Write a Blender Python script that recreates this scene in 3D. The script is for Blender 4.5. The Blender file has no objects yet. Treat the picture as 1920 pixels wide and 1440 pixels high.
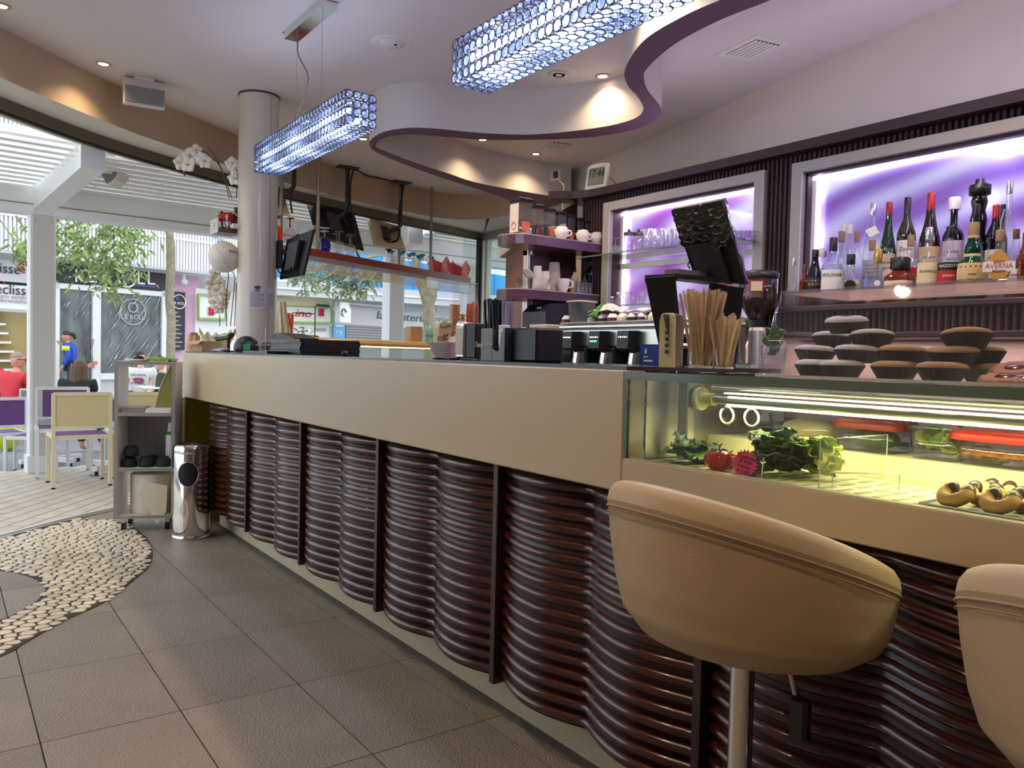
import bpy, math, random
from mathutils import Vector, Matrix
R_ = random.Random(11)
SC = bpy.context.scene
COL = SC.collection
PI = math.pi
# ------------------------------------------------------------------ camera
FPX, PITCH, ROLL, AZ, CAMH = 1485.0, 0.0346, 0.0241, math.radians(36.0), 1.2
_Fh = Vector((math.sin(AZ), math.cos(AZ), 0)); _Rh = Vector((math.cos(AZ), -math.sin(AZ), 0)); _Z = Vector((0, 0, 1))
CF = math.cos(PITCH)*_Fh - math.sin(PITCH)*_Z
_U = math.sin(PITCH)*_Fh + math.cos(PITCH)*_Z
CR = math.cos(ROLL)*_Rh + math.sin(ROLL)*_U
CU = -math.sin(ROLL)*_Rh + math.cos(ROLL)*_U
CC = Vector((0, 0, CAMH))
cd = bpy.data.cameras.new('camera'); cam = bpy.data.objects.new('camera', cd); COL.objects.link(cam)
cd.sensor_width = 36.0; cd.lens = FPX/1920*36.0; cd.clip_start = 0.02; cd.clip_end = 200
mw = Matrix.Identity(4)
for i in range(3):
    mw[i][0], mw[i][1], mw[i][2], mw[i][3] = CR[i], CU[i], -CF[i], CC[i]
cam.matrix_world = mw
SC.camera = cam
# ------------------------------------------------------------------ light of the place
wd = bpy.data.worlds.new('overcast_sky'); SC.world = wd; wd.use_nodes = True
bg = wd.node_tree.nodes['Background']; bg.inputs[0].default_value = (0.86, 0.94, 1.0, 1); bg.inputs[1].default_value = 1.5
vs = SC.view_settings; vs.view_transform = 'Standard'; vs.look = 'None'; vs.exposure = 0.55; vs.gamma = 1.0; vs.use_curve_mapping = False
SC.cycles.max_bounces = 12; SC.cycles.diffuse_bounces = 8; SC.cycles.glossy_bounces = 4
SC.cycles.transmission_bounces = 6; SC.cycles.transparent_max_bounces = 24
SC.cycles.caustics_reflective = False; SC.cycles.caustics_refractive = False
SC.cycles.sample_clamp_indirect = 4.0
LAMPK = 1.85     # strength of all ceiling lamps together

# pixel helpers (1920 x 1440 frame): a pixel is a direction, the plane it meets gives the place
def ray(x, y): return CF + (x-960)/FPX*CR - (y-720)/FPX*CU
def oz(x, y, z): d = ray(x, y); return CC + d*((z-CAMH)/d.z)
def ox(x, y, X): d = ray(x, y); return CC + d*(X/d.x)
def oy(x, y, Y): d = ray(x, y); return CC + d*(Y/d.y)
def od(x, y, dep): return CC + ray(x, y)*dep
def dep(p): return (Vector(p)-CC).dot(CF)
def sz(px, p): return px*dep(p)/FPX
# ------------------------------------------------------------------ materials
def lin(c):
    return tuple(((v/255)/12.92 if v/255 <= 0.04045 else ((v/255+0.055)/1.055)**2.4) for v in c)
MATS = {}
def mk(name, col, rough=0.5, metal=0.0, var=0.0, vscale=8.0, bump=0.0, bscale=60.0, rnd=0.0, emit=0.0, ecol=None, coat=0.0, spec=0.5, alpha=None, sss=0.0, trans=0.0, stretch=None, col2=None):
    m = bpy.data.materials.new(name); m.use_nodes = True; MATS[name] = m
    nt = m.node_tree; n = nt.nodes; L = nt.links; b = n['Principled BSDF']
    c = lin(col); b.inputs['Base Color'].default_value = (*c, 1); b.inputs['Roughness'].default_value = rough
    b.inputs['Metallic'].default_value = metal; b.inputs['Specular IOR Level'].default_value = spec
    b.inputs['Coat Weight'].default_value = coat; b.inputs['Coat Roughness'].default_value = 0.08
    b.inputs['Transmission Weight'].default_value = trans
    if emit:
        b.inputs['Emission Color'].default_value = (*lin(ecol or col), 1); b.inputs['Emission Strength'].default_value = emit
    if alpha is not None: b.inputs['Alpha'].default_value = alpha
    out = None
    def coord():
        tc = n.new('ShaderNodeTexCoord')
        if stretch:
            mp = n.new('ShaderNodeMapping'); mp.inputs['Scale'].default_value = stretch
            L.new(tc.outputs['Object'], mp.inputs[0]); return mp.outputs[0]
        return tc.outputs['Object']
    if var or col2:
        nz = n.new('ShaderNodeTexNoise'); nz.inputs['Scale'].default_value = vscale; nz.inputs['Detail'].default_value = 5
        L.new(coord(), nz.inputs['Vector'])
        mx = n.new('ShaderNodeMix'); mx.data_type = 'RGBA'
        ca = lin(col2) if col2 else tuple(v*(1-var) for v in c); cb = c if col2 else tuple(min(1, v*(1+var)) for v in c)
        mx.inputs['A'].default_value = (*ca, 1); mx.inputs['B'].default_value = (*cb, 1)
        rp = n.new('ShaderNodeMapRange'); rp.inputs[1].default_value = 0.3; rp.inputs[2].default_value = 0.7
        L.new(nz.outputs['Fac'], rp.inputs[0]); L.new(rp.outputs[0], mx.inputs['Factor']); out = mx.outputs['Result']
    if rnd:
        oi = n.new('ShaderNodeObjectInfo'); hs = n.new('ShaderNodeHueSaturation')
        mr = n.new('ShaderNodeMapRange'); mr.inputs[3].default_value = 1-rnd; mr.inputs[4].default_value = 1+rnd
        L.new(oi.outputs['Random'], mr.inputs[0]); L.new(mr.outputs[0], hs.inputs['Value'])
        if out: L.new(out, hs.inputs['Color'])
        else: hs.inputs['Color'].default_value = (*c, 1)
        out = hs.outputs['Color']
    if out: L.new(out, b.inputs['Base Color'])
    if bump:
        nb = n.new('ShaderNodeTexNoise'); nb.inputs['Scale'].default_value = bscale; nb.inputs['Detail'].default_value = 3
        L.new(coord(), nb.inputs['Vector']); bp = n.new('ShaderNodeBump'); bp.inputs['Strength'].default_value = bump; bp.inputs['Distance'].default_value = 0.01
        L.new(nb.outputs['Fac'], bp.inputs['Height']); L.new(bp.outputs['Normal'], b.inputs['Normal'])
    return m
def thin(name, tint=(255, 255, 255), refl=0.5, rough=0.02, ior=1.45, film=0.0, fcol=(255, 255, 255)):
    """thin clear sheet: see-through with a Fresnel reflection, optional milky film"""
    m = bpy.data.materials.new(name); m.use_nodes = True; MATS[name] = m
    nt = m.node_tree; n = nt.nodes; L = nt.links; n.remove(n['Principled BSDF'])
    t = n.new('ShaderNodeBsdfTransparent'); t.inputs[0].default_value = (*lin(tint), 1)
    g = n.new('ShaderNodeBsdfGlossy'); g.inputs['Roughness'].default_value = rough
    fr = n.new('ShaderNodeFresnel'); ge = n.new('ShaderNodeNewGeometry'); mr = n.new('ShaderNodeMapRange')
    mr.inputs[3].default_value = ior; mr.inputs[4].default_value = 1/ior      # the same Fresnel curve on both faces
    L.new(ge.outputs['Backfacing'], mr.inputs[0]); L.new(mr.outputs[0], fr.inputs[0])
    mu = n.new('ShaderNodeMath'); mu.operation = 'MULTIPLY'; mu.inputs[1].default_value = refl*2; mu.use_clamp = True
    L.new(fr.outputs[0], mu.inputs[0])
    mx = n.new('ShaderNodeMixShader'); L.new(mu.outputs[0], mx.inputs[0])
    src = t.outputs[0]
    if film:
        d = n.new('ShaderNodeBsdfDiffuse'); d.inputs[0].default_value = (*lin(fcol), 1)
        m2 = n.new('ShaderNodeMixShader'); m2.inputs[0].default_value = film
        L.new(t.outputs[0], m2.inputs[1]); L.new(d.outputs[0], m2.inputs[2]); src = m2.outputs[0]
    L.new(src, mx.inputs[1]); L.new(g.outputs[0], mx.inputs[2]); L.new(mx.outputs[0], n['Material Output'].inputs[0])
    return m
# ------------------------------------------------------------------ mesh builder
class B:
    def __init__(s): s.v = []; s.f = []; s.sm = []
    def add(s, v, f, sm=False):
        o = len(s.v); s.v += [Vector(p) for p in v]; s.f += [tuple(i+o for i in q) for q in f]; s.sm += [sm]*len(f); return s
    def box(s, x0, x1, y0, y1, z0, z1):
        v = [(x, y, z) for z in (z0, z1) for y in (y0, y1) for x in (x0, x1)]
        return s.add(v, [(0, 2, 3, 1), (4, 5, 7, 6), (0, 1, 5, 4), (2, 6, 7, 3), (0, 4, 6, 2), (1, 3, 7, 5)])
    def cbox(s, c, d): return s.box(c[0]-d[0]/2, c[0]+d[0]/2, c[1]-d[1]/2, c[1]+d[1]/2, c[2]-d[2]/2, c[2]+d[2]/2)
    def rbox(s, x0, x1, y0, y1, z0, z1, r=0.004):
        """box with chamfered edges"""
        r = min(r, (x1-x0)/2.01, (y1-y0)/2.01, (z1-z0)/2.01)
        X, Y, Z = (x0, x1), (y0, y1), (z0, z1); v = []; ix = {}
        for i in (0, 1):
            for j in (0, 1):
                for k in (0, 1):
                    sx, sy, sz_ = (1, -1)[i], (1, -1)[j], (1, -1)[k]
                    for a, p in (('x', (X[i], Y[j]+sy*r, Z[k]+sz_*r)), ('y', (X[i]+sx*r, Y[j], Z[k]+sz_*r)), ('z', (X[i]+sx*r, Y[j]+sy*r, Z[k]))):
                        ix[(i, j, k, a)] = len(v); v.append(p)
        f = []
        for i in (0, 1):
            f.append([ix[(i, a, b, 'x')] for a, b in ((0, 0), (1, 0), (1, 1), (0, 1))])
            f.append([ix[(a, i, b, 'y')] for a, b in ((0, 0), (1, 0), (1, 1), (0, 1))])
            f.append([ix[(a, b, i, 'z')] for a, b in ((0, 0), (1, 0), (1, 1), (0, 1))])
        for i in (0, 1):
            for j in (0, 1):
                f.append([ix[(i, j, 0, 'x')], ix[(i, j, 1, 'x')], ix[(i, j, 1, 'y')], ix[(i, j, 0, 'y')]])
                f.append([ix[(i, 0, j, 'x')], ix[(i, 1, j, 'x')], ix[(i, 1, j, 'z')], ix[(i, 0, j, 'z')]])
                f.append([ix[(0, i, j, 'y')], ix[(1, i, j, 'y')], ix[(1, i, j, 'z')], ix[(0, i, j, 'z')]])
                for k in (0, 1): f.append([ix[(i, j, k, 'x')], ix[(i, j, k, 'y')], ix[(i, j, k, 'z')]])
        c = Vector(((x0+x1)/2, (y0+y1)/2, (z0+z1)/2)); g = []
        for q in f:
            p = [Vector(v[i]) for i in q]; nn = (p[1]-p[0]).cross(p[2]-p[0]); mid = sum(p, Vector())/len(p)
            g.append(q if nn.dot(mid-c) >= 0 else q[::-1])
        return s.add(v, g)
    def cyl(s, p0, p1, r0, r1=None, n=12, caps=True):
        p0 = Vector(p0); p1 = Vector(p1); r1 = r0 if r1 is None else r1
        d = (p1-p0).normalized(); a = d.orthogonal().normalized(); b = d.cross(a)
        v = [p0+r0*(math.cos(2*PI*i/n)*a+math.sin(2*PI*i/n)*b) for i in range(n)] + [p1+r1*(math.cos(2*PI*i/n)*a+math.sin(2*PI*i/n)*b) for i in range(n)]
        s.add(v, [(i, (i+1) % n, n+(i+1) % n, n+i) for i in range(n)], True)
        if caps: s.add(v, [tuple(range(n-1, -1, -1)), tuple(range(n, 2*n))])
        return s
    def lathe(s, c, prof, n=16, ax=None, sq=None):
        """profile [(r, z)...] turned about the vertical through c; sq = superellipse power for square-ish bodies"""
        c = Vector(c); v = []; f = []
        for r, z in prof:
            for i in range(n):
                t = 2*PI*i/n; k = 1.0
                if sq: k = (abs(math.cos(t))**sq+abs(math.sin(t))**sq)**(-1.0/sq)
                v.append(c+Vector((r*k*math.cos(t), r*k*math.sin(t), z)))
        for j in range(len(prof)-1):
            for i in range(n): f.append((j*n+i, j*n+(i+1) % n, (j+1)*n+(i+1) % n, (j+1)*n+i))
        s.add(v, f, True)
        if prof[0][0] > 1e-4: s.add(v[:n], [tuple(range(n-1, -1, -1))])
        if prof[-1][0] > 1e-4: s.add(v[-n:], [tuple(range(n))])
        return s
    def tube(s, pts, r, n=6, close=False, caps=True):
        pts = [Vector(p) for p in pts]; k = len(pts); rs = r if isinstance(r, (list, tuple)) else [r]*k; v = []; f = []
        a = None
        for i, p in enumerate(pts):
            d = (pts[(i+1) % k]-pts[i-1]) if close else (pts[min(i+1, k-1)]-pts[max(i-1, 0)])
            d = d.normalized() if d.length > 1e-9 else Vector((0, 0, 1))
            a = d.orthogonal().normalized() if a is None else (a-d*a.dot(d)).normalized()
            b = d.cross(a)
            v += [p+rs[i]*(math.cos(2*PI*j/n)*a+math.sin(2*PI*j/n)*b) for j in range(n)]
        for i in range(k if close else k-1):
            i2 = (i+1) % k
            for j in range(n): f.append((i*n+j, i*n+(j+1) % n, i2*n+(j+1) % n, i2*n+j))
        s.add(v, f, True)
        if not close and caps: s.add(v[:n]+v[-n:], [tuple(range(n-1, -1, -1)), tuple(range(n, 2*n))])
        return s
    def ext(s, poly, vec, smooth=False):
        """3D polygon extruded along a vector"""
        p = [Vector(q) for q in poly]; vec = Vector(vec); k = len(p); nn = Vector()
        for i in range(k): nn += p[i].cross(p[(i+1) % k])
        if nn.dot(vec) > 0: p = p[::-1]
        v = p+[q+vec for q in p]
        s.add(v, [tuple(range(k)), tuple(range(2*k-1, k-1, -1))]); s.add(v, [(i, k+i, k+(i+1) % k, (i+1) % k) for i in range(k)], smooth); return s
    def prism(s, poly, z0, z1, smooth=False): return s.ext([(x, y, z0) for x, y in poly], (0, 0, z1-z0), smooth)
    def sph(s, c, r, n=14, m=8, zmin=-1.0):
        c = Vector(c); rr = r if isinstance(r, (tuple, list)) else (r, r, r); v = []; f = []
        for j in range(m+1):
            t = -PI/2+PI*j/m; t = max(t, math.asin(zmin))
            for i in range(n):
                p = 2*PI*i/n; v.append(c+Vector((rr[0]*math.cos(t)*math.cos(p), rr[1]*math.cos(t)*math.sin(p), rr[2]*math.sin(t))))
        for j in range(m):
            for i in range(n): f.append((j*n+i, j*n+(i+1) % n, (j+1)*n+(i+1) % n, (j+1)*n+i))
        return s.add(v, f, True)
    def grid(s, fn, nu, nv, smooth=True, cu=False):
        v = [fn(i/nu, j/nv) for j in range(nv+1) for i in range(nu+(0 if cu else 1))]; w = nu if cu else nu+1; f = []
        for j in range(nv):
            for i in range(nu):
                i2 = (i+1) % w if cu else i+1
                f.append((j*w+i, j*w+i2, (j+1)*w+i2, (j+1)*w+i))
        return s.add(v, f, smooth)
    def sheet(s, fn, nu, nv, th, smooth=True):
        """grid surface given thickness th along its normal (two skins and rim)"""
        P = [[Vector(fn(i/nu, j/nv)) for i in range(nu+1)] for j in range(nv+1)]; w = nu+1; top = []; bot = []
        for j in range(nv+1):
            for i in range(nu+1):
                a = P[j][min(i+1, nu)]-P[j][max(i-1, 0)]; b = P[min(j+1, nv)][i]-P[max(j-1, 0)][i]
                nn = a.cross(b); nn = nn.normalized() if nn.length > 1e-12 else Vector((0, 0, 1))
                top.append(P[j][i]+nn*th/2); bot.append(P[j][i]-nn*th/2)
        k = len(top); f = []
        for j in range(nv):
            for i in range(nu):
                q = (j*w+i, j*w+i+1, (j+1)*w+i+1, (j+1)*w+i); f.append(q); f.append(tuple(k+x for x in q[::-1]))
        rim = [j*w for j in range(nv, 0, -1)]+list(range(0, nu))+[j*w+nu for j in range(nv)]+[nv*w+i for i in range(nu, 0, -1)]
        o = len(s.v); s.add(top+bot, f, smooth)
        s.f += [(o+rim[i], o+k+rim[i], o+k+rim[(i+1) % len(rim)], o+rim[(i+1) % len(rim)]) for i in range(len(rim))]; s.sm += [False]*len(rim)
        return s
    def xf(s, M): s.v = [M @ p for p in s.v]; return s
    def mesh(s, name, mat):
        me = bpy.data.meshes.new(name); me.from_pydata([tuple(p) for p in s.v], [], s.f)
        if mat: me.materials.append(MATS[mat] if isinstance(mat, str) else mat)
        me.polygons.foreach_set('use_smooth', s.sm); me.update(); return me
def T(x=0, y=0, z=0): return Matrix.Translation((x, y, z))
def RZ(a): return Matrix.Rotation(a, 4, 'Z')
def RX(a): return Matrix.Rotation(a, 4, 'X')
def RY(a): return Matrix.Rotation(a, 4, 'Y')
# ------------------------------------------------------------------ objects
def thing(name, label, cat, loc=(0, 0, 0), rz=0.0, group=None):
    o = bpy.data.objects.new(name, None); COL.objects.link(o); o.empty_display_size = 0.05
    o.location = loc; o.rotation_euler = (0, 0, rz); o['label'] = label; o['category'] = cat
    if group: o['group'] = group
    return o
def pm(o):
    M = Matrix.Translation(o.location) @ o.rotation_euler.to_matrix().to_4x4()
    return M if o.parent is None else pm(o.parent) @ o.matrix_parent_inverse @ M
def put(name, me, parent=None, w=True, kind=None, label=None):
    o = bpy.data.objects.new(name, me); COL.objects.link(o)
    if parent is not None:
        o.parent = parent
        if w: o.matrix_parent_inverse = pm(parent).inverted()
    if kind: o['kind'] = kind
    if label: o['label'] = label
    return o
def part(name, b, mat, parent, w=True, kind=None, label=None):
    """w: the builder holds world coordinates (else the parent's own)"""
    return put(name, b.mesh(name, mat), parent, w, kind, label)
def solo(name, b, mat, label, cat, group=None, kind=None):
    o = put(name, b.mesh(name, mat)); o['label'] = label; o['category'] = cat
    if group: o['group'] = group
    if kind: o['kind'] = kind
    return o
def struct(name, b, mat, parent=None, label=None):
    o = put(name, b.mesh(name, mat), parent)
    if parent is None: o['kind'] = 'structure'
    if label: o['label'] = label
    return o
def kids(o): return [c for c in bpy.data.objects if c.parent == o]
def dup(t, ch, loc, rz=0.0, label=None, group=None):
    """copy of a thing with its parts; ch = [(part, [sub-parts])]"""
    r = t.copy(); COL.objects.link(r); r.location = loc; r.rotation_euler = (0, 0, rz)
    if label: r['label'] = label
    if group: r['group'] = group
    for c, sub in ch:
        d = c.copy(); COL.objects.link(d); d.parent = r
        for q in sub:
            e = q.copy(); COL.objects.link(e); e.parent = d
    return r
def tree(t): return [(c, kids(c)) for c in kids(t)]
def text_mesh(txt, size, depth=0.0006, shear=0.0, sx=1.0):
    cu = bpy.data.curves.new('lettering', 'FONT'); cu.body = txt; cu.size = size; cu.extrude = depth; cu.align_x = 'CENTER'; cu.align_y = 'CENTER'; cu.shear = shear; cu.resolution_u = 2
    o = bpy.data.objects.new('lettering', cu); me = bpy.data.meshes.new_from_object(o)
    b = B(); b.v = [Vector((p.co.x*sx, p.co.y, p.co.z)) for p in me.vertices]; b.f = [tuple(q.vertices) for q in me.polygons]; b.sm = [False]*len(b.f)
    bpy.data.objects.remove(o); bpy.data.curves.remove(cu); bpy.data.meshes.remove(me); return b
def frame_at(p, right, up):
    """matrix: local x -> right, y -> up, z -> right x up"""
    r = Vector(right).normalized(); u = Vector(up); u = (u-r*u.dot(r)).normalized(); nn = r.cross(u); M = Matrix.Identity(4)
    for i in range(3): M[i][0], M[i][1], M[i][2], M[i][3] = r[i], u[i], nn[i], p[i]
    return M
def lettering(txt, size, p, right, up, mat, parent, name='lettering', depth=0.0006, shear=0.0, sx=1.0):
    b = text_mesh(txt, size, depth, shear, sx).xf(frame_at(Vector(p), right, up)); return part(name, b, mat, parent)
def wrap(b, r, a0, z0=0.0):
    """bend a flat lettering (x right, y up) round a vertical cylinder; a0 = facing angle"""
    b.v = [Vector(((r+p.z)*math.cos(a0+p.x/r), (r+p.z)*math.sin(a0+p.x/r), z0+p.y)) for p in b.v]; return b
def lamp(name, kind, loc, energy, col=(255, 255, 255), size=0.1, rot=None, spot=None, blend=0.5, size_y=None, parent=None):
    l = bpy.data.lights.new(name, kind); l.energy = energy*LAMPK; l.color = lin(col)
    if kind == 'AREA':
        l.size = size
        if size_y: l.shape = 'RECTANGLE'; l.size_y = size_y
    else: l.shadow_soft_size = size
    if spot: l.spot_size = spot; l.spot_blend = blend
    o = bpy.data.objects.new(name, l); COL.objects.link(o); o.location = loc
    if rot: o.rotation_euler = rot
    if parent is not None: o.parent = parent; o.matrix_parent_inverse = pm(parent).inverted()
    return o
def clip(poly, a, b):
    """keep the part of a 2D polygon left of the line a->b"""
    o = []; n = len(poly)
    def sd(p): return (b[0]-a[0])*(p[1]-a[1])-(b[1]-a[1])*(p[0]-a[0])
    for i in range(n):
        p, q = poly[i], poly[(i+1) % n]; sp, sq = sd(p), sd(q)
        if sp >= 0: o.append(p)
        if (sp > 0 > sq) or (sp < 0 < sq):
            t = sp/(sp-sq); o.append((p[0]+t*(q[0]-p[0]), p[1]+t*(q[1]-p[1])))
    return o
def spline(pts, k=6):
    """Catmull-Rom through points"""
    P = [Vector(p) for p in pts]; o = []
    for i in range(len(P)-1):
        a, b, c, d = P[max(i-1, 0)], P[i], P[i+1], P[min(i+2, len(P)-1)]
        for j in range(k):
            t = j/k; o.append(0.5*((2*b)+(c-a)*t+(2*a-5*b+4*c-d)*t*t+(3*b-a-3*c+d)*t**3))
    o.append(P[-1]); return o
# ================================================================== materials
mk('grout', (62, 58, 54), 0.9)
mk('tile', (142, 132, 121), 0.42, var=0.10, vscale=3.0, bump=0.9, bscale=110, rnd=0.07)
mk('tile_dark', (88, 84, 78), 0.5, var=0.1, bump=0.4, bscale=150)
mk('pebble', (214, 200, 176), 0.22, var=0.16, vscale=9, rnd=0.22, bump=0.08, bscale=40)
mk('pebble_joint', (40, 34, 30), 0.7)
mk('deck_tile', (205, 196, 182), 0.6, var=0.06, vscale=5, rnd=0.06)
mk('deck_joint', (84, 78, 70), 0.9)
mk('asphalt', (128, 130, 134), 0.85, var=0.12, vscale=3)
mk('ceiling_paint', (222, 213, 212), 0.85)
mk('cream_paint', (196, 174, 144), 0.8)
mk('wall_paint', (218, 206, 194), 0.8)
mk('soffit_white', (226, 222, 214), 0.7)
mk('track_bronze', (112, 104, 88), 0.35, 0.4)
mk('track_dark', (70, 62, 54), 0.5)
mk('ribbon_white', (214, 208, 204), 0.8)
mk('ribbon_purple', (112, 78, 100), 0.75)
mk('steel', (205, 203, 198), 0.28, 1.0)
mk('chrome', (225, 225, 225), 0.08, 1.0)
mk('alu', (170, 166, 155), 0.4, 0.6)
mk('white_metal', (232, 234, 236), 0.35)
mk('white_gloss', (236, 234, 230), 0.2)
mk('black_plastic', (22, 22, 24), 0.4)
mk('black_matte', (16, 16, 18), 0.7)
mk('navy_plastic', (26, 30, 40), 0.35)
mk('dark_grey', (62, 62, 64), 0.5)
mk('counter_cream', (194, 178, 150), 0.28, var=0.02, vscale=2)
mk('plinth_cream', (196, 184, 156), 0.5)
mk('worktop_dark', (44, 48, 60), 0.15)
mk('mahogany', (68, 30, 23), 0.22, var=0.35, vscale=10, stretch=(4, 1, 12), coat=0.35)
mk('mahogany_sheet', (50, 25, 21), 0.35, var=0.25, vscale=12, stretch=(4, 1, 12))
mk('mahogany_post', (50, 27, 23), 0.38, var=0.2, vscale=8)
mk('rib_wood', (62, 32, 31), 0.5, var=0.12, vscale=20, stretch=(8, 8, 0.5))
mk('trim_wood', (62, 33, 33), 0.4, var=0.1, vscale=10)
mk('shelf_wood', (104, 36, 30), 0.35, var=0.15, vscale=12)
mk('purple_lit_wood', (96, 62, 82), 0.25, var=0.1, vscale=10)  # purple light on the corner shelves put into the wood colour
mk('stripe_wood', (140, 100, 88), 0.4, var=0.25, vscale=14, stretch=(12, 12, 0.4))
mk('frame_grey', (196, 186, 178), 0.5)
mk('paper', (236, 232, 224), 0.8)
mk('kraft', (196, 166, 128), 0.85, var=0.08)
mk('white_ceramic', (236, 233, 236), 0.12)
mk('cream_leather', (194, 172, 138), 0.42, bump=0.12, bscale=350, var=0.03)
mk('seam', (168, 146, 112), 0.6)
mk('red_plastic', (214, 60, 44), 0.35)
mk('orange_cup', (228, 96, 52), 0.45)
mk('cable', (24, 22, 22), 0.6)
mk('grey_cable', (120, 118, 116), 0.5)
thin('clear_glass', (250, 253, 251), 0.55)
thin('window_glass', (242, 248, 246), 0.5)
thin('case_glass', (244, 250, 246), 0.55)
mk('glass_edge', (96, 116, 104), 0.12)
thin('acrylic', (250, 250, 252), 0.5, film=0.01)
mk('acrylic_edge', (214, 214, 216), 0.15)
# ================================================================== plan of the room
FAC = [(-3.1, -4.0), (-3.0, -1.2), (-2.75, 0.6), (-2.25, 2.3), (-1.5, 3.7), (-0.6, 4.86), (0.31, 5.77), (0.86, 6.26), (1.38, 6.60), (2.1, 7.0), (2.85, 7.30), (3.56, 7.56), (4.86, 7.95), (5.40, 8.09)]
BULK = [(-3.0, -4.0), (-2.9, -1.2), (-2.62, 0.6), (-2.1, 2.25), (-1.36, 3.55), (-0.52, 4.62), (0.292, 5.437), (0.523, 5.663), (1.087, 6.154), (1.51, 6.446), (2.016, 6.793), (2.577, 7.078), (3.42, 7.42), (4.16, 7.62), (4.56, 7.66), (4.83, 7.52), (4.96, 7.25), (4.985, 6.9), (4.965, 6.4)]
CEIL = 3.0
bulk_s = [(p.x, p.y) for p in spline([(x, y, 0) for x, y in BULK], 6)]
fac_s = [(p.x, p.y) for p in spline([(x, y, 0) for x, y in FAC], 4)]
# ---- floor
fl = struct('floor', B().prism([(-3.2, -4.1)]+[(5.0, -4.1), (5.6, 8.3)]+FAC[::-1], -0.12, -0.008), 'grout')
JX, JY, TX, TY = 1.054, 2.117, 0.4015, 0.6065
k = 0
tm = {}
def inside(poly):
    for a, b in zip(FAC[:-1], FAC[1:]):
        poly = clip(poly, b, a)
        if len(poly) < 3: return None
    return poly
for i in range(-9, 4):
    for j in range(-6, 9):
        x0, y0 = JX+(i-1)*TX, JY+j*TY
        if x0 > 1.6: continue
        pl = inside([(x0+.002, y0+.002), (x0+TX-.002, y0+.002), (x0+TX-.002, y0+TY-.002), (x0+.002, y0+TY-.002)])
        if not pl: continue
        ar = abs(sum(pl[a][0]*pl[(a+1) % len(pl)][1]-pl[(a+1) % len(pl)][0]*pl[a][1] for a in range(len(pl))))/2
        if ar < 0.002: continue
        b = B().prism([(x-x0, y-y0) for x, y in pl], -0.009, 0.0)
        if len(pl) == 4 and ar > TX*TY*0.98:
            if 'full' not in tm: tm['full'] = b.mesh('tile', 'tile')
            o = put('tile', tm['full'], fl, False)
        else: o = part('tile', b, 'tile', fl, False)
        o.location = (x0, y0, 0)
struct('floor_behind_bar', B().box(1.66, 4.98, -4.0, 6.3, -0.01, -0.001), 'tile')
# ---- pebble mosaic: a winding band let into the tiles
outer = [(-1.35, 3.1), (-0.6, 3.05), (-0.15, 3.32), (0.195, 3.568), (0.291, 3.688), (0.447, 3.894), (0.646, 4.097), (0.798, 4.364), (0.943, 4.646), (1.025, 4.969), (1.066, 5.30), (1.066, 5.60), (1.03, 5.86), (0.96, 6.06), (0.80, 6.13)]
inner = [(-1.35, 3.75), (-0.7, 3.62), (-0.2, 3.78), (0.10, 3.96), (0.221, 4.051), (0.251, 4.073), (0.330, 4.18), (0.404, 4.342), (0.433, 4.53), (0.376, 4.766), (0.269, 4.949), (0.05, 5.1), (-0.15, 5.12), (-0.35, 5.03), (-0.42, 4.98)]
os_ = [(p.x, p.y) for p in spline([(x, y, 0) for x, y in outer], 4)]; is_ = [(p.x, p.y) for p in spline([(x, y, 0) for x, y in inner], 4)]
facband = [(p[0]-0.03, p[1]-0.05) for p in FAC if -0.5 < p[0] < 0.9]
band = os_ + facband[::-1] + is_[::-1]
def in_poly(p, poly):
    c = False; n = len(poly)
    for i in range(n):
        a, b = poly[i], poly[(i+1) % n]
        if (a[1] > p[1]) != (b[1] > p[1]) and p[0] < (b[0]-a[0])*(p[1]-a[1])/(b[1]-a[1])+a[0]: c = not c
    return c
mos = thing('pebble_mosaic', 'winding mosaic band of pale pebbles set in the brown floor by the opening', 'mosaic', (0.6, 5.0, 0.0))
part('mosaic_bed', B().prism(band, 0.0005, 0.003), 'pebble_joint', mos)
S = 0.056; pts = []
for j in range(0, 62):
    for i in range(0, 50):
        p = (-1.3+i*S*1.18+(j % 2)*S*.59+R_.uniform(-.32, .32)*S, 3.05+j*S*0.9+R_.uniform(-.30, .30)*S)
        pts.append(p)
cell = {}
for idx, p in enumerate(pts): cell.setdefault((int(p[0]//0.12), int(p[1]//0.12)), []).append(idx)
pebs = []
for p in pts:
    if not in_poly(p, band): continue
    pl = [(p[0]-.06, p[1]-.06), (p[0]+.06, p[1]-.06), (p[0]+.06, p[1]+.06), (p[0]-.06, p[1]+.06)]
    cx, cy = int(p[0]//0.12), int(p[1]//0.12)
    for gx in (-1, 0, 1):
        for gy in (-1, 0, 1):
            for q in cell.get((cx+gx, cy+gy), ()):
                q = pts[q]; d = math.hypot(q[0]-p[0], q[1]-p[1])
                if d < 1e-6 or d > .16: continue
                nx, ny = (q[0]-p[0])/d, (q[1]-p[1])/d; h = d/2-0.0042
                mx_, my_ = p[0]+nx*h, p[1]+ny*h
                pl = clip(pl, (mx_, my_), (mx_-ny, my_+nx))
                if len(pl) < 3: break
    if len(pl) < 3: continue
    if any(not in_poly(v, band) for v in pl):
        c0 = p; pl = [v if in_poly(v, band) else (c0[0]+(v[0]-c0[0])*.55, c0[1]+(v[1]-c0[1])*.55) for v in pl]
    r = []                                       # round the corners once
    for a in range(len(pl)):
        u, v = pl[a], pl[(a+1) % len(pl)]
        r.append((u[0]*.75+v[0]*.25, u[1]*.75+v[1]*.25)); r.append((u[0]*.25+v[0]*.75, u[1]*.25+v[1]*.75))
    pebs.append((p, r))
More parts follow.
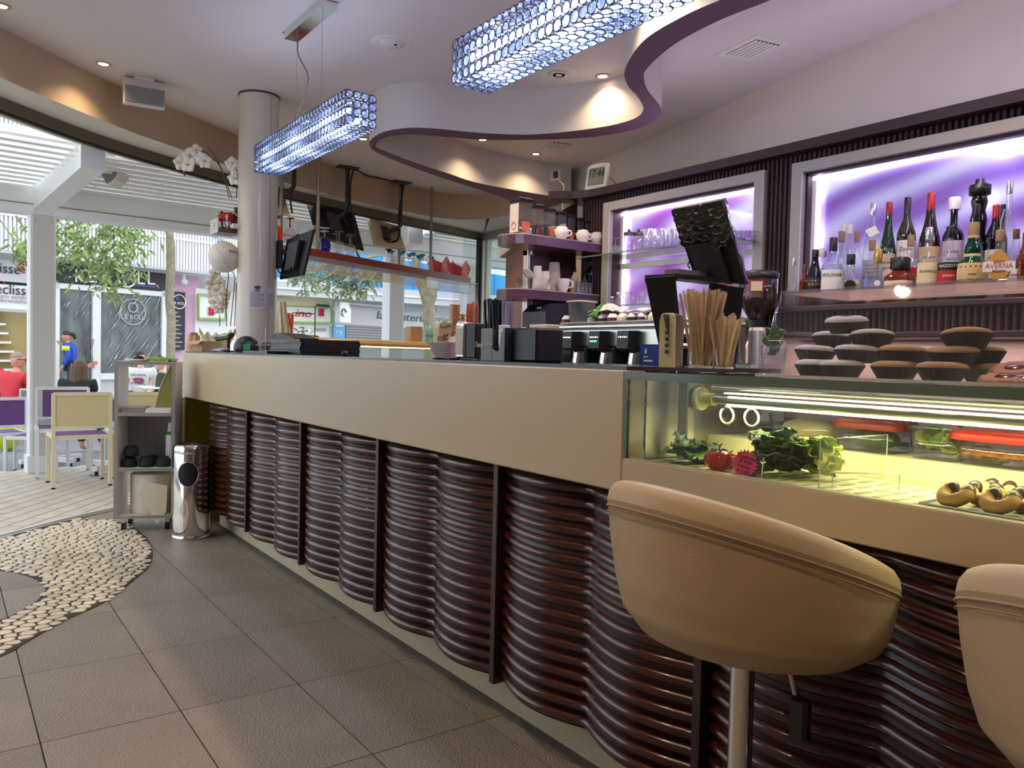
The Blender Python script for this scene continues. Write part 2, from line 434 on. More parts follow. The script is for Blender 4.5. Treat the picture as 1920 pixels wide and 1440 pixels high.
def pebble(b, p, r, o=(0, 0)):
    n = len(r); v = []
    for s_, z in ((1.0, 0.002), (1.0, 0.0048), (0.86, 0.0065)):
        v += [(p[0]+(x-p[0])*s_-o[0], p[1]+(y-p[1])*s_-o[1], z) for x, y in r]
    f = [(k*n+i, k*n+(i+1) % n, (k+1)*n+(i+1) % n, (k+1)*n+i) for k in (0, 1) for i in range(n)]
    b.add(v, f, True); b.add(v[2*n:], [tuple(range(n))]); return b
pebs.sort(key=lambda q: dep((q[0][0], q[0][1], 0)) if q[0][0] > -0.02*q[0][1] else 99)
for p, r in pebs[:300]:
    o = part('pebble', pebble(B(), p, r, p), 'pebble', mos, False); o.location = (p[0]-0.6, p[1]-5.0, 0)
bb = B()
for p, r in pebs[300:]: pebble(bb, p, r)
part('pebble_field', bb, 'pebble', mos, kind='stuff')
# ---- threshold
def strip(path, w0, w1, z0, z1, m=None):
    b = B(); n = len(path); v = []
    for i, p in enumerate(path):
        q0 = path[max(i-1, 0)]; q1 = path[min(i+1, n-1)]; d = Vector((q1[0]-q0[0], q1[1]-q0[1])).normalized(); nx, ny = -d.y, d.x
        for w, z in ((w0, z0), (w1, z0), (w1, z1), (w0, z1)): v.append((p[0]+nx*w, p[1]+ny*w, z))
    f = []
    for i in range(n-1):
        for k in range(4): f.append((i*4+k, i*4+(k+1) % 4, i*4+4+(k+1) % 4, i*4+4+k))
    f += [(3, 2, 1, 0), tuple((n-1)*4+k for k in range(4))]
    return b.add(v, f)
struct('trim_1', strip(fac_s, -0.02, 0.015, -0.005, 0.008), 'steel', label='steel threshold strip along the opening')
struct('trim_2', strip(fac_s, 0.03, 0.05, -0.005, 0.012), 'white_metal', label='second pale threshold rail outside the steel strip')
# ---- outside deck and street
A36 = math.radians(36); dl = Vector((math.sin(A36), math.cos(A36))); dn = Vector((math.cos(A36), -math.sin(A36)))
dk = struct('floor_terrace', B().prism([(-9, 4.2), (14, 4.2), (14, 9.4), (5.9, 9.36), (0.2, 8.96), (-9, 8.3)], -0.16, -0.03), 'deck_joint')
dk2 = B(); 
ORG = Vector((0.344, 6.342)); cand = []
for i in range(-26, 46):
    for j in range(-14, 24):
        u0 = j*0.252+(0.126 if i % 2 else 0); w0 = i*0.1265
        c = ORG+dn*(w0+.06)+dl*(u0+.126)
        if c.y > 8.94+.07*(c.x-.2)-.06: continue
        pl = [(ORG+dn*(w0+a)+dl*(u0+b_)) for a, b_ in ((.005, .005), (.1215, .005), (.1215, .247), (.005, .247))]
        fy = None
        for a, b_ in zip(FAC[:-1], FAC[1:]):
            if a[0] <= c.x <= b_[0]: fy = a[1]+(b_[1]-a[1])*(c.x-a[0])/(b_[0]-a[0])
        if fy is None or c.y < fy+.02: continue
        poly = [(p.x, p.y) for p in pl]
        for a, b_ in zip(FAC[:-1], FAC[1:]):
            t = ((c.x-a[0])*(b_[0]-a[0])+(c.y-a[1])*(b_[1]-a[1]))/((b_[0]-a[0])**2+(b_[1]-a[1])**2)
            if -.2 <= t <= 1.2: poly = clip(poly, (a[0]-(b_[1]-a[1])*.05/1, a[1]+(b_[0]-a[0])*.05/1), (b_[0]-(b_[1]-a[1])*.05, b_[1]+(b_[0]-a[0])*.05))
        if len(poly) >= 3: cand.append((dep((c.x, c.y, 0)), c, poly))
cand.sort(key=lambda q: q[0] if (-0.12 < (Vector((q[1].x, q[1].y, 0))-CC).dot(CR)/q[0]+0.66 < 0.20) else 50+q[0])
for d_, c, poly in cand[:300]:
    o = part('deck_tile', B().prism([(x-c.x, y-c.y) for x, y in poly], -0.012, -0.001), 'deck_tile', dk, False); o.location = (c.x, c.y, 0)
bb = B()
for d_, c, poly in cand[300:]: bb.prism(poly, -0.012, -0.001)
part('deck_tile_field', bb, 'deck_tile', dk, kind='stuff')
q = [ORG+dl*1.13, ORG+dl*1.13+dn*9, ORG+dl*30+dn*30, ORG+dl*30-dn*30, ORG+dl*1.13-dn*9]
struct('ground_street', B().prism([(-40, 7.6), (0.2, 8.96), (5.9, 9.36), (60, 9.4), (60, 60), (-40, 60)], -0.4, -0.15), 'asphalt')
# ---- facade head: bulkhead, soffit, sliding-door track
bz, hz = 2.72, 2.62
b = B(); n = len(bulk_s); v = [(x, y, CEIL) for x, y in bulk_s]+[(x, y, bz) for x, y in bulk_s]
b.add(v, [(i, i+1, n+i+1, n+i) for i in range(n-1)], True)
struct('wall_bulkhead', b, 'cream_paint')
def resample(path, m):
    L = [0]
    for a, c in zip(path[:-1], path[1:]): L.append(L[-1]+math.hypot(c[0]-a[0], c[1]-a[1]))
    o = []; j = 0
    for i in range(m):
        t = L[-1]*i/(m-1)
        while j < len(L)-2 and L[j+1] < t: j += 1
        u = (t-L[j])/max(L[j+1]-L[j], 1e-9); o.append((path[j][0]+u*(path[j+1][0]-path[j][0]), path[j][1]+u*(path[j+1][1]-path[j][1])))
    return o
b = B(); m_ = 90
ins_ = [p for p in bulk_s if not (p[0] > 4.93 and p[1] < 7.7)]; A_ = resample(ins_, m_); F_ = resample([p for p in fac_s], m_)
b.add([(x, y, bz) for x, y in A_]+[(x, y, hz+.06) for x, y in F_], [(i, m_+i, m_+i+1, i+1) for i in range(m_-1)], True)
tail = [p for p in bulk_s if p[0] > 4.93 and p[1] < 7.9]
b.add([(5.40, 8.09, hz+.06), (5.45, 8.2, hz+.06), (5.5, 6.2, hz+.06)]+[(x, y, bz) for x, y in tail], [(0,)+tuple(3+i for i in range(len(tail)))+(2, 1)], True)
struct('ceiling_soffit', b, 'soffit_white')
struct('trim_3', strip(fac_s, -0.035, 0.05, hz, hz+.075), 'track_bronze', label='bronze sliding-door track over the opening')
struct('trim_4', strip(fac_s, 0.0, 0.03, hz-.018, hz), 'track_dark', label='dark groove under the door track')
# outer face above the track, so that daylight enters only through the opening
struct('wall_facade_side', B().box(5.36, 5.48, 6.2, 8.25, hz+.06, 3.3), 'soffit_white')
struct('wall_facade', strip(fac_s, 0.05, 0.12, hz+.0, 3.3), 'soffit_white')
# ---- ceiling
cp = [(-3.3, -4.2), (5.2, -4.2), (5.6, 8.3)]+FAC[::-1]
struct('ceiling', B().prism(cp, CEIL, CEIL+.15), 'ceiling_paint')
# ---- rear walls
WALL = [(3.75, -4.0), (3.80, 0.0), (3.98, 1.5), (4.30, 2.95), (4.56, 4.05), (4.94, 5.77), (4.99, 6.4)]
b = B(); ws = [(p.x, p.y) for p in spline([(x, y, 0) for x, y in WALL], 5)]; n = len(ws)
b.add([(x, y, 0) for x, y in ws]+[(x, y, CEIL+.02) for x, y in ws], [(i, n+i, n+i+1, i+1) for i in range(n-1)], True)
struct('wall_bar', b, 'wall_paint')
struct('wall_left_added', strip(FAC[:5], -0.05, 0.05, 0, CEIL), 'wall_paint')  # unseen wall, added to keep daylight off the stool backs
struct('wall_rear', B().box(-3.2, 3.9, -4.1, -4.0, 0, CEIL), 'wall_paint')
# corner pilaster with the narrow window beside it
w2 = struct('window_2', B().box(5.36, 5.44, 8.05, 8.13, 0, hz+.06), 'alu', label='corner post of the glazing')
part('window_frame', B().box(5.34, 5.42, 6.5, 8.05, hz-.03, hz+.06).box(5.34, 5.42, 6.5, 8.05, 0.86, 0.93).box(5.34, 5.42, 7.0, 7.06, 0, hz).box(5.35, 5.41, 7.93, 7.99, .93, hz-.03), 'alu', w2)
part('pane', B().box(5.375, 5.385, 7.06, 7.93, 0.93, hz-.03), 'window_glass', w2)
struct('wall_return', B().box(5.34, 5.44, 6.2, 7.0, 0, CEIL).box(4.97, 5.40, 6.3, 6.4, 0, CEIL), 'wall_paint')
# glazing in the far part of the opening
wn = struct('window_1', strip([p for p in fac_s if p[0] > 4.95], -0.02, 0.03, 0.9, 0.96), 'alu', label='glazed end of the street front')
ps = [p for p in fac_s if 4.9 < p[0] < 5.37]
part('pane', strip(ps, 0.004, 0.009, 0.96, hz), 'window_glass', wn)
a = ps[0]; 0 and part('mullion', B().box(a[0]-.02, a[0]+.02, a[1]-.03, a[1]+.03, 0.0, hz), 'alu', wn)
part('mullion', B().box(5.30, 5.335, 8.03, 8.10, 0.0, hz), 'black_matte', wn)
# low street-side parapet behind the bar (under the ice-cream case)
struct('wall_parapet', strip([p for p in fac_s if p[0] > 2.0], -0.02, 0.08, 0, 0.9), 'soffit_white')
# ---- hanging wavy ribbon with purple underside
rib_px = [(1500, -60), (1420, -22), (1350, 0), (1270, 36), (1205, 78), (1172, 130), (1177, 160), (1196, 182), (1206, 207), (1180, 226), (1110, 241), (1000, 252), (900, 249), (815, 241), (760, 240), (715, 249), (693, 266), (700, 282), (720, 292), (760, 309), (830, 334), (900, 356), (960, 377), (1010, 395)]
rin_px = [(1600, -60), (1510, -30), (1445, 0), (1345, 40), (1262, 85), (1212, 130), (1208, 150), (1215, 170), (1240, 205), (1225, 228), (1180, 245), (1100, 258), (1000, 262), (905, 262), (820, 255), (770, 252), (725, 257), (703, 269), (706, 276), (722, 283), (770, 302), (840, 325), (910, 346), (1070, 374)]
# outer edge follows the first list, the fin is 9 to 12 cm thick
zr = 2.70
o1 = spline([oz(x, y, zr) for x, y in rib_px], 5); o2 = []
n = len(o1)
th = [0.15]*n
side = 1
i1 = [Vector(p) for p in spline([oz(x, y, zr) for x, y in rin_px], 5)]
b = B(); v = []
for p, q in zip(o1, i1): v += [(p.x, p.y, zr), (q.x, q.y, zr), (q.x, q.y, CEIL), (p.x, p.y, CEIL)]
rb = thing('ceiling_ribbon', 'white wavy fin with a purple underside hanging from the ceiling', 'ceiling fin', (o1[0].x, o1[0].y, CEIL))
f = []
for i in range(n-1): f += [(i*4+3, i*4+0, i*4+4, i*4+7), (i*4+1, i*4+2, i*4+6, i*4+5)]
b.add(v, f, True)
part('fascia', b, 'ribbon_white', rb)
b = B(); b.add(v, [(i*4, i*4+1, i*4+5, i*4+4) for i in range(n-1)])
part('underside', b, 'ribbon_purple', rb)
# ================================================================== bar counter
CX, CT, CB = 1.42, 1.172, 0.858          # front plane, top, underside of the cream fascia
Y0, Y1, YE = -1.5, 1.468, 5.95           # near end, start of the display case, far end
ct = thing('bar_counter', 'long cream bar counter with wavy dark mahogany front panels', 'bar counter', (1.7, 2.2, 0))
part('plinth', B().box(1.565, 1.66, Y0, 5.52, 0, 0.30), 'plinth_cream', ct)
part('plinth_edge', B().box(1.53, 1.565, Y0, 5.52, 0, 0.006), 'tile_dark', ct)
part('carcass', B().box(1.58, 2.05, Y0, 5.50, 0.06, CB), 'mahogany_sheet', ct)
part('fascia', B().rbox(CX, 1.50, Y1, YE, CB, CT, .004).box(1.50, 2.05, YE-.05, YE, CB, CT).box(1.5, 2.05, Y1, YE, CB, CB+.02), 'counter_cream', ct)
part('lower_fascia', B().rbox(CX, 1.455, Y0, Y1, CB, 0.948, .003), 'counter_cream', ct)
part('worktop', B().box(1.432, 2.08, Y1+.004, YE-.004, CT-.002, CT+.010), 'worktop_dark', ct)
part('end_panel', B().box(1.40, 1.99, 5.86, 5.90, 0.0, CB), 'lime_panel' if mk('lime_panel', (176, 160, 62), 0.35) else None, ct)
part('end_post', B().box(1.375, 1.40, 5.80, 5.93, 0.0, CB), 'lime_post' if mk('lime_post', (214, 206, 140), 0.4) else None, ct)
# wavy panels: each half-round slat is a piece, posts between the panels
PW = 0.85; NS = 17; ZB, ZT = 0.145, 0.85; PITCHZ = (ZT-ZB)/NS
def wave(t): return 1.505-0.062*(math.sqrt(math.sin(2*PI*t)**2+0.012)**0.85)
ln = PW-0.034; sb = B(); NSEG = 28; v = []; f = []
for i in range(NSEG+1):
    t = i/NSEG; x = wave(t)
    for k in range(6):
        a = PI/2+PI*k/5; v.append((x+0.0145*math.cos(a), t*ln, 0.0145*math.sin(a)))
for i in range(NSEG):
    for k in range(5): f.append((i*6+k, i*6+k+1, i*6+7+k, i*6+6+k))
sb.add(v, f, True).add(v[:6]+v[-6:], [tuple(range(6)), tuple(range(11, 5, -1))])
slat_me = sb.mesh('slat', 'mahogany')
sh = B().sheet(lambda u, w: (wave(u)+0.003, u*ln, w*(ZT-ZB)), NSEG, 1, 0.008); sheet_me = sh.mesh('panel_sheet', 'mahogany_sheet')
post_me = B().rbox(1.455, 1.50, -.013, .013, ZB-.008, CB, .002).mesh('post', 'mahogany_post')
posts = [4.63-PW*i for i in range(0, 8)]
for i, y in enumerate([5.48]+posts):
    if i:
        o = put('post', post_me, ct, True); o.location = (0, y, 0)
    p = put('wave_panel', sheet_me, ct, True); p.location = (0, y-PW+.017, ZB)
    for k in range(NS):
        o = put('slat', slat_me, p, False); o.location = (0, 0, (k+.5)*PITCHZ)
    if y-PW < Y0+.1: break
# ---- glass display case let into the counter
mk('led_warm', (255, 246, 200), 0.5, emit=4.0, ecol=(255, 246, 196))
mk('case_cream', (226, 222, 180), 0.45); mk('slot_dark', (170, 164, 124), 0.7)
dc = thing('display_case', 'lit glass display case for food built into the bar counter', 'display case', (1.75, 0.0, CB))
part('front_glass', B().box(CX+.004, CX+.010, Y0, Y1-.012, 0.948, 1.150), 'case_glass', dc)
part('glass_edge', B().box(CX+.002, CX+.012, Y1-.012, Y1-.002, 0.948, 1.15), 'glass_edge', dc)
tp = part('top_glass', B().box(CX-.002, 1.86, Y0, Y1-.004, 1.150, 1.168), 'case_glass', dc)
part('top_edge', B().box(CX-.004, CX+.004, Y0, Y1-.004, 1.149, 1.169), 'glass_edge', tp)
part('case_floor', B().box(1.455, 1.98, Y0, Y1, 0.86, 0.930), 'case_cream', dc)
tray_me = None
tb = B().box(1.462, 1.735, .01, .41, 0.930, 0.940); 
for i in range(3):
    for j in range(9): tb.box(1.50+i*.075, 1.545+i*.075, .05+j*.04, .056+j*.04, .940, .9405)
tray_me = tb.mesh('slotted_tray', 'case_cream')
sm = B()
for i in range(3):
    for j in range(9): sm.box(1.497+i*.075, 1.548+i*.075, .047+j*.04, .059+j*.04, .9402, .9412)
sm = sm.mesh('slot', 'slot_dark')
for j in range(7):
    y = 1.04-j*.42; t_ = put('slotted_tray', tray_me, dc, True); t_.location = (0, y, 0)
    s_ = put('slots', sm, t_, False); s_['kind'] = 'stuff'
part('rear_step', B().box(1.745, 1.98, Y0, Y1, 0.930, 0.995), 'case_cream', dc)
part('corner_post', B().rbox(1.585, 1.615, 1.40, 1.435, .93, 1.150, .003), 'steel', dc)
rod = part('light_rail', B().cyl((1.62, 1.385, 1.102), (1.62, Y0, 1.102), .0115, n=14), 'steel', dc)
part('rail_flange', B().cyl((1.62, 1.392, 1.102), (1.62, 1.380, 1.102), .030, n=20).cyl((1.62, 1.380, 1.102), (1.62, 1.34, 1.102), .016, n=16), 'case_cream', rod)
part('led_strip', B().box(1.606, 1.634, Y0, 1.30, 1.1190, 1.1220), 'led_warm', rod)
part('led_strip', B().box(1.612, 1.628, Y0, 1.30, 1.0875, 1.0895), 'led_warm', rod)  # glowing strip standing in for the yellow reflection under the rod
part('rail_upper', B().cyl((1.655, 1.38, 1.130), (1.655, Y0, 1.130), .005, n=8), 'steel', dc)
for yy in (1.30, 1.225):
    part('hanging_ring', B().tube([(1.62, yy+.021*math.sin(a*PI/10), 1.064+.021*math.cos(a*PI/10)) for a in range(20)], .0028, 5, True), 'acrylic_edge', rod)
for i in range(7):
    lamp('case_light', 'AREA', (1.62, 1.15-.4*i, 1.080), .5, (255, 240, 184), .03, size_y=.38, parent=dc)
part('rear_glass', B().box(1.975, 1.98, Y0, Y1, .995, 1.15), 'case_glass', dc)
part('side_liner', B().box(1.50, 1.98, Y1-.004, Y1, .93, 1.15), 'steel', dc)
part('case_frame', B().box(1.86, 2.05, Y0, Y1, 1.140, 1.168).box(1.98, 2.05, Y0, Y1, .86, .93), 'steel', dc)
# ================================================================== bar stools
def stool(loc, rz, label):
    s = thing('bar_stool', label, 'bar stool', loc, rz, 'cream leather bar stools at the counter')
    # the stool faces its own +x; back at -x
    def rimz(a): c = 0.5-0.5*math.cos(a); return 0.11+0.185*(c**0.9)
    a_, b_ = .232, .248
    def outer(u, w):
        a = -PI*0.93+2*PI*0.93*0+0; ang = 2*PI*u          # 0 = front (+x)
        zt = rimz(ang)
        prof = [(0.0, 0.0), (.50, .004), (.78, .022), (.91, .058), (.965, .105), (.99, .17), (1.0, .24), (1.0, 1.0)]
        t = w*6.0; i = min(int(t), 5); fr = t-i
        r = prof[i][0]*(1-fr)+prof[i+1][0]*fr; z = prof[i][1]*(1-fr)+prof[i+1][1]*fr
        z = z*(zt-.03)/.24
        flare = 1+.06*max(0, z-.1)/.2
        sx = 1.05 if math.cos(ang) > 0 else 1.0
        return Vector((r*a_*flare*sx*math.cos(ang), r*b_*flare*math.sin(ang), .695+z))
    part('shell', B().grid(lambda u, w: outer(u, max(w, .02)), 56, 26, True, True), 'cream_leather', s, False)
    def rim(u, w):
        ang = 2*PI*u; p = outer(u, 1.0); th = 2*PI*w; c = Vector((p.x, p.y, 0)).normalized()
        return p+c*(-.021+.0222*math.cos(th))+Vector((0, 0, .002+.034*math.sin(th)))
    rm = part('padded_rim', B().grid(rim, 56, 12, True, True), 'cream_leather', s, False)
    pts_ = [outer(i/56, 1.0)+Vector((math.cos(2*PI*i/56), math.sin(2*PI*i/56), 0))*.0012+Vector((0, 0, -.008)) for i in range(56)]
    part('seam', B().tube(pts_, .0022, 5, True), 'seam', rm, False)
    part('stitching', B().tube([p+Vector((0, 0, -.010)) for p in pts_], .0012, 4, True), 'seam', rm, False)
    def inner(u, w):
        p = outer(u, 1.0); c = Vector((p.x, p.y, 0)); return Vector((c.x*(.84-.84*w*.98), c.y*(.84-.84*w*.98), (p.z-.0)*(1-min(1, w*3))+(.78)*min(1, w*3)))
    part('seat_pad', B().grid(inner, 40, 12, True, True), 'cream_leather', s, False)
    part('underplate', B().cyl((0, 0, .685), (0, 0, .70), .05, n=20), 'black_plastic', s, False)
    part('gas_lift', B().cyl((0, 0, .30), (0, 0, .675), .0215, n=20), 'chrome', s, False)
    part('pole', B().cyl((0, 0, .03), (0, 0, .46), .0305, n=24), 'chrome', s, False)
    lv = part('height_lever', B().tube([(.03, -.045, .70), (.032, -.075, .67), (.033, -.09, .625)], .005, 6), 'steel', s, False)
    part('lever_grip', B().rbox(.022, .044, -.118, -.082, .555, .63, .006), 'black_plastic', lv, False)
    part('footrest', B().tube([(.02, -.03, .28), (.16, -.15, .27), (.27, -.08, .27), (.29, 0, .27), (.27, .08, .27), (.16, .15, .27), (.02, .03, .28)], .011, 8), 'chrome', s, False)
    part('base', B().lathe((0, 0, 0), [(.19, 0), (.195, .008), (.18, .016), (.06, .03), (.035, .05)], 36), 'chrome', s, False)
    return s
stool((1.17, 0.885, 0), math.radians(-4), 'cream leather tub bar stool standing in front of the pink price star')
stool((1.175, 0.25, 0), math.radians(4), 'cream leather tub bar stool cut off by the right edge, nearest the crescent biscuits')
# ================================================================== back bar
BX = 3.40
bk = thing('back_bar', 'dark mahogany back bar with vertical ribs and two lit display niches', 'back bar', (3.6, 1.5, 0))
FR = {'L': (3.723, 2.526, 1.40), 'R': (2.369, 0.55, 1.46)}
ZF = 2.173
pan = B()
pan.box(BX+.012, BX+.05, 3.723-.06, 3.95, .92, 2.22)                      # boards round the niches
pan.box(BX+.012, BX+.05, 2.30, 2.60, .92, 2.22); pan.box(BX+.012, BX+.05, Y0, .62, .92, 2.22)
pan.box(BX+.012, BX+.05, Y0, 3.95, 2.11, 2.22); pan.box(BX+.012, BX+.05, Y0, 2.40, 1.30, 1.47); pan.box(BX+.012, BX+.05, 2.5, 3.75, .92, 1.42)
part('panelling', pan, 'rib_wood', bk)
part('carcass', B().box(BX+.13, BX+.33, Y0, 3.95, .92, 2.22), 'black_matte', bk)
tr = B(); pl = [(BX-.07, Y0), (BX+.35, Y0), (BX+.35, 4.06), (BX-.10, 4.06), (BX-.20, 4.05), (BX-.235, 4.01), (BX-.20, 3.96), (BX-.12, 3.90), (BX-.08, 3.80), (BX-.07, 3.70)]
part('cornice', tr.prism(pl, 2.216, 2.262), 'trim_wood', bk)
tl_ = part('added_top_light', B().box(BX+.24, BX+.27, Y0, 3.9, 2.262, 2.275), 'led_top_added' if mk('led_top_added', (240, 228, 255), .5, emit=1.0) else None, bk)  # strip added on the cabinet top to brighten the right-hand ceiling
for i in range(4): lamp('added_top_glow', 'AREA', (BX+.255, 3.2-1.25*i, 2.28), .85, (232, 216, 246), 1.2, size_y=.03, rot=(PI, 0, PI/2), parent=bk)  # upward lamps of the added strip
def ribmesh(z0, z1, r=.0105):
    b = B(); v = []
    for z in (z0, z1):
        for k in range(6): a = PI/2+PI*k/5; v.append((BX+.012+.014*math.cos(a), r*math.sin(a), z))
    b.add(v, [(k, k+1, 7+k, 6+k) for k in range(5)], True); return b.mesh('rib', 'rib_wood')
RP = 0.0262; rA = ribmesh(ZF, 2.216); rB = ribmesh(.92, 2.216); rC = ribmesh(1.333, 1.428)
y = 3.94
while y > -0.4:
    inL = FR['L'][1] < y < FR['L'][0]; inR = y < FR['R'][0] and y > FR['R'][1]
    o = put('rib', rA if (inL or inR) else rB, bk, True); o.location = (0, y, 0)
    if inR and y > .55:
        o = put('rib', rC, bk, True); o.location = (-.312, y-.01, 0)
    y -= RP
# lit niches
def swirl(name, c1, c2, c3, sc, seed):
    m = bpy.data.materials.new(name); m.use_nodes = True; MATS[name] = m; nt = m.node_tree; n = nt.nodes; L = nt.links
    b = n['Principled BSDF']; tc = n.new('ShaderNodeTexCoord'); mp = n.new('ShaderNodeMapping'); mp.inputs['Location'].default_value = (0, seed, seed*.3); mp.inputs['Scale'].default_value = (1, 0.55, 1.2)
    L.new(tc.outputs['Object'], mp.inputs[0]); wv = n.new('ShaderNodeTexWave'); wv.wave_type = 'RINGS'; wv.rings_direction = 'X'; wv.inputs['Scale'].default_value = sc; wv.inputs['Distortion'].default_value = 6; wv.inputs['Detail'].default_value = 2.0; wv.inputs['Detail Scale'].default_value = .7
    nz = n.new('ShaderNodeTexNoise'); nz.inputs['Scale'].default_value = 2.2; nz.inputs['Detail'].default_value = 1
    L.new(mp.outputs[0], wv.inputs['Vector']); L.new(mp.outputs[0], nz.inputs['Vector'])
    cr = n.new('ShaderNodeValToRGB'); e = cr.color_ramp.elements; e[0].position = 0.1; e[0].color = (*lin(c1), 1); e[1].position = .95; e[1].color = (*lin(c3), 1)
    q = cr.color_ramp.elements.new(.5); q.color = (*lin(c2), 1)
    ad = n.new('ShaderNodeMath'); ad.operation = 'MULTIPLY_ADD'; ad.inputs[1].default_value = .62
    sb_ = n.new('ShaderNodeMath'); sb_.operation = 'MULTIPLY_ADD'; sb_.inputs[1].default_value = 1.1; sb_.inputs[2].default_value = -.42
    L.new(nz.outputs['Fac'], sb_.inputs[0]); L.new(wv.outputs['Fac'], ad.inputs[0]); L.new(sb_.outputs[0], ad.inputs[2]); L.new(ad.outputs[0], cr.inputs[0])
    L.new(cr.outputs[0], b.inputs['Emission Color']); b.inputs['Emission Strength'].default_value = 0.48; L.new(cr.outputs[0], b.inputs['Base Color']); b.inputs['Roughness'].default_value = .12
swirl('swirl_blue', (116, 84, 162), (150, 134, 196), (200, 204, 226), 1.5, 0.35)
swirl('swirl_pink', (148, 84, 176), (172, 136, 206), (204, 206, 234), 1.5, 2.3)
mk('led_white', (255, 250, 255), 0.5, emit=4.0, ecol=(250, 240, 255))
mk('reveal_wood', (62, 30, 32), 0.3)
for s_, mat_ in (('L', 'swirl_pink'), ('R', 'swirl_blue')):
    ya, yb, z0 = FR[s_]; w = .058
    fr_ = part('niche_frame', B().box(BX-.022, BX+.03, ya-w, ya, z0, ZF).box(BX-.022, BX+.03, yb, yb+w, z0, ZF).box(BX-.022, BX+.03, yb+w, ya-w, ZF-w*.85, ZF).box(BX-.022, BX+.03, yb+w, ya-w, z0, z0+.03), 'frame_grey', bk)
    iy0, iy1, iz0, iz1 = yb+w, ya-w, z0+.03, ZF-w*.85
    part('reveal', B().box(BX+.03, BX+.13, iy1, iy1+.015, iz0, iz1).box(BX+.03, BX+.13, iy0-.015, iy0, iz0, iz1).box(BX+.03, BX+.13, iy0, iy1, iz1, iz1+.015).box(BX+.03, BX+.13, iy0, iy1, iz0-.015, iz0), 'reveal_wood', fr_)
    part('lit_panel', B().box(BX+.125, BX+.13, iy0, iy1, iz0, iz1), mat_, fr_)
    part('led_strip', B().box(BX+.100, BX+.112, iy1-.022, iy1, iz0, iz1).box(BX+.100, BX+.112, iy0, iy1, iz1-.02, iz1).box(BX+.100, BX+.112, iy0, iy0+.014, iz0, iz1), 'led_white', fr_)
    part('painted_lit_edge', B().box(BX-.0225, BX-.0200, iy1-.003, iy1+.002, iz0, iz1).box(BX-.0225, BX-.0200, iy0-.002, iy0+.003, iz0, iz1), 'white_gloss', fr_)  # white strips standing in for LED light along the frame's inner edges
    lamp('niche_light', 'AREA', (BX+.06, (iy0+iy1)/2, iz1-.02), 1.6, (236, 214, 255), iy1-iy0-.1, size_y=.03, parent=bk)
# ledge for the bottles, second rail and pink-tinted splashback
part('bottle_ledge', B().rbox(BX-.33, BX+.02, Y0, 2.30, 1.428, 1.452, .004), 'trim_wood', bk)
part('bottle_step', B().box(BX-.13, BX-.01, Y0, 2.30, 1.452, 1.53), 'reveal_wood', bk)
part('rail', B().rbox(BX-.33, BX+.01, Y0, 2.30, 1.312, 1.335, .004), 'trim_wood', bk)
part('apron', B().box(BX-.30, BX-.27, Y0, 2.29, 1.335, 1.428), 'rib_wood', bk)
mk('splash_pink_glow', (214, 190, 184), 0.4)  # pink light on the panel put into its base colour
part('splashback', B().box(BX+.0, BX+.012, Y0, 2.46, .93, 1.320), 'splash_pink_glow', bk)
for i in range(4): lamp('shelf_light', 'AREA', (BX-.12, 2.0-.75*i, 1.308), .6, (255, 220, 210), .7, size_y=.03, parent=bk, rot=(0, 0, PI/2))
# glass shelves of the left niche
thin('shelf_glass', (226, 240, 236), 0.8)
gs = []
for z in (1.818, 1.512):
    g_ = part('glass_shelf', B().box(BX-.22, BX+.12, 2.56, 3.74, z-.008, z), 'shelf_glass', bk)
    part('shelf_edge', B().box(BX-.223, BX-.219, 2.56, 3.74, z-.008, z), 'glass_edge', g_)
    if z > 1.6: part('shelf_light_bar', B().box(BX+.08, BX+.124, 2.60, 3.66, z-.055, z-.02), 'white_gloss', g_)
# back counter
kc = thing('back_counter', 'dark work counter under the back bar carrying the coffee machine', 'counter', (3.2, 1.5, 0))
part('cabinet', B().box(2.86, 3.39, Y0, 4.6, 0, .89), 'mahogany_sheet', kc)
part('worktop', B().box(2.83, 3.40, Y0, 4.62, .89, .925), 'worktop_dark', kc)
# ---- corner shelves beside the left niche
cs = thing('corner_shelf', 'two rounded mahogany corner shelves left of the lit glass niche', 'shelf', (3.1, 3.9, 1.5))
shp = [(3.377, 3.735), (2.87, 3.735)]
for k in range(1, 8):
    a = PI*k/8; shp.append((2.83-.125*math.sin(a), 3.865-.13*math.cos(a)))
shp += [(2.87, 3.995), (3.377, 3.995)]
zsh = [1.922, 1.602]
for z in zsh:
    o = part('shelf', B().prism(shp, z-.058, z-.005), 'purple_lit_wood', cs)
    part('shelf_top', B().prism([(x, y-(.003 if y < 3.8 else 0)) for x, y in shp], z-.005, z), 'frame_grey', o)
mk('gloss_brown', (88, 58, 52), 0.12, var=0.1, vscale=4)
part('back_panel', B().box(3.05, 3.399, 3.996, 4.016, .925, 2.05), 'gloss_brown', cs)
part('upper_panel', B().ext([(3.399, 3.996, 2.05), (3.399, 3.996, 2.216), (3.36, 3.996, 2.20), (3.27, 3.996, 2.15), (3.21, 3.996, 2.05)], (0, .02, 0)), 'gloss_brown', cs)
part('support_tube', B().cyl((2.96, 3.93, .925), (2.96, 3.93, 1.86), .012, n=10), 'steel', cs)
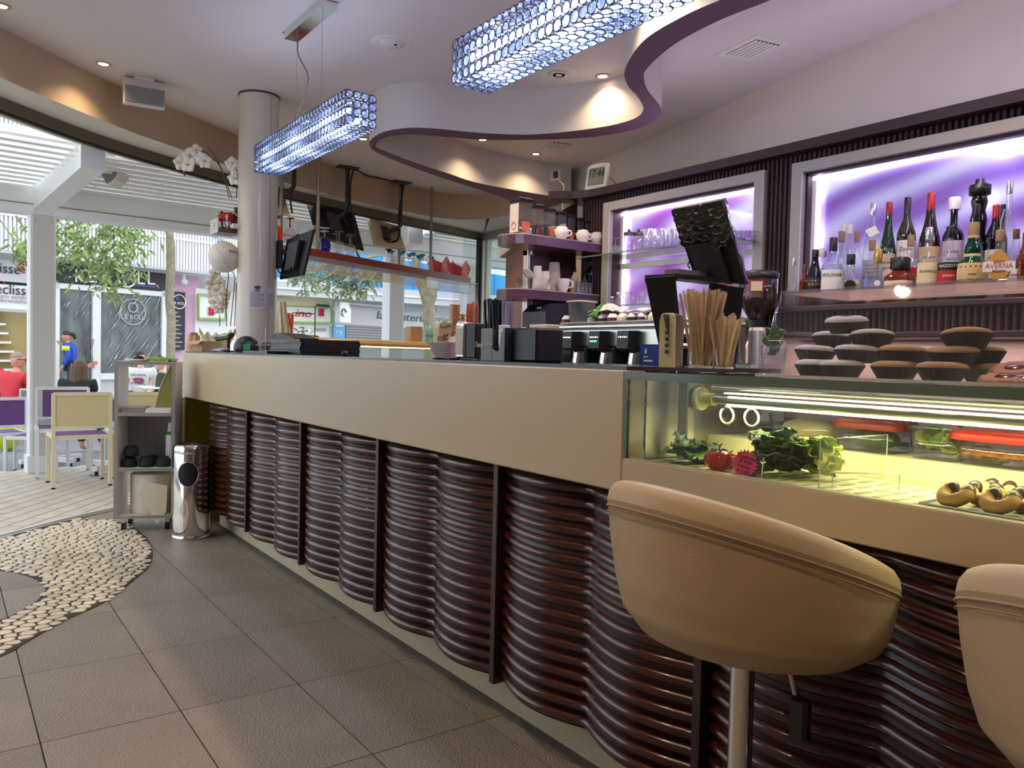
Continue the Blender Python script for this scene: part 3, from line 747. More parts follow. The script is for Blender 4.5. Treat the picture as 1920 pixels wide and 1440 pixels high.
# striped wood end panel by the window, with its cap and the mirror frame on it
ep = thing('wood_end_panel', 'striped brown wood panel with a grey cap beside the narrow window', 'panel', (4.3, 5.4, 0))
Pa, Pb = ox(944, 470, 4.55), ox(1004, 470, 4.55)
part('panel', B().box(4.55, 4.60, ox(1010, 600, 4.55).y, ox(946, 600, 4.55).y, 0, ox(960, 470, 4.55).z), 'stripe_wood', ep)
yy0, yy1 = ox(1010, 600, 4.55).y, ox(941, 600, 4.55).y; zz = ox(960, 470, 4.55).z
part('cap', B().ext([(4.50, yy1, zz-.06), (4.50, yy1, zz), (4.50, yy0, zz+.22), (4.50, yy0, zz+.16)], (.12, 0, 0)), 'frame_grey', ep)
fr2 = thing('picture_frame', 'white frame round a dark mirror behind the corner shelves', 'frame', (4.5, 5.0, 1.2))
ya, yb = ox(981, 560, 4.5).y, ox(1018, 560, 4.5).y; zt = ox(1000, 463, 4.5).z
part('frame', B().box(4.49, 4.53, ya-.06, ya, .95, zt).box(4.49, 4.53, yb, yb+.05, .95, zt).box(4.49, 4.53, yb, ya, zt-.07, zt), 'white_gloss', fr2)
part('mirror', B().box(4.52, 4.53, yb, ya, .95, zt-.06), 'reveal_wood', fr2)
# ================================================================== things hanging from the ceiling
def crystal_mat():
    m = bpy.data.materials.new('crystal'); m.use_nodes = True; MATS['crystal'] = m; nt = m.node_tree; n = nt.nodes; L = nt.links; n.remove(n['Principled BSDF'])
    t = n.new('ShaderNodeBsdfTransparent'); t.inputs[0].default_value = (*lin((236, 242, 255)), 1)
    tl = n.new('ShaderNodeBsdfTranslucent'); tl.inputs[0].default_value = (*lin((170, 200, 255)), 1); g = n.new('ShaderNodeBsdfGlossy'); g.inputs['Roughness'].default_value = .06
    a = n.new('ShaderNodeMixShader'); a.inputs[0].default_value = .17; b = n.new('ShaderNodeMixShader'); b.inputs[0].default_value = .18
    L.new(t.outputs[0], a.inputs[1]); L.new(tl.outputs[0], a.inputs[2]); L.new(a.outputs[0], b.inputs[1]); L.new(g.outputs[0], b.inputs[2]); L.new(b.outputs[0], n['Material Output'].inputs[0])
crystal_mat()
mk('wire_dark', (66, 72, 92), 0.3, 0.7)
mk('led_cool', (225, 238, 255), 0.5, emit=3.0, ecol=(206, 228, 255))
def crystal_verts():
    """one crystal: a domed lens in a wire ring, facing +z"""
    b = B(); r = .0185
    v = [(0, 0, .006)]+[(r*.6*math.cos(2*PI*i/10), r*.6*math.sin(2*PI*i/10), .0045) for i in range(10)]+[(r*math.cos(2*PI*i/10), r*math.sin(2*PI*i/10), 0) for i in range(10)]
    b.add(v, [(0, 1+i, 1+(i+1) % 10) for i in range(10)]+[(1+i, 11+i, 11+(i+1) % 10, 1+(i+1) % 10) for i in range(10)], False)
    n1 = len(b.f); b.tube([(.0192*math.cos(2*PI*i/10), .0192*math.sin(2*PI*i/10), 0) for i in range(10)], .0024, 4, True)
    return b, n1
def pendant(X, ya, yb, zc, label, en=4.5):
    h = .08; p = .04; t = thing('pendant_lamp', label, 'pendant lamp', (X, (ya+yb)/2, CEIL), 0, 'crystal box pendants over the counter')
    cb, n1 = crystal_verts(); me = cb.mesh('crystal', 'crystal'); me.materials.append(MATS['wire_dark'])
    me.polygons.foreach_set('material_index', [0]*n1+[1]*(len(cb.f)-n1))
    nl = int(round((yb-ya)/p)); faces = []
    for i in range(nl):
        y = ya+(i+.5)*p
        for k in range(4):
            d = -h+(k+.5)*p
            faces += [(0, (X-h, y, zc+d), RY(-PI/2)), (1, (X+d, y, zc-h), RX(PI)), (2, (X+h, y, zc+d), RY(PI/2)), (2, (X+d, y, zc+h), Matrix.Identity(4))]
    for a in range(4):
        for k in range(4):
            faces += [(0, (X-h+(a+.5)*p, ya, zc-h+(k+.5)*p), RX(PI/2)), (0, (X-h+(a+.5)*p, yb, zc-h+(k+.5)*p), RX(-PI/2))]
    rest = B(); rings = B(); hb = B()
    for c_ in hb.f: pass
    for kd, c, M in faces:
        if kd < 2:
            o = put('crystal', me, t, True); o.location = c; o.rotation_euler = M.to_euler()
        else:
            MM = T(*c) @ M; rest.add([MM @ q for q in cb.v], cb.f[:n1]); rings.add([MM @ q for q in cb.v], cb.f[n1:])
    part('crystal_field', rest, 'crystal', t, kind='stuff'); part('wire_rings', rings, 'wire_dark', t, kind='stuff')
    part('frame', B().box(X-.05, X-.045, ya+.02, yb-.02, zc+.03, zc+.04).box(X+.045, X+.05, ya+.02, yb-.02, zc+.03, zc+.04).box(X-.05, X+.05, ya+.02, ya+.03, zc+.03, zc+.04).box(X-.05, X+.05, yb-.03, yb-.02, zc+.03, zc+.04), 'chrome', t)
    for dx, dz in ((-.035, .01), (.02, -.035)):
        part('light_tube', B().cyl((X+dx, ya+.05, zc+dz), (X+dx, yb-.05, zc+dz), .011, n=10), 'led_cool', t)
    for i in range(3):
        lamp('pendant_light', 'POINT', (X, ya+(i+.5)*(yb-ya)/3, zc-.02), en, (222, 228, 255), .05, parent=t)
    ym = (ya+yb)/2; wy = .18
    for s_ in (-1, 1): part('wire', B().cyl((X, ym+s_*wy, zc+h), (X, ym+s_*wy, CEIL-.03), .0014, n=5), 'steel', t)
    part('cable', B().tube(spline([(X, ym+wy-.02, CEIL-.03), (X-.01, ym+wy-.04, CEIL-.15), (X+.04, ym+wy-.07, CEIL-.28), (X+.02, ym+wy-.02, CEIL-.42), (X, ym+wy+.01, CEIL-.50), (X+.01, ym+wy-.05, zc+h)], 5), .004, 6), 'grey_cable', t)
    cn = part('canopy', B().box(X-.04, X+.04, ym-.28, ym+.28, CEIL-.035, CEIL), 'chrome', t)
    part('canopy_lip', B().box(X-.052, X+.052, ym-.285, ym+.285, CEIL-.004, CEIL), 'chrome', cn)
LX = 1.63
pendant(LX, ox(676, 240, LX).y, ox(500, 300, LX).y, 2.355, 'crystal box pendant lamp hanging beside the round column', 3.0)
pendant(LX, 1.40, ox(884, 105, LX).y, 2.285, 'crystal box pendant lamp cut off by the top edge of the picture', 8)
pendant(2.95, -0.75, 0.41, 2.45, 'extra crystal box pendant lamp added for light over the work aisle, beyond the right picture edge', 7)  # added out of view to lift the light on the right ceiling
# ---- box speakers
mk('speaker_white', (222, 218, 212), 0.6); mk('speaker_grille', (128, 128, 128), 0.8)
def speaker(c, ex, ey, label, s=1.0):
    t = thing('box_speaker', label, 'speaker', c)
    M = frame_at(Vector(c), ex, ey)
    w, h, d = .15*s, .075*s, .10*s
    pr = [(-.5*h, -.1*d), (.55*h, -.1*d), (h*.75, d*.5), (.25*h, d), (-h*.55, d*.7)]
    part('cabinet', B().ext([(-w/2, a, b_) for a, b_ in pr], (w, 0, 0)).xf(M), 'speaker_white', t)
    part('grille', B().ext([(-w/2+.006, .25*h-.004, d+.002), (w/2-.006, .25*h-.004, d+.002), (w/2-.006, -h*.53, d*.70+.003), (-w/2+.006, -h*.53, d*.70+.003)], (0, -.001, .003)).xf(M), 'speaker_grille', t)
    part('bracket', B().box(-w/2-.008, -w/2, -.01, h*.8, 0, .02).box(w/2, w/2+.008, -.01, h*.8, 0, .02).box(-w/2, w/2, h*.78, h*.85, 0, .02).xf(M), 'speaker_white', t)
    return t
pc = oz(270, 152, CEIL)
def ctr(px, z): return oz(px[0], px[1], z)
sp = ctr((270, 176), 2.90)
t = thing('box_speaker', 'white box speaker with grey grille hung from the cream bulkhead indoors', 'speaker', (sp.x, sp.y, 2.98))
M = frame_at(sp, (0.87, -0.10, 0), (0, 0, 1))
part('cabinet', B().ext([(-.125, a, b_) for a, b_ in ((.075, -.07), (.085, .02), (.02, .075), (-.085, .04), (-.075, -.06))], (.25, 0, 0)).xf(M), 'speaker_white', t)
part('grille', B().ext([(-.119, .016, .079), (.119, .016, .079), (.119, -.080, .047), (-.119, -.080, .047)], (0, .003, .006)).xf(M), 'speaker_grille', t)
part('bracket', B().box(-.06, .06, .08, .10, -.03, .03).xf(M), 'speaker_white', t)
# ---- round diffusers, sensors, grilles
def diffuser(p, r, label, rings=3, hole='track_dark', flat=False):
    t = thing('round_diffuser', label, 'air vent', p, 0, 'round ceiling fittings')
    part('plate', B().lathe((0, 0, 0), [(r*.55, -.002), (r*.9, -.006), (r, -.003), (r*1.02, 0)], 28), 'soffit_white', t, False)
    if flat:
        part('disc', B().lathe((0, 0, 0), [(.0005, -.016), (r*.6, -.014), (r*.64, -.004)], 24), 'soffit_white', t, False)
        part('sensor', B().lathe((r*.1, -r*.2, 0), [(.0005, -.021), (.009, -.019), (.010, -.014)], 12), 'black_matte', t, False)
        return
    part('throat', B().lathe((0, 0, 0), [(.0005, -.001), (r*.62, -.0015)], 24), hole, t, False)
    for k in range(rings):
        q = r*(.2+.16*k); part('ring', B().lathe((0, 0, 0), [(q-.004, -.012+.002*k), (q+.004, -.006), (q+.002, -.004), (q-.006, -.010)], 24), 'soffit_white', t, False)
diffuser(tuple(oz(735, 80, CEIL)), .115, 'flat round ceiling sensor plate between the two pendant lamps', flat=True)
diffuser(tuple(oz(1048, 138, CEIL)), .12, 'round ringed air diffuser under the big pendant')
diffuser(tuple(oz(597, 214, CEIL)), .12, 'round ringed air diffuser just right of the column top')
diffuser(tuple(oz(1330, 26, CEIL)), .15, 'round ceiling speaker inside the purple curve', flat=True)
smoke = thing('smoke_detector', 'small white smoke detector above the far pendant', 'smoke detector', tuple(oz(637, 200, CEIL)))
part('base', B().lathe((0, 0, 0), [(.055, 0), (.055, -.02), (.05, -.025)], 20), 'soffit_white', smoke, False); part('head', B().lathe((0, 0, 0), [(.048, -.025), (.045, -.05), (.02, -.055), (.0005, -.055)], 20), 'soffit_white', smoke, False)
def grille(cs, label, n=6):
    c = [oz(x, y, CEIL-.004) for x, y in cs]; o = sum(c, Vector())/4
    t = thing('ceiling_grille', label, 'air vent', tuple(o), 0, 'slotted ceiling grilles')
    def P(u, v, z=0): a = c[0].lerp(c[1], u); b_ = c[3].lerp(c[2], u); q = a.lerp(b_, v); return Vector((q.x, q.y, CEIL-.004+z))
    part('frame', B().ext([P(0, 0), P(1, 0), P(1, 1), P(0, 1)], (0, 0, .004)), 'soffit_white', t)
    part('slot', B().ext([P(.13, .16, -.001), P(.87, .16, -.001), P(.87, .84, -.001), P(.13, .84, -.001)], (0, 0, .0012)), 'track_dark', t)
    for k in range(n):
        v0 = .17+.67*k/n; part('slat', B().ext([P(.13, v0, -.004), P(.87, v0, -.004), P(.87, v0+.67/n*.42, -.010), P(.13, v0+.67/n*.42, -.010)], (0, 0, .003)), 'soffit_white', t)
grille([(1341, 104), (1418, 66), (1482, 82), (1410, 116)], 'large slotted ceiling grille inside the purple curve')
grille([(1006, 276), (1030, 264), (1084, 268), (1060, 284)], 'small slotted ceiling grille at the far rear wall', 5)
# ================================================================== column
cc = ((oz(449, 167, CEIL)+oz(523, 178, CEIL))/2); CPX, CPY = cc.x+.03, cc.y+.09; CRAD = .137
cl = thing('column', 'round cream column rising through the far end of the counter', 'column', (CPX, CPY, 0))
part('shaft', B().cyl((CPX, CPY, 0), (CPX, CPY, CEIL), CRAD, n=40, caps=False), 'column_paint' if mk('column_paint', (206, 200, 188), 0.22) else None, cl)
part('collar', B().lathe((CPX, CPY, CEIL), [(CRAD+.006, -.012), (CRAD+.006, 0)], 40), 'dark_grey', cl)
va = math.atan2(-CPY, -CPX)
a1 = va+.62
part('seam', B().box(-.0015, .0015, -.001, .0015, 0, CEIL).xf(T(CPX+CRAD*math.cos(a1), CPY+CRAD*math.sin(a1)) @ RZ(a1)), 'grey_cable', cl)
def notice(z0, z1, a0, wd, label, title, tint, lines):
    t = thing('notice_sheet', label, 'paper notice', (CPX+CRAD*math.cos(a0), CPY+CRAD*math.sin(a0), z0))
    r = CRAD+.002
    b = B().grid(lambda u, w: Vector((CPX+r*math.cos(a0+(u-.5)*wd/r), CPY+r*math.sin(a0+(u-.5)*wd/r), z0+w*(z1-z0))), 8, 2)
    part('sheet', b, tint, t)
    b = B(); H = z1-z0
    for k in range(lines):
        zz = .1*H+k*(.62*H/lines); L_ = wd*(.8 if k % 3 else .55)
        b.grid(lambda u, w: Vector((CPX+(r+.0008)*math.cos(a0+(u*L_-wd*.4)/r), CPY+(r+.0008)*math.sin(a0+(u*L_-wd*.4)/r), z0+zz+w*.0045)), 6, 1)
    part('print_lines', b, 'grey_cable', t)
    if title: part('heading_bar', wrap(B().box(-.02, .02, 0, .007, 0, .0004), r+.001, a0, z0+.72*H).xf(T(CPX, CPY, 0)), 'dark_grey', t)
    return t
mk('paper_lilac', (206, 200, 214), 0.85)
def zcol(y): return ox(485, y, CPX-.06).z
n1_ = notice(zcol(579), zcol(531), va+.02, .115, 'printed notice with a dark emblem taped to the front of the column', True, 'paper_lilac', 10)
part('emblem', wrap(B().ext([(x*.022, y*.016, 0) for x, y in ((-1, .2), (-.4, .9), (.5, 1), (1, .6), (.9, -.3), (.2, -.6), (-.1, -1.3), (-.3, -.5), (-.8, -.3))], (0, 0, .0006)), CRAD+.003, va+.02, zcol(538)).xf(T(CPX, CPY, 0)), 'dark_grey', n1_)
notice(zcol(574), zcol(535), va+.78, .07, 'narrow receipt taped to the right side of the column', False, 'paper_lilac', 6)
DCO = dep((CPX, CPY, 1.8))-.05
# ---- small shelf on the column's left with orchid, ball below
shf = od(425, 430, DCO); shz = shf.z
cw = thing('column_shelf', 'small dark red shelf on a clear bracket at the left of the column', 'shelf', (CPX-.2, CPY+.05, shz))
xl = od(403, 432, DCO)
dv = (Vector((CPX, CPY, 0))-Vector((xl.x, xl.y, 0)))
b = B().box(xl.x, CPX-.11, xl.y-.09, xl.y+.10, shz-.03, shz); part('board', b, 'shelf_wood', cw)
part('clear_edge', B().box(xl.x-.006, xl.x-.001, xl.y-.09, xl.y+.10, shz-.03, shz+.07), 'acrylic_edge', cw)
part('clear_bracket', B().sheet(lambda u, w: (xl.x+.0+.13*u, xl.y-.09+.19*w, shz-.035-.10*math.sin(u*PI/2)), 8, 1, .004), 'acrylic', cw)
def flower(b, yb_, c, r, facing):
    """white orchid bloom: five broad petals and a yellow lip"""
    f_ = Vector(facing).normalized(); M = frame_at(Vector(c), f_.orthogonal(), f_.cross(f_.orthogonal()))
    for k in range(5):
        a = 2*PI*k/5+.3; w = .62 if k % 2 else .5
        b.sheet(lambda u, v: M @ Vector((math.cos(a)*r*u-math.sin(a)*r*w*(v-.5)*2*math.sin(PI*min(1, .12+u*.86)), math.sin(a)*r*u+math.cos(a)*r*w*(v-.5)*2*math.sin(PI*min(1, .12+u*.86)), .12*r*math.sin(u*2)-.15*r*(2*v-1)**2)), 4, 4, .0012)
    yb_.sph(M @ Vector((0, 0, .12*r)), r*.17, 8, 5)
mk('petal', (240, 236, 230), 0.6); mk('orchid_lip', (196, 176, 96), 0.6); mk('stem_green', (78, 84, 52), 0.6); mk('stem_brown', (86, 66, 50), 0.7)
mk('leaf_dark', (58, 84, 42), 0.45, var=0.2); mk('foil', (206, 206, 208), 0.18, 0.9, bump=0.5, bscale=30); mk('red_cloth', (176, 30, 30), 0.6); mk('burgundy', (92, 26, 40), 0.4)
toC = (CC-Vector((1.6, 5.5, 1.6)))
def orchid(base, stems, blooms, label, r, potfn, buds=()):
    t = thing('potted_orchid', label, 'potted orchid', base)
    potfn(t)
    for s_ in stems: part('stem', B().tube(spline(s_, 5), .0035, 5), 'stem_brown', t)
    for c in blooms:
        pb, lb = B(), B(); fc = toC+Vector((R_.uniform(-1.5, 1.5), R_.uniform(-1, 1), R_.uniform(-1.2, 1.2))); flower(pb, lb, c, r*R_.uniform(.85, 1.1), fc)
        o = part('bloom', pb, 'petal', t); part('lip', lb, 'orchid_lip', o)
    for c in buds: part('bud', B().sph(c, .008, 6, 4), 'stem_brown', t)
    return t
def P_(x, y, dx=0): return od(x, y, DCO+dx)
bp = P_(424, 428)
def pot1(t):
    c = (bp.x, bp.y, shz); r = .044
    part('pot', B().lathe(c, [(.03, .0), (.034, .005), (r, .075), (r-.004, .075), (.03, .01)], 18), 'foil', t)
    part('red_wrap', B().lathe(c, [(r*.95, .052), (r*1.18, .066), (r*1.22, .10), (r*1.02, .112), (r*.9, .1)], 18), 'red_cloth', t)
    b = B()
    for k in range(7):
        a = 2*PI*k/7; b.sheet(lambda u, v: (c[0]+math.cos(a)*(.02+.07*u)-math.sin(a)*.03*(v-.5)*(1-u*.8), c[1]+math.sin(a)*(.02+.07*u)+math.cos(a)*.03*(v-.5)*(1-u*.8), c[2]+.10+.09*u-.10*u*u*(1+k % 2)), 4, 2, .001)
    part('foil_ruff', b, 'foil', t)
orchid((bp.x, bp.y, shz), [[P_(430, 372), P_(415, 318), P_(398, 296), P_(378, 284), P_(352, 300), P_(344, 318)], [P_(435, 372), P_(412, 310), P_(390, 276)], [P_(443, 372), P_(445, 330), P_(440, 305)]], [P_(368, 282), P_(355, 292), P_(376, 296), P_(340, 306), P_(384, 302), P_(352, 309), P_(436, 308, .02), P_(442, 318), P_(440, 335)], 'white orchid in a silver pot with red cloth on the column shelf', .055, pot1, [P_(345, 322), P_(346, 328), P_(373, 300)])
part_box = thing('vase', 'dark burgundy glass vase beside the upper orchid pot', 'vase', tuple(P_(443, 428, .03)))
q = P_(443, 428, .03); part('body', B().lathe((q.x, q.y, shz), [(.022, 0), (.026, .03), (.024, .09), (.016, .14), (.02, .16)], 14), 'burgundy', part_box)
wb = P_(442, 432, -.05); solo('white_box', B().rbox(wb.x-.03, wb.x+.03, wb.y-.03, wb.y+.03, shz, shz+.03, .004), 'white_gloss', 'small white plastic box at the end of the column shelf', 'box')
# ball on a stand of stems
bc = od(421, 482, DCO); brad = sz(29, bc)
bl = thing('volleyball', 'white volleyball with black lettering wedged beside the column', 'ball', tuple(bc))
part('ball', B().sph(bc, brad, 28, 18), 'ball_white' if mk('ball_white', (226, 220, 210), 0.5) else None, bl)
lt = text_mesh('Wilson', .036, .0004); fa = (CC-bc).normalized(); an = math.atan2(fa.y, fa.x)+.72
lt.v = [Vector(((brad+.002)*math.cos(p.y/brad+.28)*math.cos(an+p.x/brad), (brad+.002)*math.cos(p.y/brad+.28)*math.sin(an+p.x/brad), (brad+.002)*math.sin(p.y/brad+.28))) for p in lt.v]
part('lettering', lt.xf(T(*bc)), 'black_matte', bl)
sm_ = B()
for k in (0, 1, 2):
    M = RZ(k*1.05) @ RX(.5+.5*k); sm_.tube([bc+(M @ Vector((brad*1.001*math.cos(a*PI/16), brad*1.001*math.sin(a*PI/16), 0))) for a in range(32)], .0012, 4, True)
part('seams', sm_, 'frame_grey', bl)
# ---- monitor on the column's bracket
def slab(px, deps, th, away=True):
    c = [od(x, y, d) for (x, y), d in zip(px, deps)]; nn = (c[1]-c[0]).cross(c[3]-c[0]).normalized()
    if nn.dot(c[0]-CC) < 0: nn = -nn
    return c, nn, B().ext(c, nn*th)
dm = dep((CPX, CPY, 1.6))
mo = thing('monitor', 'black monitor on a wall arm at the right side of the column', 'monitor', tuple(od(554, 480, dm)))
c, nn, b = slab([(538, 449), (587, 430), (567, 516), (524, 524)], [dm-.02, dm-.16, dm-.10, dm+.04], .022)
part('screen_body', b, 'black_plastic', mo)
c2, n2_, b = slab([(546, 458), (566, 450), (556, 503), (538, 508)], [dm-.06, dm-.11, dm-.07, dm-.02], .03); part('rear_housing', b.xf(T(*(-n2_*.03))), 'dark_grey', mo)
part('arm', B().tube([(CPX+.12, CPY-.06, od(520, 478, dm).z), od(531, 472, dm-.02), od(548, 474, dm-.06)], .018, 8), 'black_plastic', mo)
part('wall_plate', B().cbox(od(522, 478, dm), (.03, .10, .2)), 'black_plastic', mo)
for pts_ in ([(545, 500), (540, 512), (528, 514), (521, 506)], [(552, 496), (548, 514), (536, 518), (524, 510)]): part('cable', B().tube(spline([od(x, y, dm-.09) for x, y in pts_], 5), .005, 5), 'cable', mo)
# ---- screens hung from the ceiling by the street front
def screen(plate, corners, deps, mat, label, hub, cables, th=.04):
    p = oz(*plate, CEIL); d0 = dep(p)
    t = thing('hanging_screen', label, 'television', tuple(p))
    part('ceiling_plate', B().box(p.x-.10, p.x+.10, p.y-.06, p.y+.06, CEIL-.012, CEIL), 'dark_grey', t)
    hb = od(*hub, d0); part('drop_tube', B().cyl((p.x, p.y, CEIL), (p.x, p.y, hb.z), .021, n=10), 'dark_grey', t)
    c, nn, b = slab(corners, [d0+d for d in deps], th); part('screen_body', b, mat, t)
    m_ = sum(c, Vector())/4; e = c[1]-c[0]; g = c[3]-c[0]
    part('mount', B().ext([m_+e*a+g*b_ for a, b_ in ((-.12, -.2), (.12, -.2), (.12, .22), (-.12, .22))], -nn*.035).tube([m_-nn*.02, (p.x, p.y, hb.z)], .02, 6), 'dark_grey', t)
    for cp_ in cables: part('cable', B().tube(spline([od(x, y, d0-.06) for x, y in cp_], 4), .009, 5), 'cable', t)
    return t, c, nn
mk('tv_black', (30, 28, 27), 0.35, bump=0.3, bscale=25); mk('screen_cream', (196, 176, 140), 0.5)
_, c, nn = screen((652, 313), [(571, 367), (664, 400), (682, 466), (592, 440)], [.12, .10, -.12, -.10], 'tv_black', 'large black television seen from behind, hung above the goblets', (655, 395),
   [[(654, 318), (652, 350), (654, 385), (645, 405), (655, 425)], [(664, 316), (658, 340), (657, 385), (664, 405), (650, 415)], [(660, 395), (666, 430), (668, 470), (680, 490)], [(663, 316), (690, 330), (705, 333), (740, 341)]])
screen((752, 341), [(687, 406), (746, 424), (760, 466), (700, 459)], [.10, .08, -.12, -.08], 'screen_cream', 'cream-backed monitor seen from behind, hung nearest the steel poles', (748, 425),
   [[(750, 345), (754, 360), (748, 400), (748, 425)], [(758, 343), (752, 380), (749, 420)], [(748, 428), (748, 445), (738, 455), (725, 452), (718, 444)], [(750, 430), (745, 450), (735, 452)]], .03)
screen((552, 285), [(505, 352), (533, 366), (543, 402), (512, 398)], [.10, .08, -.10, -.08], 'screen_cream', 'cream-backed monitor half hidden behind the column', (551, 350),
   [[(552, 315), (550, 345), (545, 375), (548, 400)]], .03)
# ---- hanging glass shelf on steel poles
HZ = 2.085
s0, s1 = oz(548, 459, HZ), oz(883, 521, HZ); dr = (s1-s0).normalized(); nr = Vector((-dr.y, dr.x, 0))
hs = thing('hanging_shelf', 'dark red wooden shelf hung on steel poles across the street front', 'shelf', tuple((s0+s1)/2))
part('board', B().ext([s0, s1, s1+nr*.27, s0+nr*.27], (0, 0, .062)).xf(T(0, 0, -.062)), 'shelf_wood', hs)
part('clear_apron', B().ext([s0+nr*.02, s1+nr*.02, s1+nr*.02+Vector((0, 0, -.12)), s0+nr*.02+Vector((0, 0, -.12))], nr*.006).xf(T(0, 0, -.064)), 'apron_film' if thin('apron_film', (240, 240, 240), .7, film=.28, fcol=(214, 210, 204)) else None, hs)
part('apron_edge', B().tube([s0+nr*.02+Vector((0, 0, -.184)), s1+nr*.02+Vector((0, 0, -.184))], .005, 5), 'acrylic_edge', hs)
for px in (557, 600, 775, 811):
    q = oz(px, 462+(px-548)*.186, HZ)
    k_ = .19 if px in (557, 775) else .06; q = q+nr*0
    a_ = q+nr*(k_ if px in (557, 775) else .03)
    # keep the pole on its own sight line
    part('pole', B().cyl((a_.x, a_.y, HZ-.06), (a_.x, a_.y, CEIL), .0155, n=10), 'pole_steel' if 'pole_steel' in MATS or mk('pole_steel', (150, 142, 132), .35, .7) else None, hs)
def onshelf(px, off, h=0): q = oz(px, 462+(px-548)*.186, HZ); return Vector((q.x, q.y, HZ))+nr*off
thin('goblet_glass', (246, 246, 248), .8, film=.05)
thin('goblet_blue', (60, 70, 180), .6, film=.15, fcol=(40, 50, 170)); thin('tint_blue', (120, 190, 220), .6, film=.25, fcol=(70, 150, 200)); thin('spritz_orange', (240, 120, 60), .5, film=.4, fcol=(230, 90, 30)); thin('tint_red', (180, 50, 40), .5, film=.4, fcol=(160, 40, 30))
GOB = [(.034, 0), (.040, .03), (.042, .06), (.030, .095), (.006, .11), (.004, .15), (.006, .165), (.034, .172), (.034, .174)]   # standing on its rim
def goblet(p, label, grp, s=1.0, mat='goblet_glass', foot=None, footmat=None):
    t = thing('wine_glass', label, 'glass', tuple(p), 0, grp)
    part('bowl', B().lathe((0, 0, 0), [(r*s, z*s) for r, z in GOB[:5]], 14), mat, t, False)
    part('stem_and_foot', B().lathe((0, 0, 0), [(r*s, z*s) for r, z in GOB[4:]], 14), footmat or mat, t, False)
for i, (px, of) in enumerate(((586, .17), (601, .06), (611, .2), (621, .08), (636, .18), (645, .06), (657, .17), (668, .07), (679, .16))):
    if i in (0, 3):
        goblet(onshelf(px, of), 'upturned goblet with a blue bowl on the hanging shelf, '+('beside the black column monitor' if i == 0 else 'under the black television'), 'upturned goblets on the hanging shelf', 1.35, 'goblet_blue', None, 'goblet_glass')
    else: goblet(onshelf(px, of), 'upturned clear goblet under the black television on the hanging shelf', 'upturned goblets on the hanging shelf', 1.3)
for i, (px, of) in enumerate(((752, .16), (763, .20), (770, .10), (779, .2), (786, .08), (793, .18), (800, .06), (806, .16), (815, .2), (819, .08))):
    t = thing('tall_glass', 'clear flared tall glass with a blue foot, upturned beside the steel poles' if i else 'clear flared tall glass with a reddish foot, leftmost of the row beside the steel poles', 'glass', tuple(onshelf(px, of)), 0, 'tall flared glasses on the hanging shelf')
    part('bowl', B().lathe((0, 0, 0), [(.035, 0), (.030, .05), (.018, .12), (.012, .15)], 12), 'goblet_glass', t, False); part('foot', B().lathe((0, 0, 0), [(.012, .15), (.02, .165), (.034, .178), (.034, .184)], 12), 'tint_blue' if i else 'tint_red', t, False)
for px, of, m_, l_ in ((527, .05, 'spritz_orange', 'orange-filled bottle glass behind the column monitor, leftmost'), (538, .12, 'spritz_orange', 'orange-filled glass with a red foot above the column monitor'), (548, .03, 'goblet_glass', 'clear glass with a red foot at the top corner of the column monitor')):
    goblet(onshelf(px, of)+Vector((0, 0, .03)), l_, 'upturned goblets on the hanging shelf', 1.2, m_, None, 'tint_red')
# red pointed cone boxes
for px, dx, l_ in ((838, .10, 'red pointed paper box left of its twin on the hanging shelf'), (872, .08, 'red pointed paper box at the right end of the hanging shelf')):
    p = onshelf(px, dx); t = thing('paper_box', l_, 'paper box', tuple(p), math.atan2(dr.y, dr.x), 'red pointed paper boxes')
    b = B(); w0, w1, h = .065, .095, .17
    for k in range(4):
        M = RZ(k*PI/2); b.ext([M @ Vector(q) for q in ((-w0, -w0, 0), (w0, -w0, 0), (w1, -w1, h*.72), (0, -w1*.98, h*1.25) if k % 2 == 0 else (0, -w1*.98, h*.95), (-w1, -w1, h*.72))], M @ Vector((0, .003, 0)))
    b.box(-w0, w0, -w0, w0, 0, .004); part('box', b, 'red_box' if 'red_box' in MATS or mk('red_box', (206, 34, 26), .45) else None, t, False)
    b = B()
    for k in (0, 2): M = RZ(k*PI/2); b.ext([M @ Vector(q) for q in ((-w1*.55, -w1*.985+.001, h*.97), (0, -w1*.975+.001, h*1.22), (w1*.55, -w1*.985+.001, h*.97))], M @ Vector((0, .004, 0)))
    part('cream_lining', b, 'kraft', t, False)
# ---- socket with cable and wall clock on the cornice
wx = 4.62
q = ox(1043, 330, wx); so = thing('wall_socket', 'cream wall socket with a cable high beside the clock', 'socket', tuple(q))
part('plate', B().rbox(q.x-.02, q.x, q.y-.07, q.y+.07, q.z-.045, q.z+.045, .004), 'soffit_white', so); part('plug', B().rbox(q.x-.05, q.x-.02, q.y-.05, q.y-.01, q.z-.03, q.z+.03, .006), 'dark_grey', so)
part('cable', B().tube(spline([ox(1048, 338, wx-.05), ox(1058, 350, wx-.05), ox(1055, 372, wx-.05), ox(1056, 405, wx-.05)], 5), .006, 6), 'frame_grey', so)
ck = ox(1122, 341, BX-.01); w = sz(23, ck); hh = sz(25, ck)
clk = thing('digital_clock', 'white digital clock reading 17:46 standing on the mahogany cornice', 'clock', (ck.x, ck.y, 2.262))
zc = 2.262+hh*.98; M = frame_at(Vector((ck.x, ck.y, zc)), (.25, -1, 0), (.16, 0, 1))
part('case', B().ext([(x*w, y*hh, 0) for x, y in ((-1.05, -1), (1.0, -1), (1.0, .8), (.85, .96), (.3, 1.02), (-.4, 1.02), (-.88, .92), (-1.0, .78))], (0, 0, .02)).xf(M), 'soffit_white', clk)
mk('lcd', (150, 146, 118), 0.2)
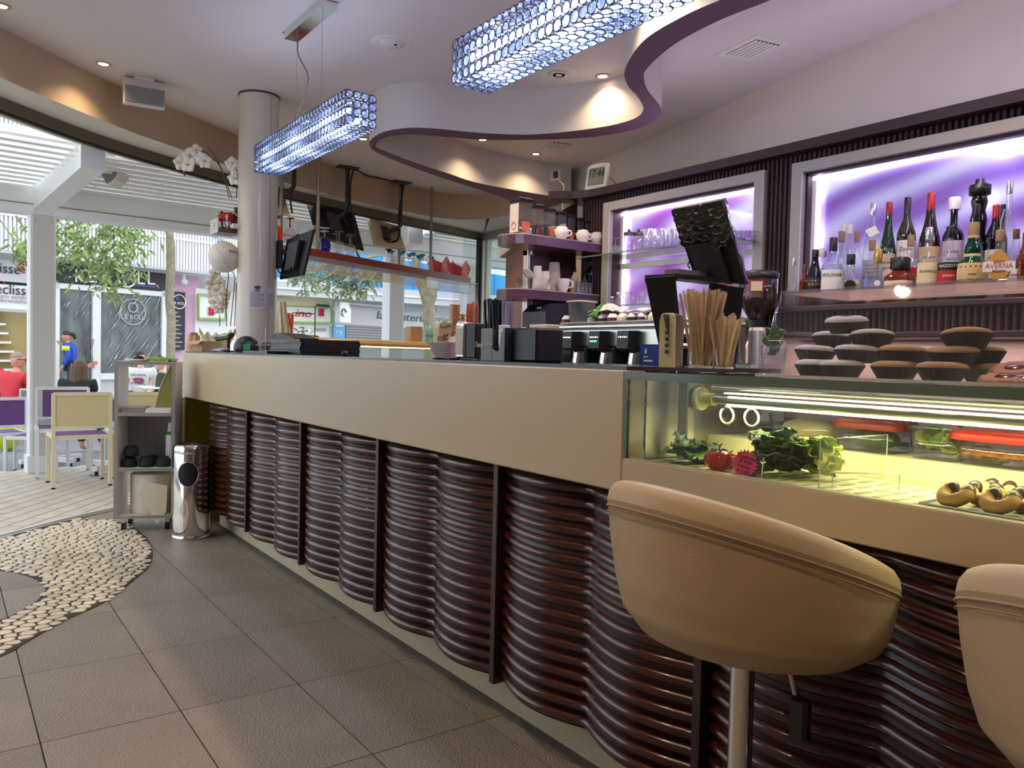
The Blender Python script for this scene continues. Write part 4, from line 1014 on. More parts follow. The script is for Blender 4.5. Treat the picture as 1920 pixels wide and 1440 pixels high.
part('display', B().ext([(x*w, y*hh, .0205) for x, y in ((-.78, -.6), (.66, -.6), (.66, .66), (-.78, .66))], (0, 0, .001)).xf(M), 'lcd', clk)
part('bezel', B().tube([M @ Vector((x*w, y*hh, .021)) for x, y in ((-.79, -.61), (.67, -.61), (.67, .67), (-.79, .67))], .0025, 4, True), 'dark_grey', clk)
part('digits', text_mesh('17:46', hh*.85, .0004, 0, .8).xf(M @ T(-.04*w, .22*hh, .023)), 'black_matte', clk)
part('stand_leg', B().cyl(M @ Vector((w*.6, .3*hh, -.001)), (ck.x+.09, ck.y-.12, 2.263), .003, n=6), 'dark_grey', clk)
# ================================================================== things on the counter
TZ = CT+.010
def cpos(px, X, z=TZ): q = ox(px, 690, X); return Vector((X, q.y, z))
def at(px, X): return T(*cpos(px, X))
VD = lambda p: math.atan2(-p.y, -p.x)          # direction from a thing to the eye, in plan
# ---- sugar bowl
p = cpos(836, 1.72); t = thing('sugar_bowl', 'white square flared bowl of sugar sachets on the counter', 'bowl', tuple(p), .5)
def bowl(u, w):
    a = 2*PI*u; k = (abs(math.cos(a))**5+abs(math.sin(a))**5)**-.2; r = .036+.032*w; return Vector((r*k*math.cos(a), r*k*math.sin(a), .004+.066*w))
part('bowl', B().grid(bowl, 32, 4, True, True).grid(lambda u, w: bowl(u, 1-w)*Vector((1, 1, 1)).x*.94+Vector((0, 0, .006)), 32, 4, True, True).box(-.03, .03, -.03, .03, .004, .008), 'white_ceramic', t, False)
mk('sachet', (216, 206, 190), 0.6, rnd=.25); mk('sachet_brown', (120, 92, 66), .6)
for i in range(7):
    b = B().box(-.022, .022, -.001, .001, -.03, .03).xf(RZ(R_.uniform(0, 3)) @ RX(R_.uniform(-.7, .7)))
    o = part('sachet', b, 'sachet' if i % 3 else 'sachet_brown', t, False); o.location = (R_.uniform(-.03, .03), R_.uniform(-.03, .03), .066)
p = cpos(853, 1.70); solo('cloth_mat', B().sheet(lambda u, w: (p.x-.07+.14*u, p.y-.07+.14*w, TZ+.003+.004*math.sin(5*u+3*w)), 8, 8, .003), 'burgundy', 'folded burgundy cloth under the napkin dispenser', 'cloth')
# ---- napkin dispenser
p = cpos(887, 1.68); t = thing('napkin_dispenser', 'chrome-fronted napkin dispenser with black sides', 'napkin dispenser', tuple(p), math.radians(8))
part('body', B().rbox(-.045, .055, -.062, -.004, .008, .142, .004).box(-.04, .05, -.062, .03, .003, .010), 'black_plastic', t, False)
part('face', B().rbox(-.05, .05, -.003, .052, .008, .145, .006), 'steel', t, False)
part('napkins', B().box(-.053, -.048, .004, .046, .02, .122).ext([(-.052, .004, .122), (-.056, .025, .118), (-.052, .046, .122), (-.045, .046, .15), (-.045, .004, .15)], (.006, 0, 0)), 'paper', t, False)
# ---- bar caddy with straws and cups
p = cpos(946, 1.66); t = thing('bar_caddy', 'black bar caddy with script lettering holding straws and small cups', 'bar caddy', tuple(p), math.radians(-2))
thin('smoke_plastic', (90, 92, 100), .6, film=.35, fcol=(50, 52, 58))
# local: -x faces the room, +y is left in the picture
part('box', B().box(-.055, -.051, .0, .078, .0, .118).ext([(-.055, 0, 0), (-.055, 0, .045), (-.055, -.03, .035), (-.055, -.045, .04), (-.055, -.055, .10), (-.055, -.072, .115), (-.055, -.078, .115), (-.055, -.078, 0)], (.004, 0, 0)).box(-.055, .06, .074, .078, 0, .118).box(-.055, .06, -.003, .003, 0, .115).box(.056, .06, -.078, .078, 0, .12).box(-.055, .06, -.078, .078, 0, .004).box(-.055, .06, -.080, -.076, 0, .118), 'caddy_grey' if mk('caddy_grey', (52, 54, 60), .25) else None, t, False)
lettering('Tanqueray', .027, cpos(929, 1.66)+Vector((-.0565, .0, .058)), (0, -1, 0), (0, 0, 1), 'paper', t, shear=.3)
for i in range(40):
    x, y = -.04+.085*R_.random(), .005+.066*R_.random(); k_ = i % 8 == 0
    o = part('straw', B().cyl((x, y, .01), (x+R_.uniform(-.012, .012), y+R_.uniform(-.006, .018), .222+R_.uniform(-.006, .006)), .0052, n=6), 'navy_plastic' if i % 3 == 0 else 'straw_black' if 'straw_black' in MATS or mk('straw_black', (34, 34, 38), .35) else None, t, False)
thin('straw_clear', (236, 232, 244), .6, film=.3, fcol=(214, 206, 226))
for i in range(12):
    x, y = -.03+.07*R_.random(), -.045+.05*R_.random(); part('clear_straw', B().cyl((x, y, .01), (x+R_.uniform(-.01, .01), y+R_.uniform(-.012, .004), .215), .004, n=6), 'straw_clear', t, False)
for k in range(4): part('cup', B().lathe((-.03, -.038, .03+k*.017), [(.016, 0), (.021, .045), (.0205, .047), (.016, .003)], 16), 'white_gloss', t, False)
p = cpos(1006, 1.69); solo('black_bin', B().rbox(p.x-.06, p.x+.06, p.y-.075, p.y+.07, TZ, TZ+.118, .008), 'black_plastic', 'plain black box beside the lettered bar caddy', 'box')
# ---- small tea box, cream tower
p = cpos(1231, 1.95); t = thing('tea_box', 'small blue box with white print behind the cream tower', 'box', tuple(p)); part('box', B().box(-.03, .03, -.05, .05, 0, .07), 'tea_blue' if mk('tea_blue', (30, 50, 130), .5) else None, t, False)
part('emblem', B().ext([(-.0315, y, z) for y, z in ((.028, .044), (.022, .058), (.016, .044), (.020, .038), (.024, .038))], (.001, 0, 0)).box(-.0315, -.0305, .012, .032, .026, .030).box(-.0315, -.0305, -.01, .03, .012, .018), 'paper', t, False)
p = cpos(1256, 1.56); t = thing('power_tower', 'cream box with six square windows standing before the till', 'box', tuple(p), math.radians(26))
part('body', B().rbox(-.028, .05, -.021, .021, 0, .140, .004), 'tower_side' if mk('tower_side', (112, 96, 78), .5) else None, t, False)
fc = part('face', B().ext([(-.030, -.021, 0), (-.030, .021, 0), (-.034, .021, .118), (-.030, .019, .134), (-.026, .012, .141), (-.026, -.012, .141), (-.030, -.019, .134), (-.034, -.021, .118)], (.006, 0, 0)), 'tower_cream' if mk('tower_cream', (232, 224, 190), .4) else None, t, False)
for k in range(6): part('window', B().box(-.0365, -.033, -.005, .004, .036+k*.0165, .0445+k*.0165), 'dark_grey', fc, False)
# ---- till terminal seen from behind
dp = dep(cpos(1300, 1.78)); t = thing('till_terminal', 'black till terminal seen from behind, screen half wrapped in cling film', 'till', tuple(cpos(1290, 1.80)))
def Q_(x, y, d=0): return od(x, y, dp+d)
b = B().ext([Q_(1210, 526, -.02), Q_(1267, 523, -.06), Q_(1284, 696, -.03), Q_(1245, 696, .0)], (.008, .008, 0)); part('stand_front', b, 'navy_plastic', t)
b = B().ext([Q_(1209, 524, -.02), Q_(1268, 521, -.06), Q_(1392, 533, .02), Q_(1336, 520, .10)], (0, 0, .012)); part('stand_top', b, 'navy_plastic', t)
part('stand_bend', B().cyl(Q_(1211, 526, -.02)+Vector((.006, .006, .004)), Q_(1268, 522, -.06)+Vector((.006, .006, .004)), .011, n=10), 'navy_plastic', t)
part('stand_rear', B().ext([Q_(1330, 530, .08), Q_(1395, 540, .04), Q_(1378, 696, .06), Q_(1320, 696, .12)], (.008, .008, 0)), 'navy_plastic', t)
part('hinge_box', B().ext([Q_(1246, 506, -.03), Q_(1272, 504, -.05), Q_(1352, 513, .03), Q_(1325, 516, .05)], (0, 0, -.028)), 'steel', t)
c = [Q_(1261, 392, .0), Q_(1353, 375, -.07), Q_(1398, 534, -.03), Q_(1300, 514, .05)]; nn = (c[1]-c[0]).cross(c[3]-c[0]).normalized(); nn = nn if nn.dot(c[0]-CC) > 0 else -nn
part('screen_body', B().ext(c, nn*.03), 'navy_plastic', t)
e, g = c[1]-c[0], c[3]-c[0]
part('rear_cover', B().ext([c[0]+e*a+(c[2]-c[1]).lerp(g, 1-a)*b_ for a, b_ in ((.10, .52), (.72, .46), (.74, 1.0), (.12, 1.0))], -nn*.022), 'till_back' if mk('till_back', (30, 33, 42), .5) else None, t)
for a in (.30, .70): part('screw', B().sph(c[0]+e*a+g*.86-nn*.023, .0028, 6, 4), 'steel', t)
def film_mat():
    m = mk('cling_film', (40, 41, 44), .12, bump=1.0, bscale=14, spec=.8, coat=.3, var=.5, vscale=18); return m
film_mat()
def film(u, v):
    w = .012*math.sin(9*u+14*v)*math.sin(17*v-5*u); lim = .50+.05*math.sin(u*11)+.02*math.sin(u*31)
    return c[0]+e*(u*1.02-.01)+(g.lerp(c[2]-c[1], u))*(v*lim)-nn*(.012+abs(w)*(.3+v))
part('cling_film', B().sheet(film, 40, 40, .001), 'cling_film', t)
part('film_edge', B().sheet(lambda u, v: c[1]+e*(.0+.012*math.sin(v*20))+(c[2]-c[1])*v+nn*.034*u-nn*.003+e.normalized()*.004, 3, 24, .002), 'cling_film', t)
part('cable', B().tube(spline([Q_(1293, 503, .0), Q_(1290, 496, .03), Q_(1296, 485, .05)], 5), .003, 5), 'cable', t)
# ---- jars of wooden stirrers
mk('stirrer', (214, 190, 160), .75, rnd=.14)
def jar(px, X, r, h, n, L_, label):
    p = cpos(px, X); t = thing('stirrer_jar', label, 'jar', tuple(p), 0, 'ribbed jars of wooden stirrers')
    prof = [(r*.86, .002)]+[(r*(.9+.03*(k % 2)), .006+k*.0045) for k in range(10)]+[(r*.93, h*.55), (r, h*.97), (r*1.01, h), (r*.96, h)]
    part('jar', B().lathe((0, 0, 0), prof, 24), 'acrylic', t, False)
    part('base', B().lathe((0, 0, 0), [(r*.86, .0), (r*.86, .006)], 24), 'acrylic_edge', t, False)
    for i in range(n):
        a = R_.uniform(0, 2*PI); rr = math.sqrt(R_.random())*r*.62; lean = R_.uniform(.3, 1.25)*r
        b0 = Vector((rr*math.cos(a), rr*math.sin(a), .008)); a2 = a+R_.uniform(-1.2, 1.2); tp_ = Vector((b0.x+lean*math.cos(a2), b0.y+lean*math.sin(a2), L_+R_.uniform(-.012, .008)))
        d = (tp_-b0).normalized(); sd = d.orthogonal(); sd.rotate(Matrix.Rotation(R_.uniform(0, 3), 3, d)); s2 = d.cross(sd)
        part('stirrer', B().ext([b0+sd*.0028+s2*.0006, b0-sd*.0028+s2*.0006, b0-sd*.0028-s2*.0006, b0+sd*.0028-s2*.0006], tp_-b0), 'stirrer', t, False)
jar(1313, 1.58, .036, .122, 60, .195, 'larger ribbed plastic jar of wooden stirrers beside the till')
jar(1357, 1.60, .028, .088, 42, .132, 'smaller ribbed plastic jar of wooden stirrers right of the large one')
# ---- far end of the counter: trays, card reader, papers
p0 = cpos(588, 1.74)
mk('tray_black', (20, 20, 22), .32)
tr_b = B().rbox(-.17, .17, -.24, .24, 0, .003, .002)
for w_ in ((-.17, -.163, -.24, .24), (.163, .17, -.24, .24), (-.17, .17, -.24, -.233), (-.17, .17, .233, .24)): tr_b.box(*w_, .002, .016)
tr_me = tr_b.mesh('serving_tray', 'tray_black')
for k in range(9):
    o = put('serving_tray', tr_me); o.location = (p0.x+R_.uniform(-.004, .004), p0.y+R_.uniform(-.006, .006), TZ+k*.0085); o.rotation_euler = (0, 0, R_.uniform(-.015, .015))
    o['label'] = ('bottom black serving tray of the stack on the counter' if k == 0 else 'topmost black serving tray of the stack on the counter' if k == 8 else 'black serving tray in the middle of the stack on the counter'); o['category'] = 'tray'; o['group'] = 'stacked black serving trays'
p = cpos(500, 1.53); o = put('serving_tray', tr_me); o.location = (p.x, p.y, TZ); o.scale = (.42, .9, 1.0); o['label'] = 'shallow dark tray lying along the counter edge before the stack'; o['category'] = 'tray'
p = cpos(548, 1.76, TZ+8*.0085+.0165); t = thing('receipt_printer', 'black wedge-shaped device lying on top of the tray stack', 'printer', tuple(p), math.radians(6))
part('body', B().ext([(-.07, .16, 0), (-.07, .15, .035), (-.07, .04, .045), (-.07, -.16, .012), (-.07, -.16, 0)], (.16, 0, 0)), 'black_plastic', t, False); part('panel', B().ext([(-.0715, .148, .012), (-.0715, .145, .030), (-.0715, .10, .034), (-.0715, .10, .014)], (.002, 0, 0)), 'dark_grey', t, False)
p = cpos(646, 1.56); solo('knob_stopper', B().lathe(p, [(.006, 0), (.014, .004), (.016, .014), (.012, .024), (.0005, .027)], 14), 'black_plastic', 'small round black stopper at the right corner of the tray stack', 'stopper')
p = cpos(462, 1.70); t = thing('card_reader', 'round-backed dark device with a green sticker', 'card reader', tuple(p), VD(p)-PI)
part('body', B().sph((0, 0, .03), (.07, .085, .085), 20, 12, -.35), 'navy_plastic', t, False)
fa_ = Vector((-math.sin(AZ), -math.cos(AZ), 0))
part('sticker', B().ext([Vector((-.073, .022, .02)), Vector((-.073, -.022, .02)), Vector((-.069, -.022, .062)), Vector((-.069, .022, .062))], (.002, 0, 0)), 'green_sticker' if mk('green_sticker', (70, 160, 120), .6) else None, t, False)
p = cpos(428, 1.75); t = thing('pole_display', 'small customer display tilted on a short pole', 'display', tuple(p)); dq = dep(p)
part('base', B().rbox(-.05, .05, -.05, .05, 0, .012, .003), 'black_plastic', t, False); part('pole', B().cyl((0, 0, .01), (0, 0, .10), .012, n=10), 'black_plastic', t, False)
M = frame_at(Vector((-.03, 0, .115)), (.35, -1, .1), (.75, 0, .6)); part('screen_body', B().rbox(-.085, .085, -.03, .03, -.02, .012, .008).xf(M), 'black_plastic', t, False); part('screen', B().box(-.062, .05, -.014, .014, .012, .0135).xf(M), 'lcd_pale' if mk('lcd_pale', (190, 196, 184), .3) else None, t, False)
p = cpos(497, 1.62); t = thing('receipt_spike', 'receipts speared on an upright spike', 'receipt spike', tuple(p)); part('spike', B().cyl((0, 0, 0), (0, 0, .16), .0018, n=6).cyl((0, 0, 0), (0, 0, .008), .03, n=16), 'steel', t, False)
for k in range(3):
    M = T(0, 0, .035+.025*k) @ RZ(1.0+k*.9) @ RY(.25-.2*k); part('receipt', B().sheet(lambda u, w: (M @ Vector((-.055+.11*u, -.04+.08*w, .012*math.sin(3*u+k)))), 6, 3, .0006), 'paper', t, False)
# phone, small tray, folded paper bags
p = cpos(412, 1.52); t = thing('smartphone', 'phone in a pale blue case leaning on the tray edge', 'phone', tuple(p), .2); part('case', B().rbox(-.035, .035, -.075, .075, .012, .022, .004).xf(RY(-.2)), 'phone_blue' if mk('phone_blue', (150, 156, 196), .35) else None, t, False); part('camera_bump', B().rbox(-.037, -.033, .04, .06, .014, .022, .001), 'black_plastic', t, False)
p = cpos(384, 1.55); t = thing('cardboard_box', 'open brown cardboard carton at the very end of the counter', 'box', tuple(p), .25)
b = B().box(-.06, .06, -.07, .07, 0, .004).box(-.06, -.056, -.07, .07, 0, .075).box(.056, .06, -.07, .07, 0, .075).box(-.06, .06, .066, .07, 0, .075).box(-.06, .06, -.07, -.066, 0, .075); part('carton', b, 'kraft', t, False)
part('flap', B().ext([(-.06, -.07, .075), (-.06, .07, .075), (-.10, .08, .05), (-.10, -.08, .05)], (0, 0, .003)), 'kraft', t, False)
p = cpos(363, 1.66); t = thing('paper_bag', 'upright crumpled brown paper bag behind the carton', 'paper bag', tuple(p))
part('bag', B().grid(lambda u, w: Vector(((.05+.006*math.sin(9*u*6.28+4*w))*math.cos(2*PI*u)*(1-.15*w), (.04+.006*math.sin(7*u*6.28))*math.sin(2*PI*u)*(1-.1*w), .13*w+.006*math.sin(u*25)*w)), 24, 6, False, True), 'kraft', t, False)
part('fold', B().box(-.03, .03, -.002, .002, .12, .15), 'kraft', t, False)
# second orchid wrapped in paper, standing on the counter end
p = cpos(408, 1.80); dO = dep(p)
def O_(x, y, d=0): return od(x, y, dO+d)
def pot2(t):
    b = B()
    for k in range(7):
        a = 2*PI*k/7+.3; b.sheet(lambda u, w: (p.x+math.cos(a)*(.05+.09*u)-math.sin(a)*.09*(w-.5), p.y+math.sin(a)*(.05+.09*u)+math.cos(a)*.09*(w-.5), TZ+.01+.16*u+.02*math.sin(8*w+k)-.03*u*u*(k % 3)), 5, 5, .001, False)
    part('paper_wrap', b, 'wrap_paper' if mk('wrap_paper', (226, 214, 190), .8) else None, t); part('pot', B().lathe((p.x, p.y, TZ), [(.045, 0), (.06, .10), (.055, .10)], 18), 'kraft', t)
    for k in range(4):
        a = 1.5*k; part('leaf', B().sheet(lambda u, w: (p.x+math.cos(a)*.16*u-math.sin(a)*.045*(w-.5)*math.sin(PI*min(.95, u+.1)), p.y+math.sin(a)*.16*u+math.cos(a)*.045*(w-.5)*math.sin(PI*min(.95, u+.1)), TZ+.11+.05*u-.08*u*u), 6, 3, .002), 'leaf_dark', t)
orchid(tuple(p), [[O_(425, 612), O_(424, 560), O_(428, 515), O_(418, 503), O_(408, 512), O_(402, 540)], [O_(432, 612), O_(437, 560), O_(440, 520), O_(430, 505), O_(420, 510)], [O_(440, 612), O_(442, 560), O_(443, 530)], [O_(412, 612), O_(412, 590)]], [O_(403, 512), O_(399, 524), O_(412, 530), O_(397, 540), O_(410, 545), O_(420, 552), O_(400, 556), O_(414, 562), O_(404, 568), O_(418, 570), O_(410, 578), O_(396, 532, -.03)], 'white orchid with a drooping spray in crumpled paper on the counter end', .055, pot2)
# ================================================================== ice-cream case by the street front
A0, B0 = Vector((2.05, 6.05, 0)), Vector((3.95, 6.72, 0)); gd = (B0-A0).normalized(); gn = Vector((-gd.y, gd.x, 0))
ge = thing('ice_cream_case', 'low ice-cream display case with a rounded tan top along the street front', 'ice cream case', tuple((A0+B0)/2))
mk('tan_gloss', (196, 164, 112), .25); mk('brass', (190, 160, 84), .3, .8)
def gx(u, n_, z): q = A0+gd*u+gn*n_; return Vector((q.x, q.y, z))
Lg = (B0-A0).length
prof = [(0, 1.262), (.0, 1.285), (.02, 1.31), (.06, 1.322), (.30, 1.322), (.30, 1.262)]
part('top', B().ext([gx(0, a, z) for a, z in prof], gd*Lg), 'tan_gloss', ge)
part('light_strip', B().ext([gx(0, a, z) for a, z in ((.015, 1.252), (.015, 1.262), (.06, 1.262), (.06, 1.252))], gd*Lg), 'led_gelato' if mk('led_gelato', (255, 240, 190), .5, emit=3.0, ecol=(255, 236, 180)) else None, ge)
part('glass', B().sheet(lambda u, w: gx(Lg*u, -.02-.10*math.sin(w*PI/2), 1.255-.22*w), 12, 5, .006), 'case_glass', ge)
part('body', B().ext([gx(0, a, z) for a, z in ((-.16, 0), (-.16, 1.02), (.45, 1.02), (.45, 0))], gd*Lg), 'soffit_white', ge)
for u in (0.02, Lg-.02):
    part('end_arch', B().tube([gx(u, -.13, 1.03), gx(u, -.11, 1.12), gx(u, -.06, 1.22), gx(u, 0, 1.255)], .012, 6), 'brass', ge)
mk('gelato_a', (214, 176, 130), .6); mk('gelato_b', (226, 206, 150), .6); mk('gelato_c', (196, 120, 80), .6); mk('gelato_d', (200, 206, 170), .6)
for k in range(8):
    u = .12+k*.215
    part('ice_cream_tub', B().ext([gx(u, a, z) for a, z in ((-.10, 1.02), (-.10, 1.09), (.0, 1.13), (.2, 1.16), (.2, 1.02))], gd*.19), ('gelato_a', 'gelato_b', 'gelato_c', 'gelato_d')[k % 4], ge)
GZ = 1.322
def gpos(px, n_=.15):
    # point on the case top seen at this pixel column
    d = ray(px, 640); d2 = Vector((d.x, d.y, 0)); q = A0+gn*n_
    k_ = ((q.x)*gd.y-(q.y)*gd.x)/(d2.x*gd.y-d2.y*gd.x); return Vector((d2.x*k_, d2.y*k_, GZ))
# cone box: acrylic case with waffle cones, orange cups beside it
acb = gpos(857, .16); wv_ = sz(38, acb); t = thing('cone_case', 'clear acrylic box of waffle cones on the ice-cream case', 'cone case', tuple(acb), math.atan2(gd.y, gd.x))
h_ = od(857, 530, dep(acb)).z-GZ
for a_ in ((-wv_, -wv_+.004, -.1, .1), (wv_-.004, wv_, -.1, .1), (-wv_, wv_, .096, .1), (-wv_, wv_, -.1, -.096)): part('side', B().box(*a_, 0, h_), 'acrylic', t, False)
part('floor', B().box(-wv_, wv_, -.1, .1, 0, .01), 'acrylic_edge', t, False)
part('rim', B().tube([(-wv_, -.1, h_), (wv_, -.1, h_), (wv_, .1, h_), (-wv_, .1, h_)], .004, 4, True).tube([(-wv_, -.1, .25*h_), (wv_, -.1, .25*h_)], .003, 4), 'acrylic_edge', t, False)
mk('waffle', (196, 132, 66), .7, var=.25, vscale=60)
for i, x in enumerate((-.13, -.09, -.04, .07)):
    for k in range(7 if i < 3 else 5):
        part('waffle_cone', B().lathe((x, -.03+.02*(i % 2), .03+k*.045), [(.006, 0), (.03, .10), (.026, .098)], 10), 'waffle', t, False)
oc = gpos(886, .10)
for j, (px_, nk, lb) in enumerate(((880, 5, 'stack of orange paper cups, left of the pair'), (889, 6, 'taller stack of orange paper cups by the corner post'))):
    q = gpos(px_, .10+.04*j)
    t = thing('cup_stack', lb, 'paper cups', tuple(q), 0, 'orange cup stacks')
    hh_ = (od(px_, 570 if j == 0 else 566, dep(q)).z-od(px_, 618, dep(q)).z)
    part('riser', B().rbox(-.06, .05, -.05, .05, 0, od(px_, 618, dep(q)).z-GZ, .004), 'gold_box' if 'gold_box' in MATS or mk('gold_box', (214, 160, 60), .6) else None, t, False)
    z0_ = od(px_, 618, dep(q)).z-GZ
    for k in range(nk): part('cup', B().lathe((0, 0, z0_+k*hh_/(nk+1)), [(.043, 0), (.042, .01), (.034, hh_*2/(nk+1)), (.0005, hh_*2/(nk+1))], 16), 'orange_cup', t, False)
q = gpos(804, .2)
mk('aqua_cup', (150, 206, 206), .4)
t = thing('cup_stack', 'short stack of pale turquoise paper cups on the ice-cream case', 'paper cups', tuple(q), 0)
for k in range(2): part('cup', B().lathe((0, 0, k*.07), [(.05, 0), (.05, .008), (.038, .10), (.0005, .10)], 16), 'aqua_cup', t, False)
q = gpos(777, .22); solo('carton', B().box(q.x-.07, q.x+.06, q.y-.05, q.y+.05, GZ, GZ+.15), 'kraft', 'plain brown carton left of the turquoise cups', 'box')
q = gpos(832, .05); t = thing('paper_cone_holder', 'cream card holder printed with a dark red cross ribbon', 'holder', tuple(q), math.atan2(gd.y, gd.x))
part('card', B().ext([(x*.10, -.02, z*.2) for x, z in ((-1, 0), (-1.05, .7), (-.9, .95), (-.3, 1.05), (.4, 1.0), (1.15, 1.1), (1.0, .6), (.8, .25), (.6, 0))], (0, .05, 0)), 'wrap_paper', t, False)
part('ribbon_print', B().ext([(-.05, -.0215, .02), (-.02, -.0215, .02), (.05, -.0215, .09), (.03, -.0215, .095)], (0, .001, 0)).ext([(.05, -.0215, .02), (.03, -.0215, .02), (-.03, -.0215, .07), (-.02, -.0215, .09)], (0, .001, 0)), 'burgundy', t, False)
part('swirl_print', B().tube(spline([(-.09, -.0215, .17), (-.05, -.0215, .155), (0, -.0215, .16), (.05, -.0215, .18), (.09, -.0215, .165)], 4), .003, 4), 'burgundy', t, False)
# paper bundle, red cup, greenery and wire stand on the case
q = gpos(527, .1); t = thing('paper_bundle', 'crumpled pale wrapping paper beside the column foot', 'paper', tuple(q))
part('paper', B().grid(lambda u, w: Vector((q.x+(.07+.012*math.sin(11*u*6.28/2+5*w))*(1-.55*w)*math.cos(2*PI*u), q.y+(.07+.012*math.sin(9*u*6.28+3*w))*(1-.55*w)*math.sin(2*PI*u), GZ+.27*w)), 28, 8, False, True), 'wrap_paper', t)
q = gpos(541, .12); t = thing('red_tumbler', 'red cup leaning behind the crumpled wrapping paper', 'cup', tuple(q)); part('cup', B().lathe((0, 0, 0), [(.03, 0), (.04, .17), (.036, .17), (.028, .01)], 18), 'red_plastic', t, False); part('lid', B().lathe((0, 0, 0), [(.041, .17), (.03, .185), (.0005, .187)], 18), 'red_plastic', t, False)
q = gpos(563, .2); t = thing('herb_tray', 'low tray of green herbs on the ice-cream case', 'herbs', tuple(q)); part('tray', B().box(-.10, .10, -.05, .05, 0, .02), 'white_gloss', t, False)
for k in range(40):
    a, rr = R_.uniform(0, 6.28), R_.uniform(0, .09); M = T(rr*math.cos(a), rr*math.sin(a)*.5, .03+R_.uniform(0, .04)) @ RZ(a) @ RY(R_.uniform(-.8, .4)); part('leaf', B().ext([M @ Vector(v_) for v_ in ((0, 0, 0), (.018, .009, .003), (.036, 0, 0), (.018, -.009, .003))], (0, 0, .001)), 'leaf_olive' if 'leaf_olive' in MATS or mk('leaf_olive', (112, 112, 62), .7, rnd=.2) else None, t, False)
q = gpos(590, .2); t = thing('wire_stand', 'slim wire stand with a round foot on the ice-cream case', 'stand', tuple(q)); part('rod', B().cyl((0, 0, 0), (0, 0, .26), .005, n=8), 'dark_grey', t, False); part('foot', B().lathe((0, 0, 0), [(.04, 0), (.035, .012), (.008, .02)], 16), 'dark_grey', t, False); part('ring', B().tube([(.10*math.cos(a*PI/8)-.10, .05*math.sin(a*PI/8), .20) for a in range(16)], .003, 4, True), 'dark_grey', t, False)
# ================================================================== bottles on the back bar
thin('b_clear', (246, 248, 250), .9, film=.06); thin('b_green', (60, 110, 50), .8, film=.25, fcol=(60, 110, 40)); thin('b_emerald', (20, 120, 60), .8, film=.3, fcol=(10, 90, 45))
mk('b_black', (14, 12, 14), .08, spec=.7); mk('b_brown', (38, 20, 14), .1, spec=.7); mk('b_olive', (46, 44, 18), .1, spec=.7)
thin('b_amber', (190, 96, 40), .7, film=.35, fcol=(150, 60, 20)); mk('liq_red', (96, 16, 18), .12, spec=.6); mk('liq_amber', (150, 74, 24), .12, spec=.6); mk('liq_dark', (30, 12, 12), .12); thin('liq_clear', (226, 236, 250), .6, film=.08)
mk('cap_black', (20, 18, 20), .35); mk('cap_red', (170, 26, 34), .35); mk('cap_white', (236, 234, 232), .3); mk('cork', (152, 120, 94), .8); mk('cap_gold', (190, 150, 80), .3, .7); mk('cap_silver', (214, 214, 220), .2, .8); mk('cap_brown', (96, 56, 40), .5)
mk('lab_white', (232, 228, 224), .7); mk('lab_tan', (206, 176, 126), .7); mk('lab_cream', (226, 208, 170), .7); mk('lab_red', (176, 34, 36), .6); mk('lab_black', (26, 24, 24), .5); mk('lab_lilac', (196, 180, 200), .7); mk('lab_pink', (228, 190, 200), .7); mk('ink', (30, 24, 28), .6); mk('ink_red', (180, 30, 36), .6); mk('ink_plum', (110, 40, 70), .6); mk('gold_ink', (206, 170, 90), .4, .5)
PR = {   # (radius share of half width, height share)
 'std': [(.92, 0), (1, .015), (1, .56), (.97, .60), (.72, .68), (.42, .76), (.36, .82), (.34, .93)],
 'tall': [(.92, 0), (1, .012), (1, .50), (.95, .56), (.60, .64), (.46, .72), (.44, .93)],
 'slope': [(.95, 0), (1, .02), (1, .40), (.86, .52), (.60, .64), (.44, .74), (.38, .82), (.36, .93)],
 'round': [(.70, 0), (.92, .05), (1, .20), (.96, .34), (.78, .46), (.46, .56), (.30, .64), (.28, .92)],
 'shoulder': [(.94, 0), (1, .015), (1, .50), (.96, .56), (.78, .62), (.44, .66), (.34, .70), (.33, .91)],
 'cone': [(.96, 0), (1, .03), (.96, .10), (.62, .34), (.40, .52), (.34, .60), (.33, .76)],
 'square': [(.97, 0), (1, .02), (1, .52), (.92, .60), (.62, .66), (.50, .70), (.50, .80)],
 'flask': [(.96, 0), (1, .02), (1, .42), (.92, .48), (.60, .54), (.50, .58), (.56, .64), (.50, .70), (.36, .76), (.34, .90)],
}
def prad(pr, z):
    for (r0, z0), (r1, z1) in zip(pr[:-1], pr[1:]):
        if z0 <= z <= z1: return r0+(r1-r0)*(z-z0)/max(z1-z0, 1e-6)
    return pr[-1][0]
BG = 'liquor bottles on the back bar ledge'
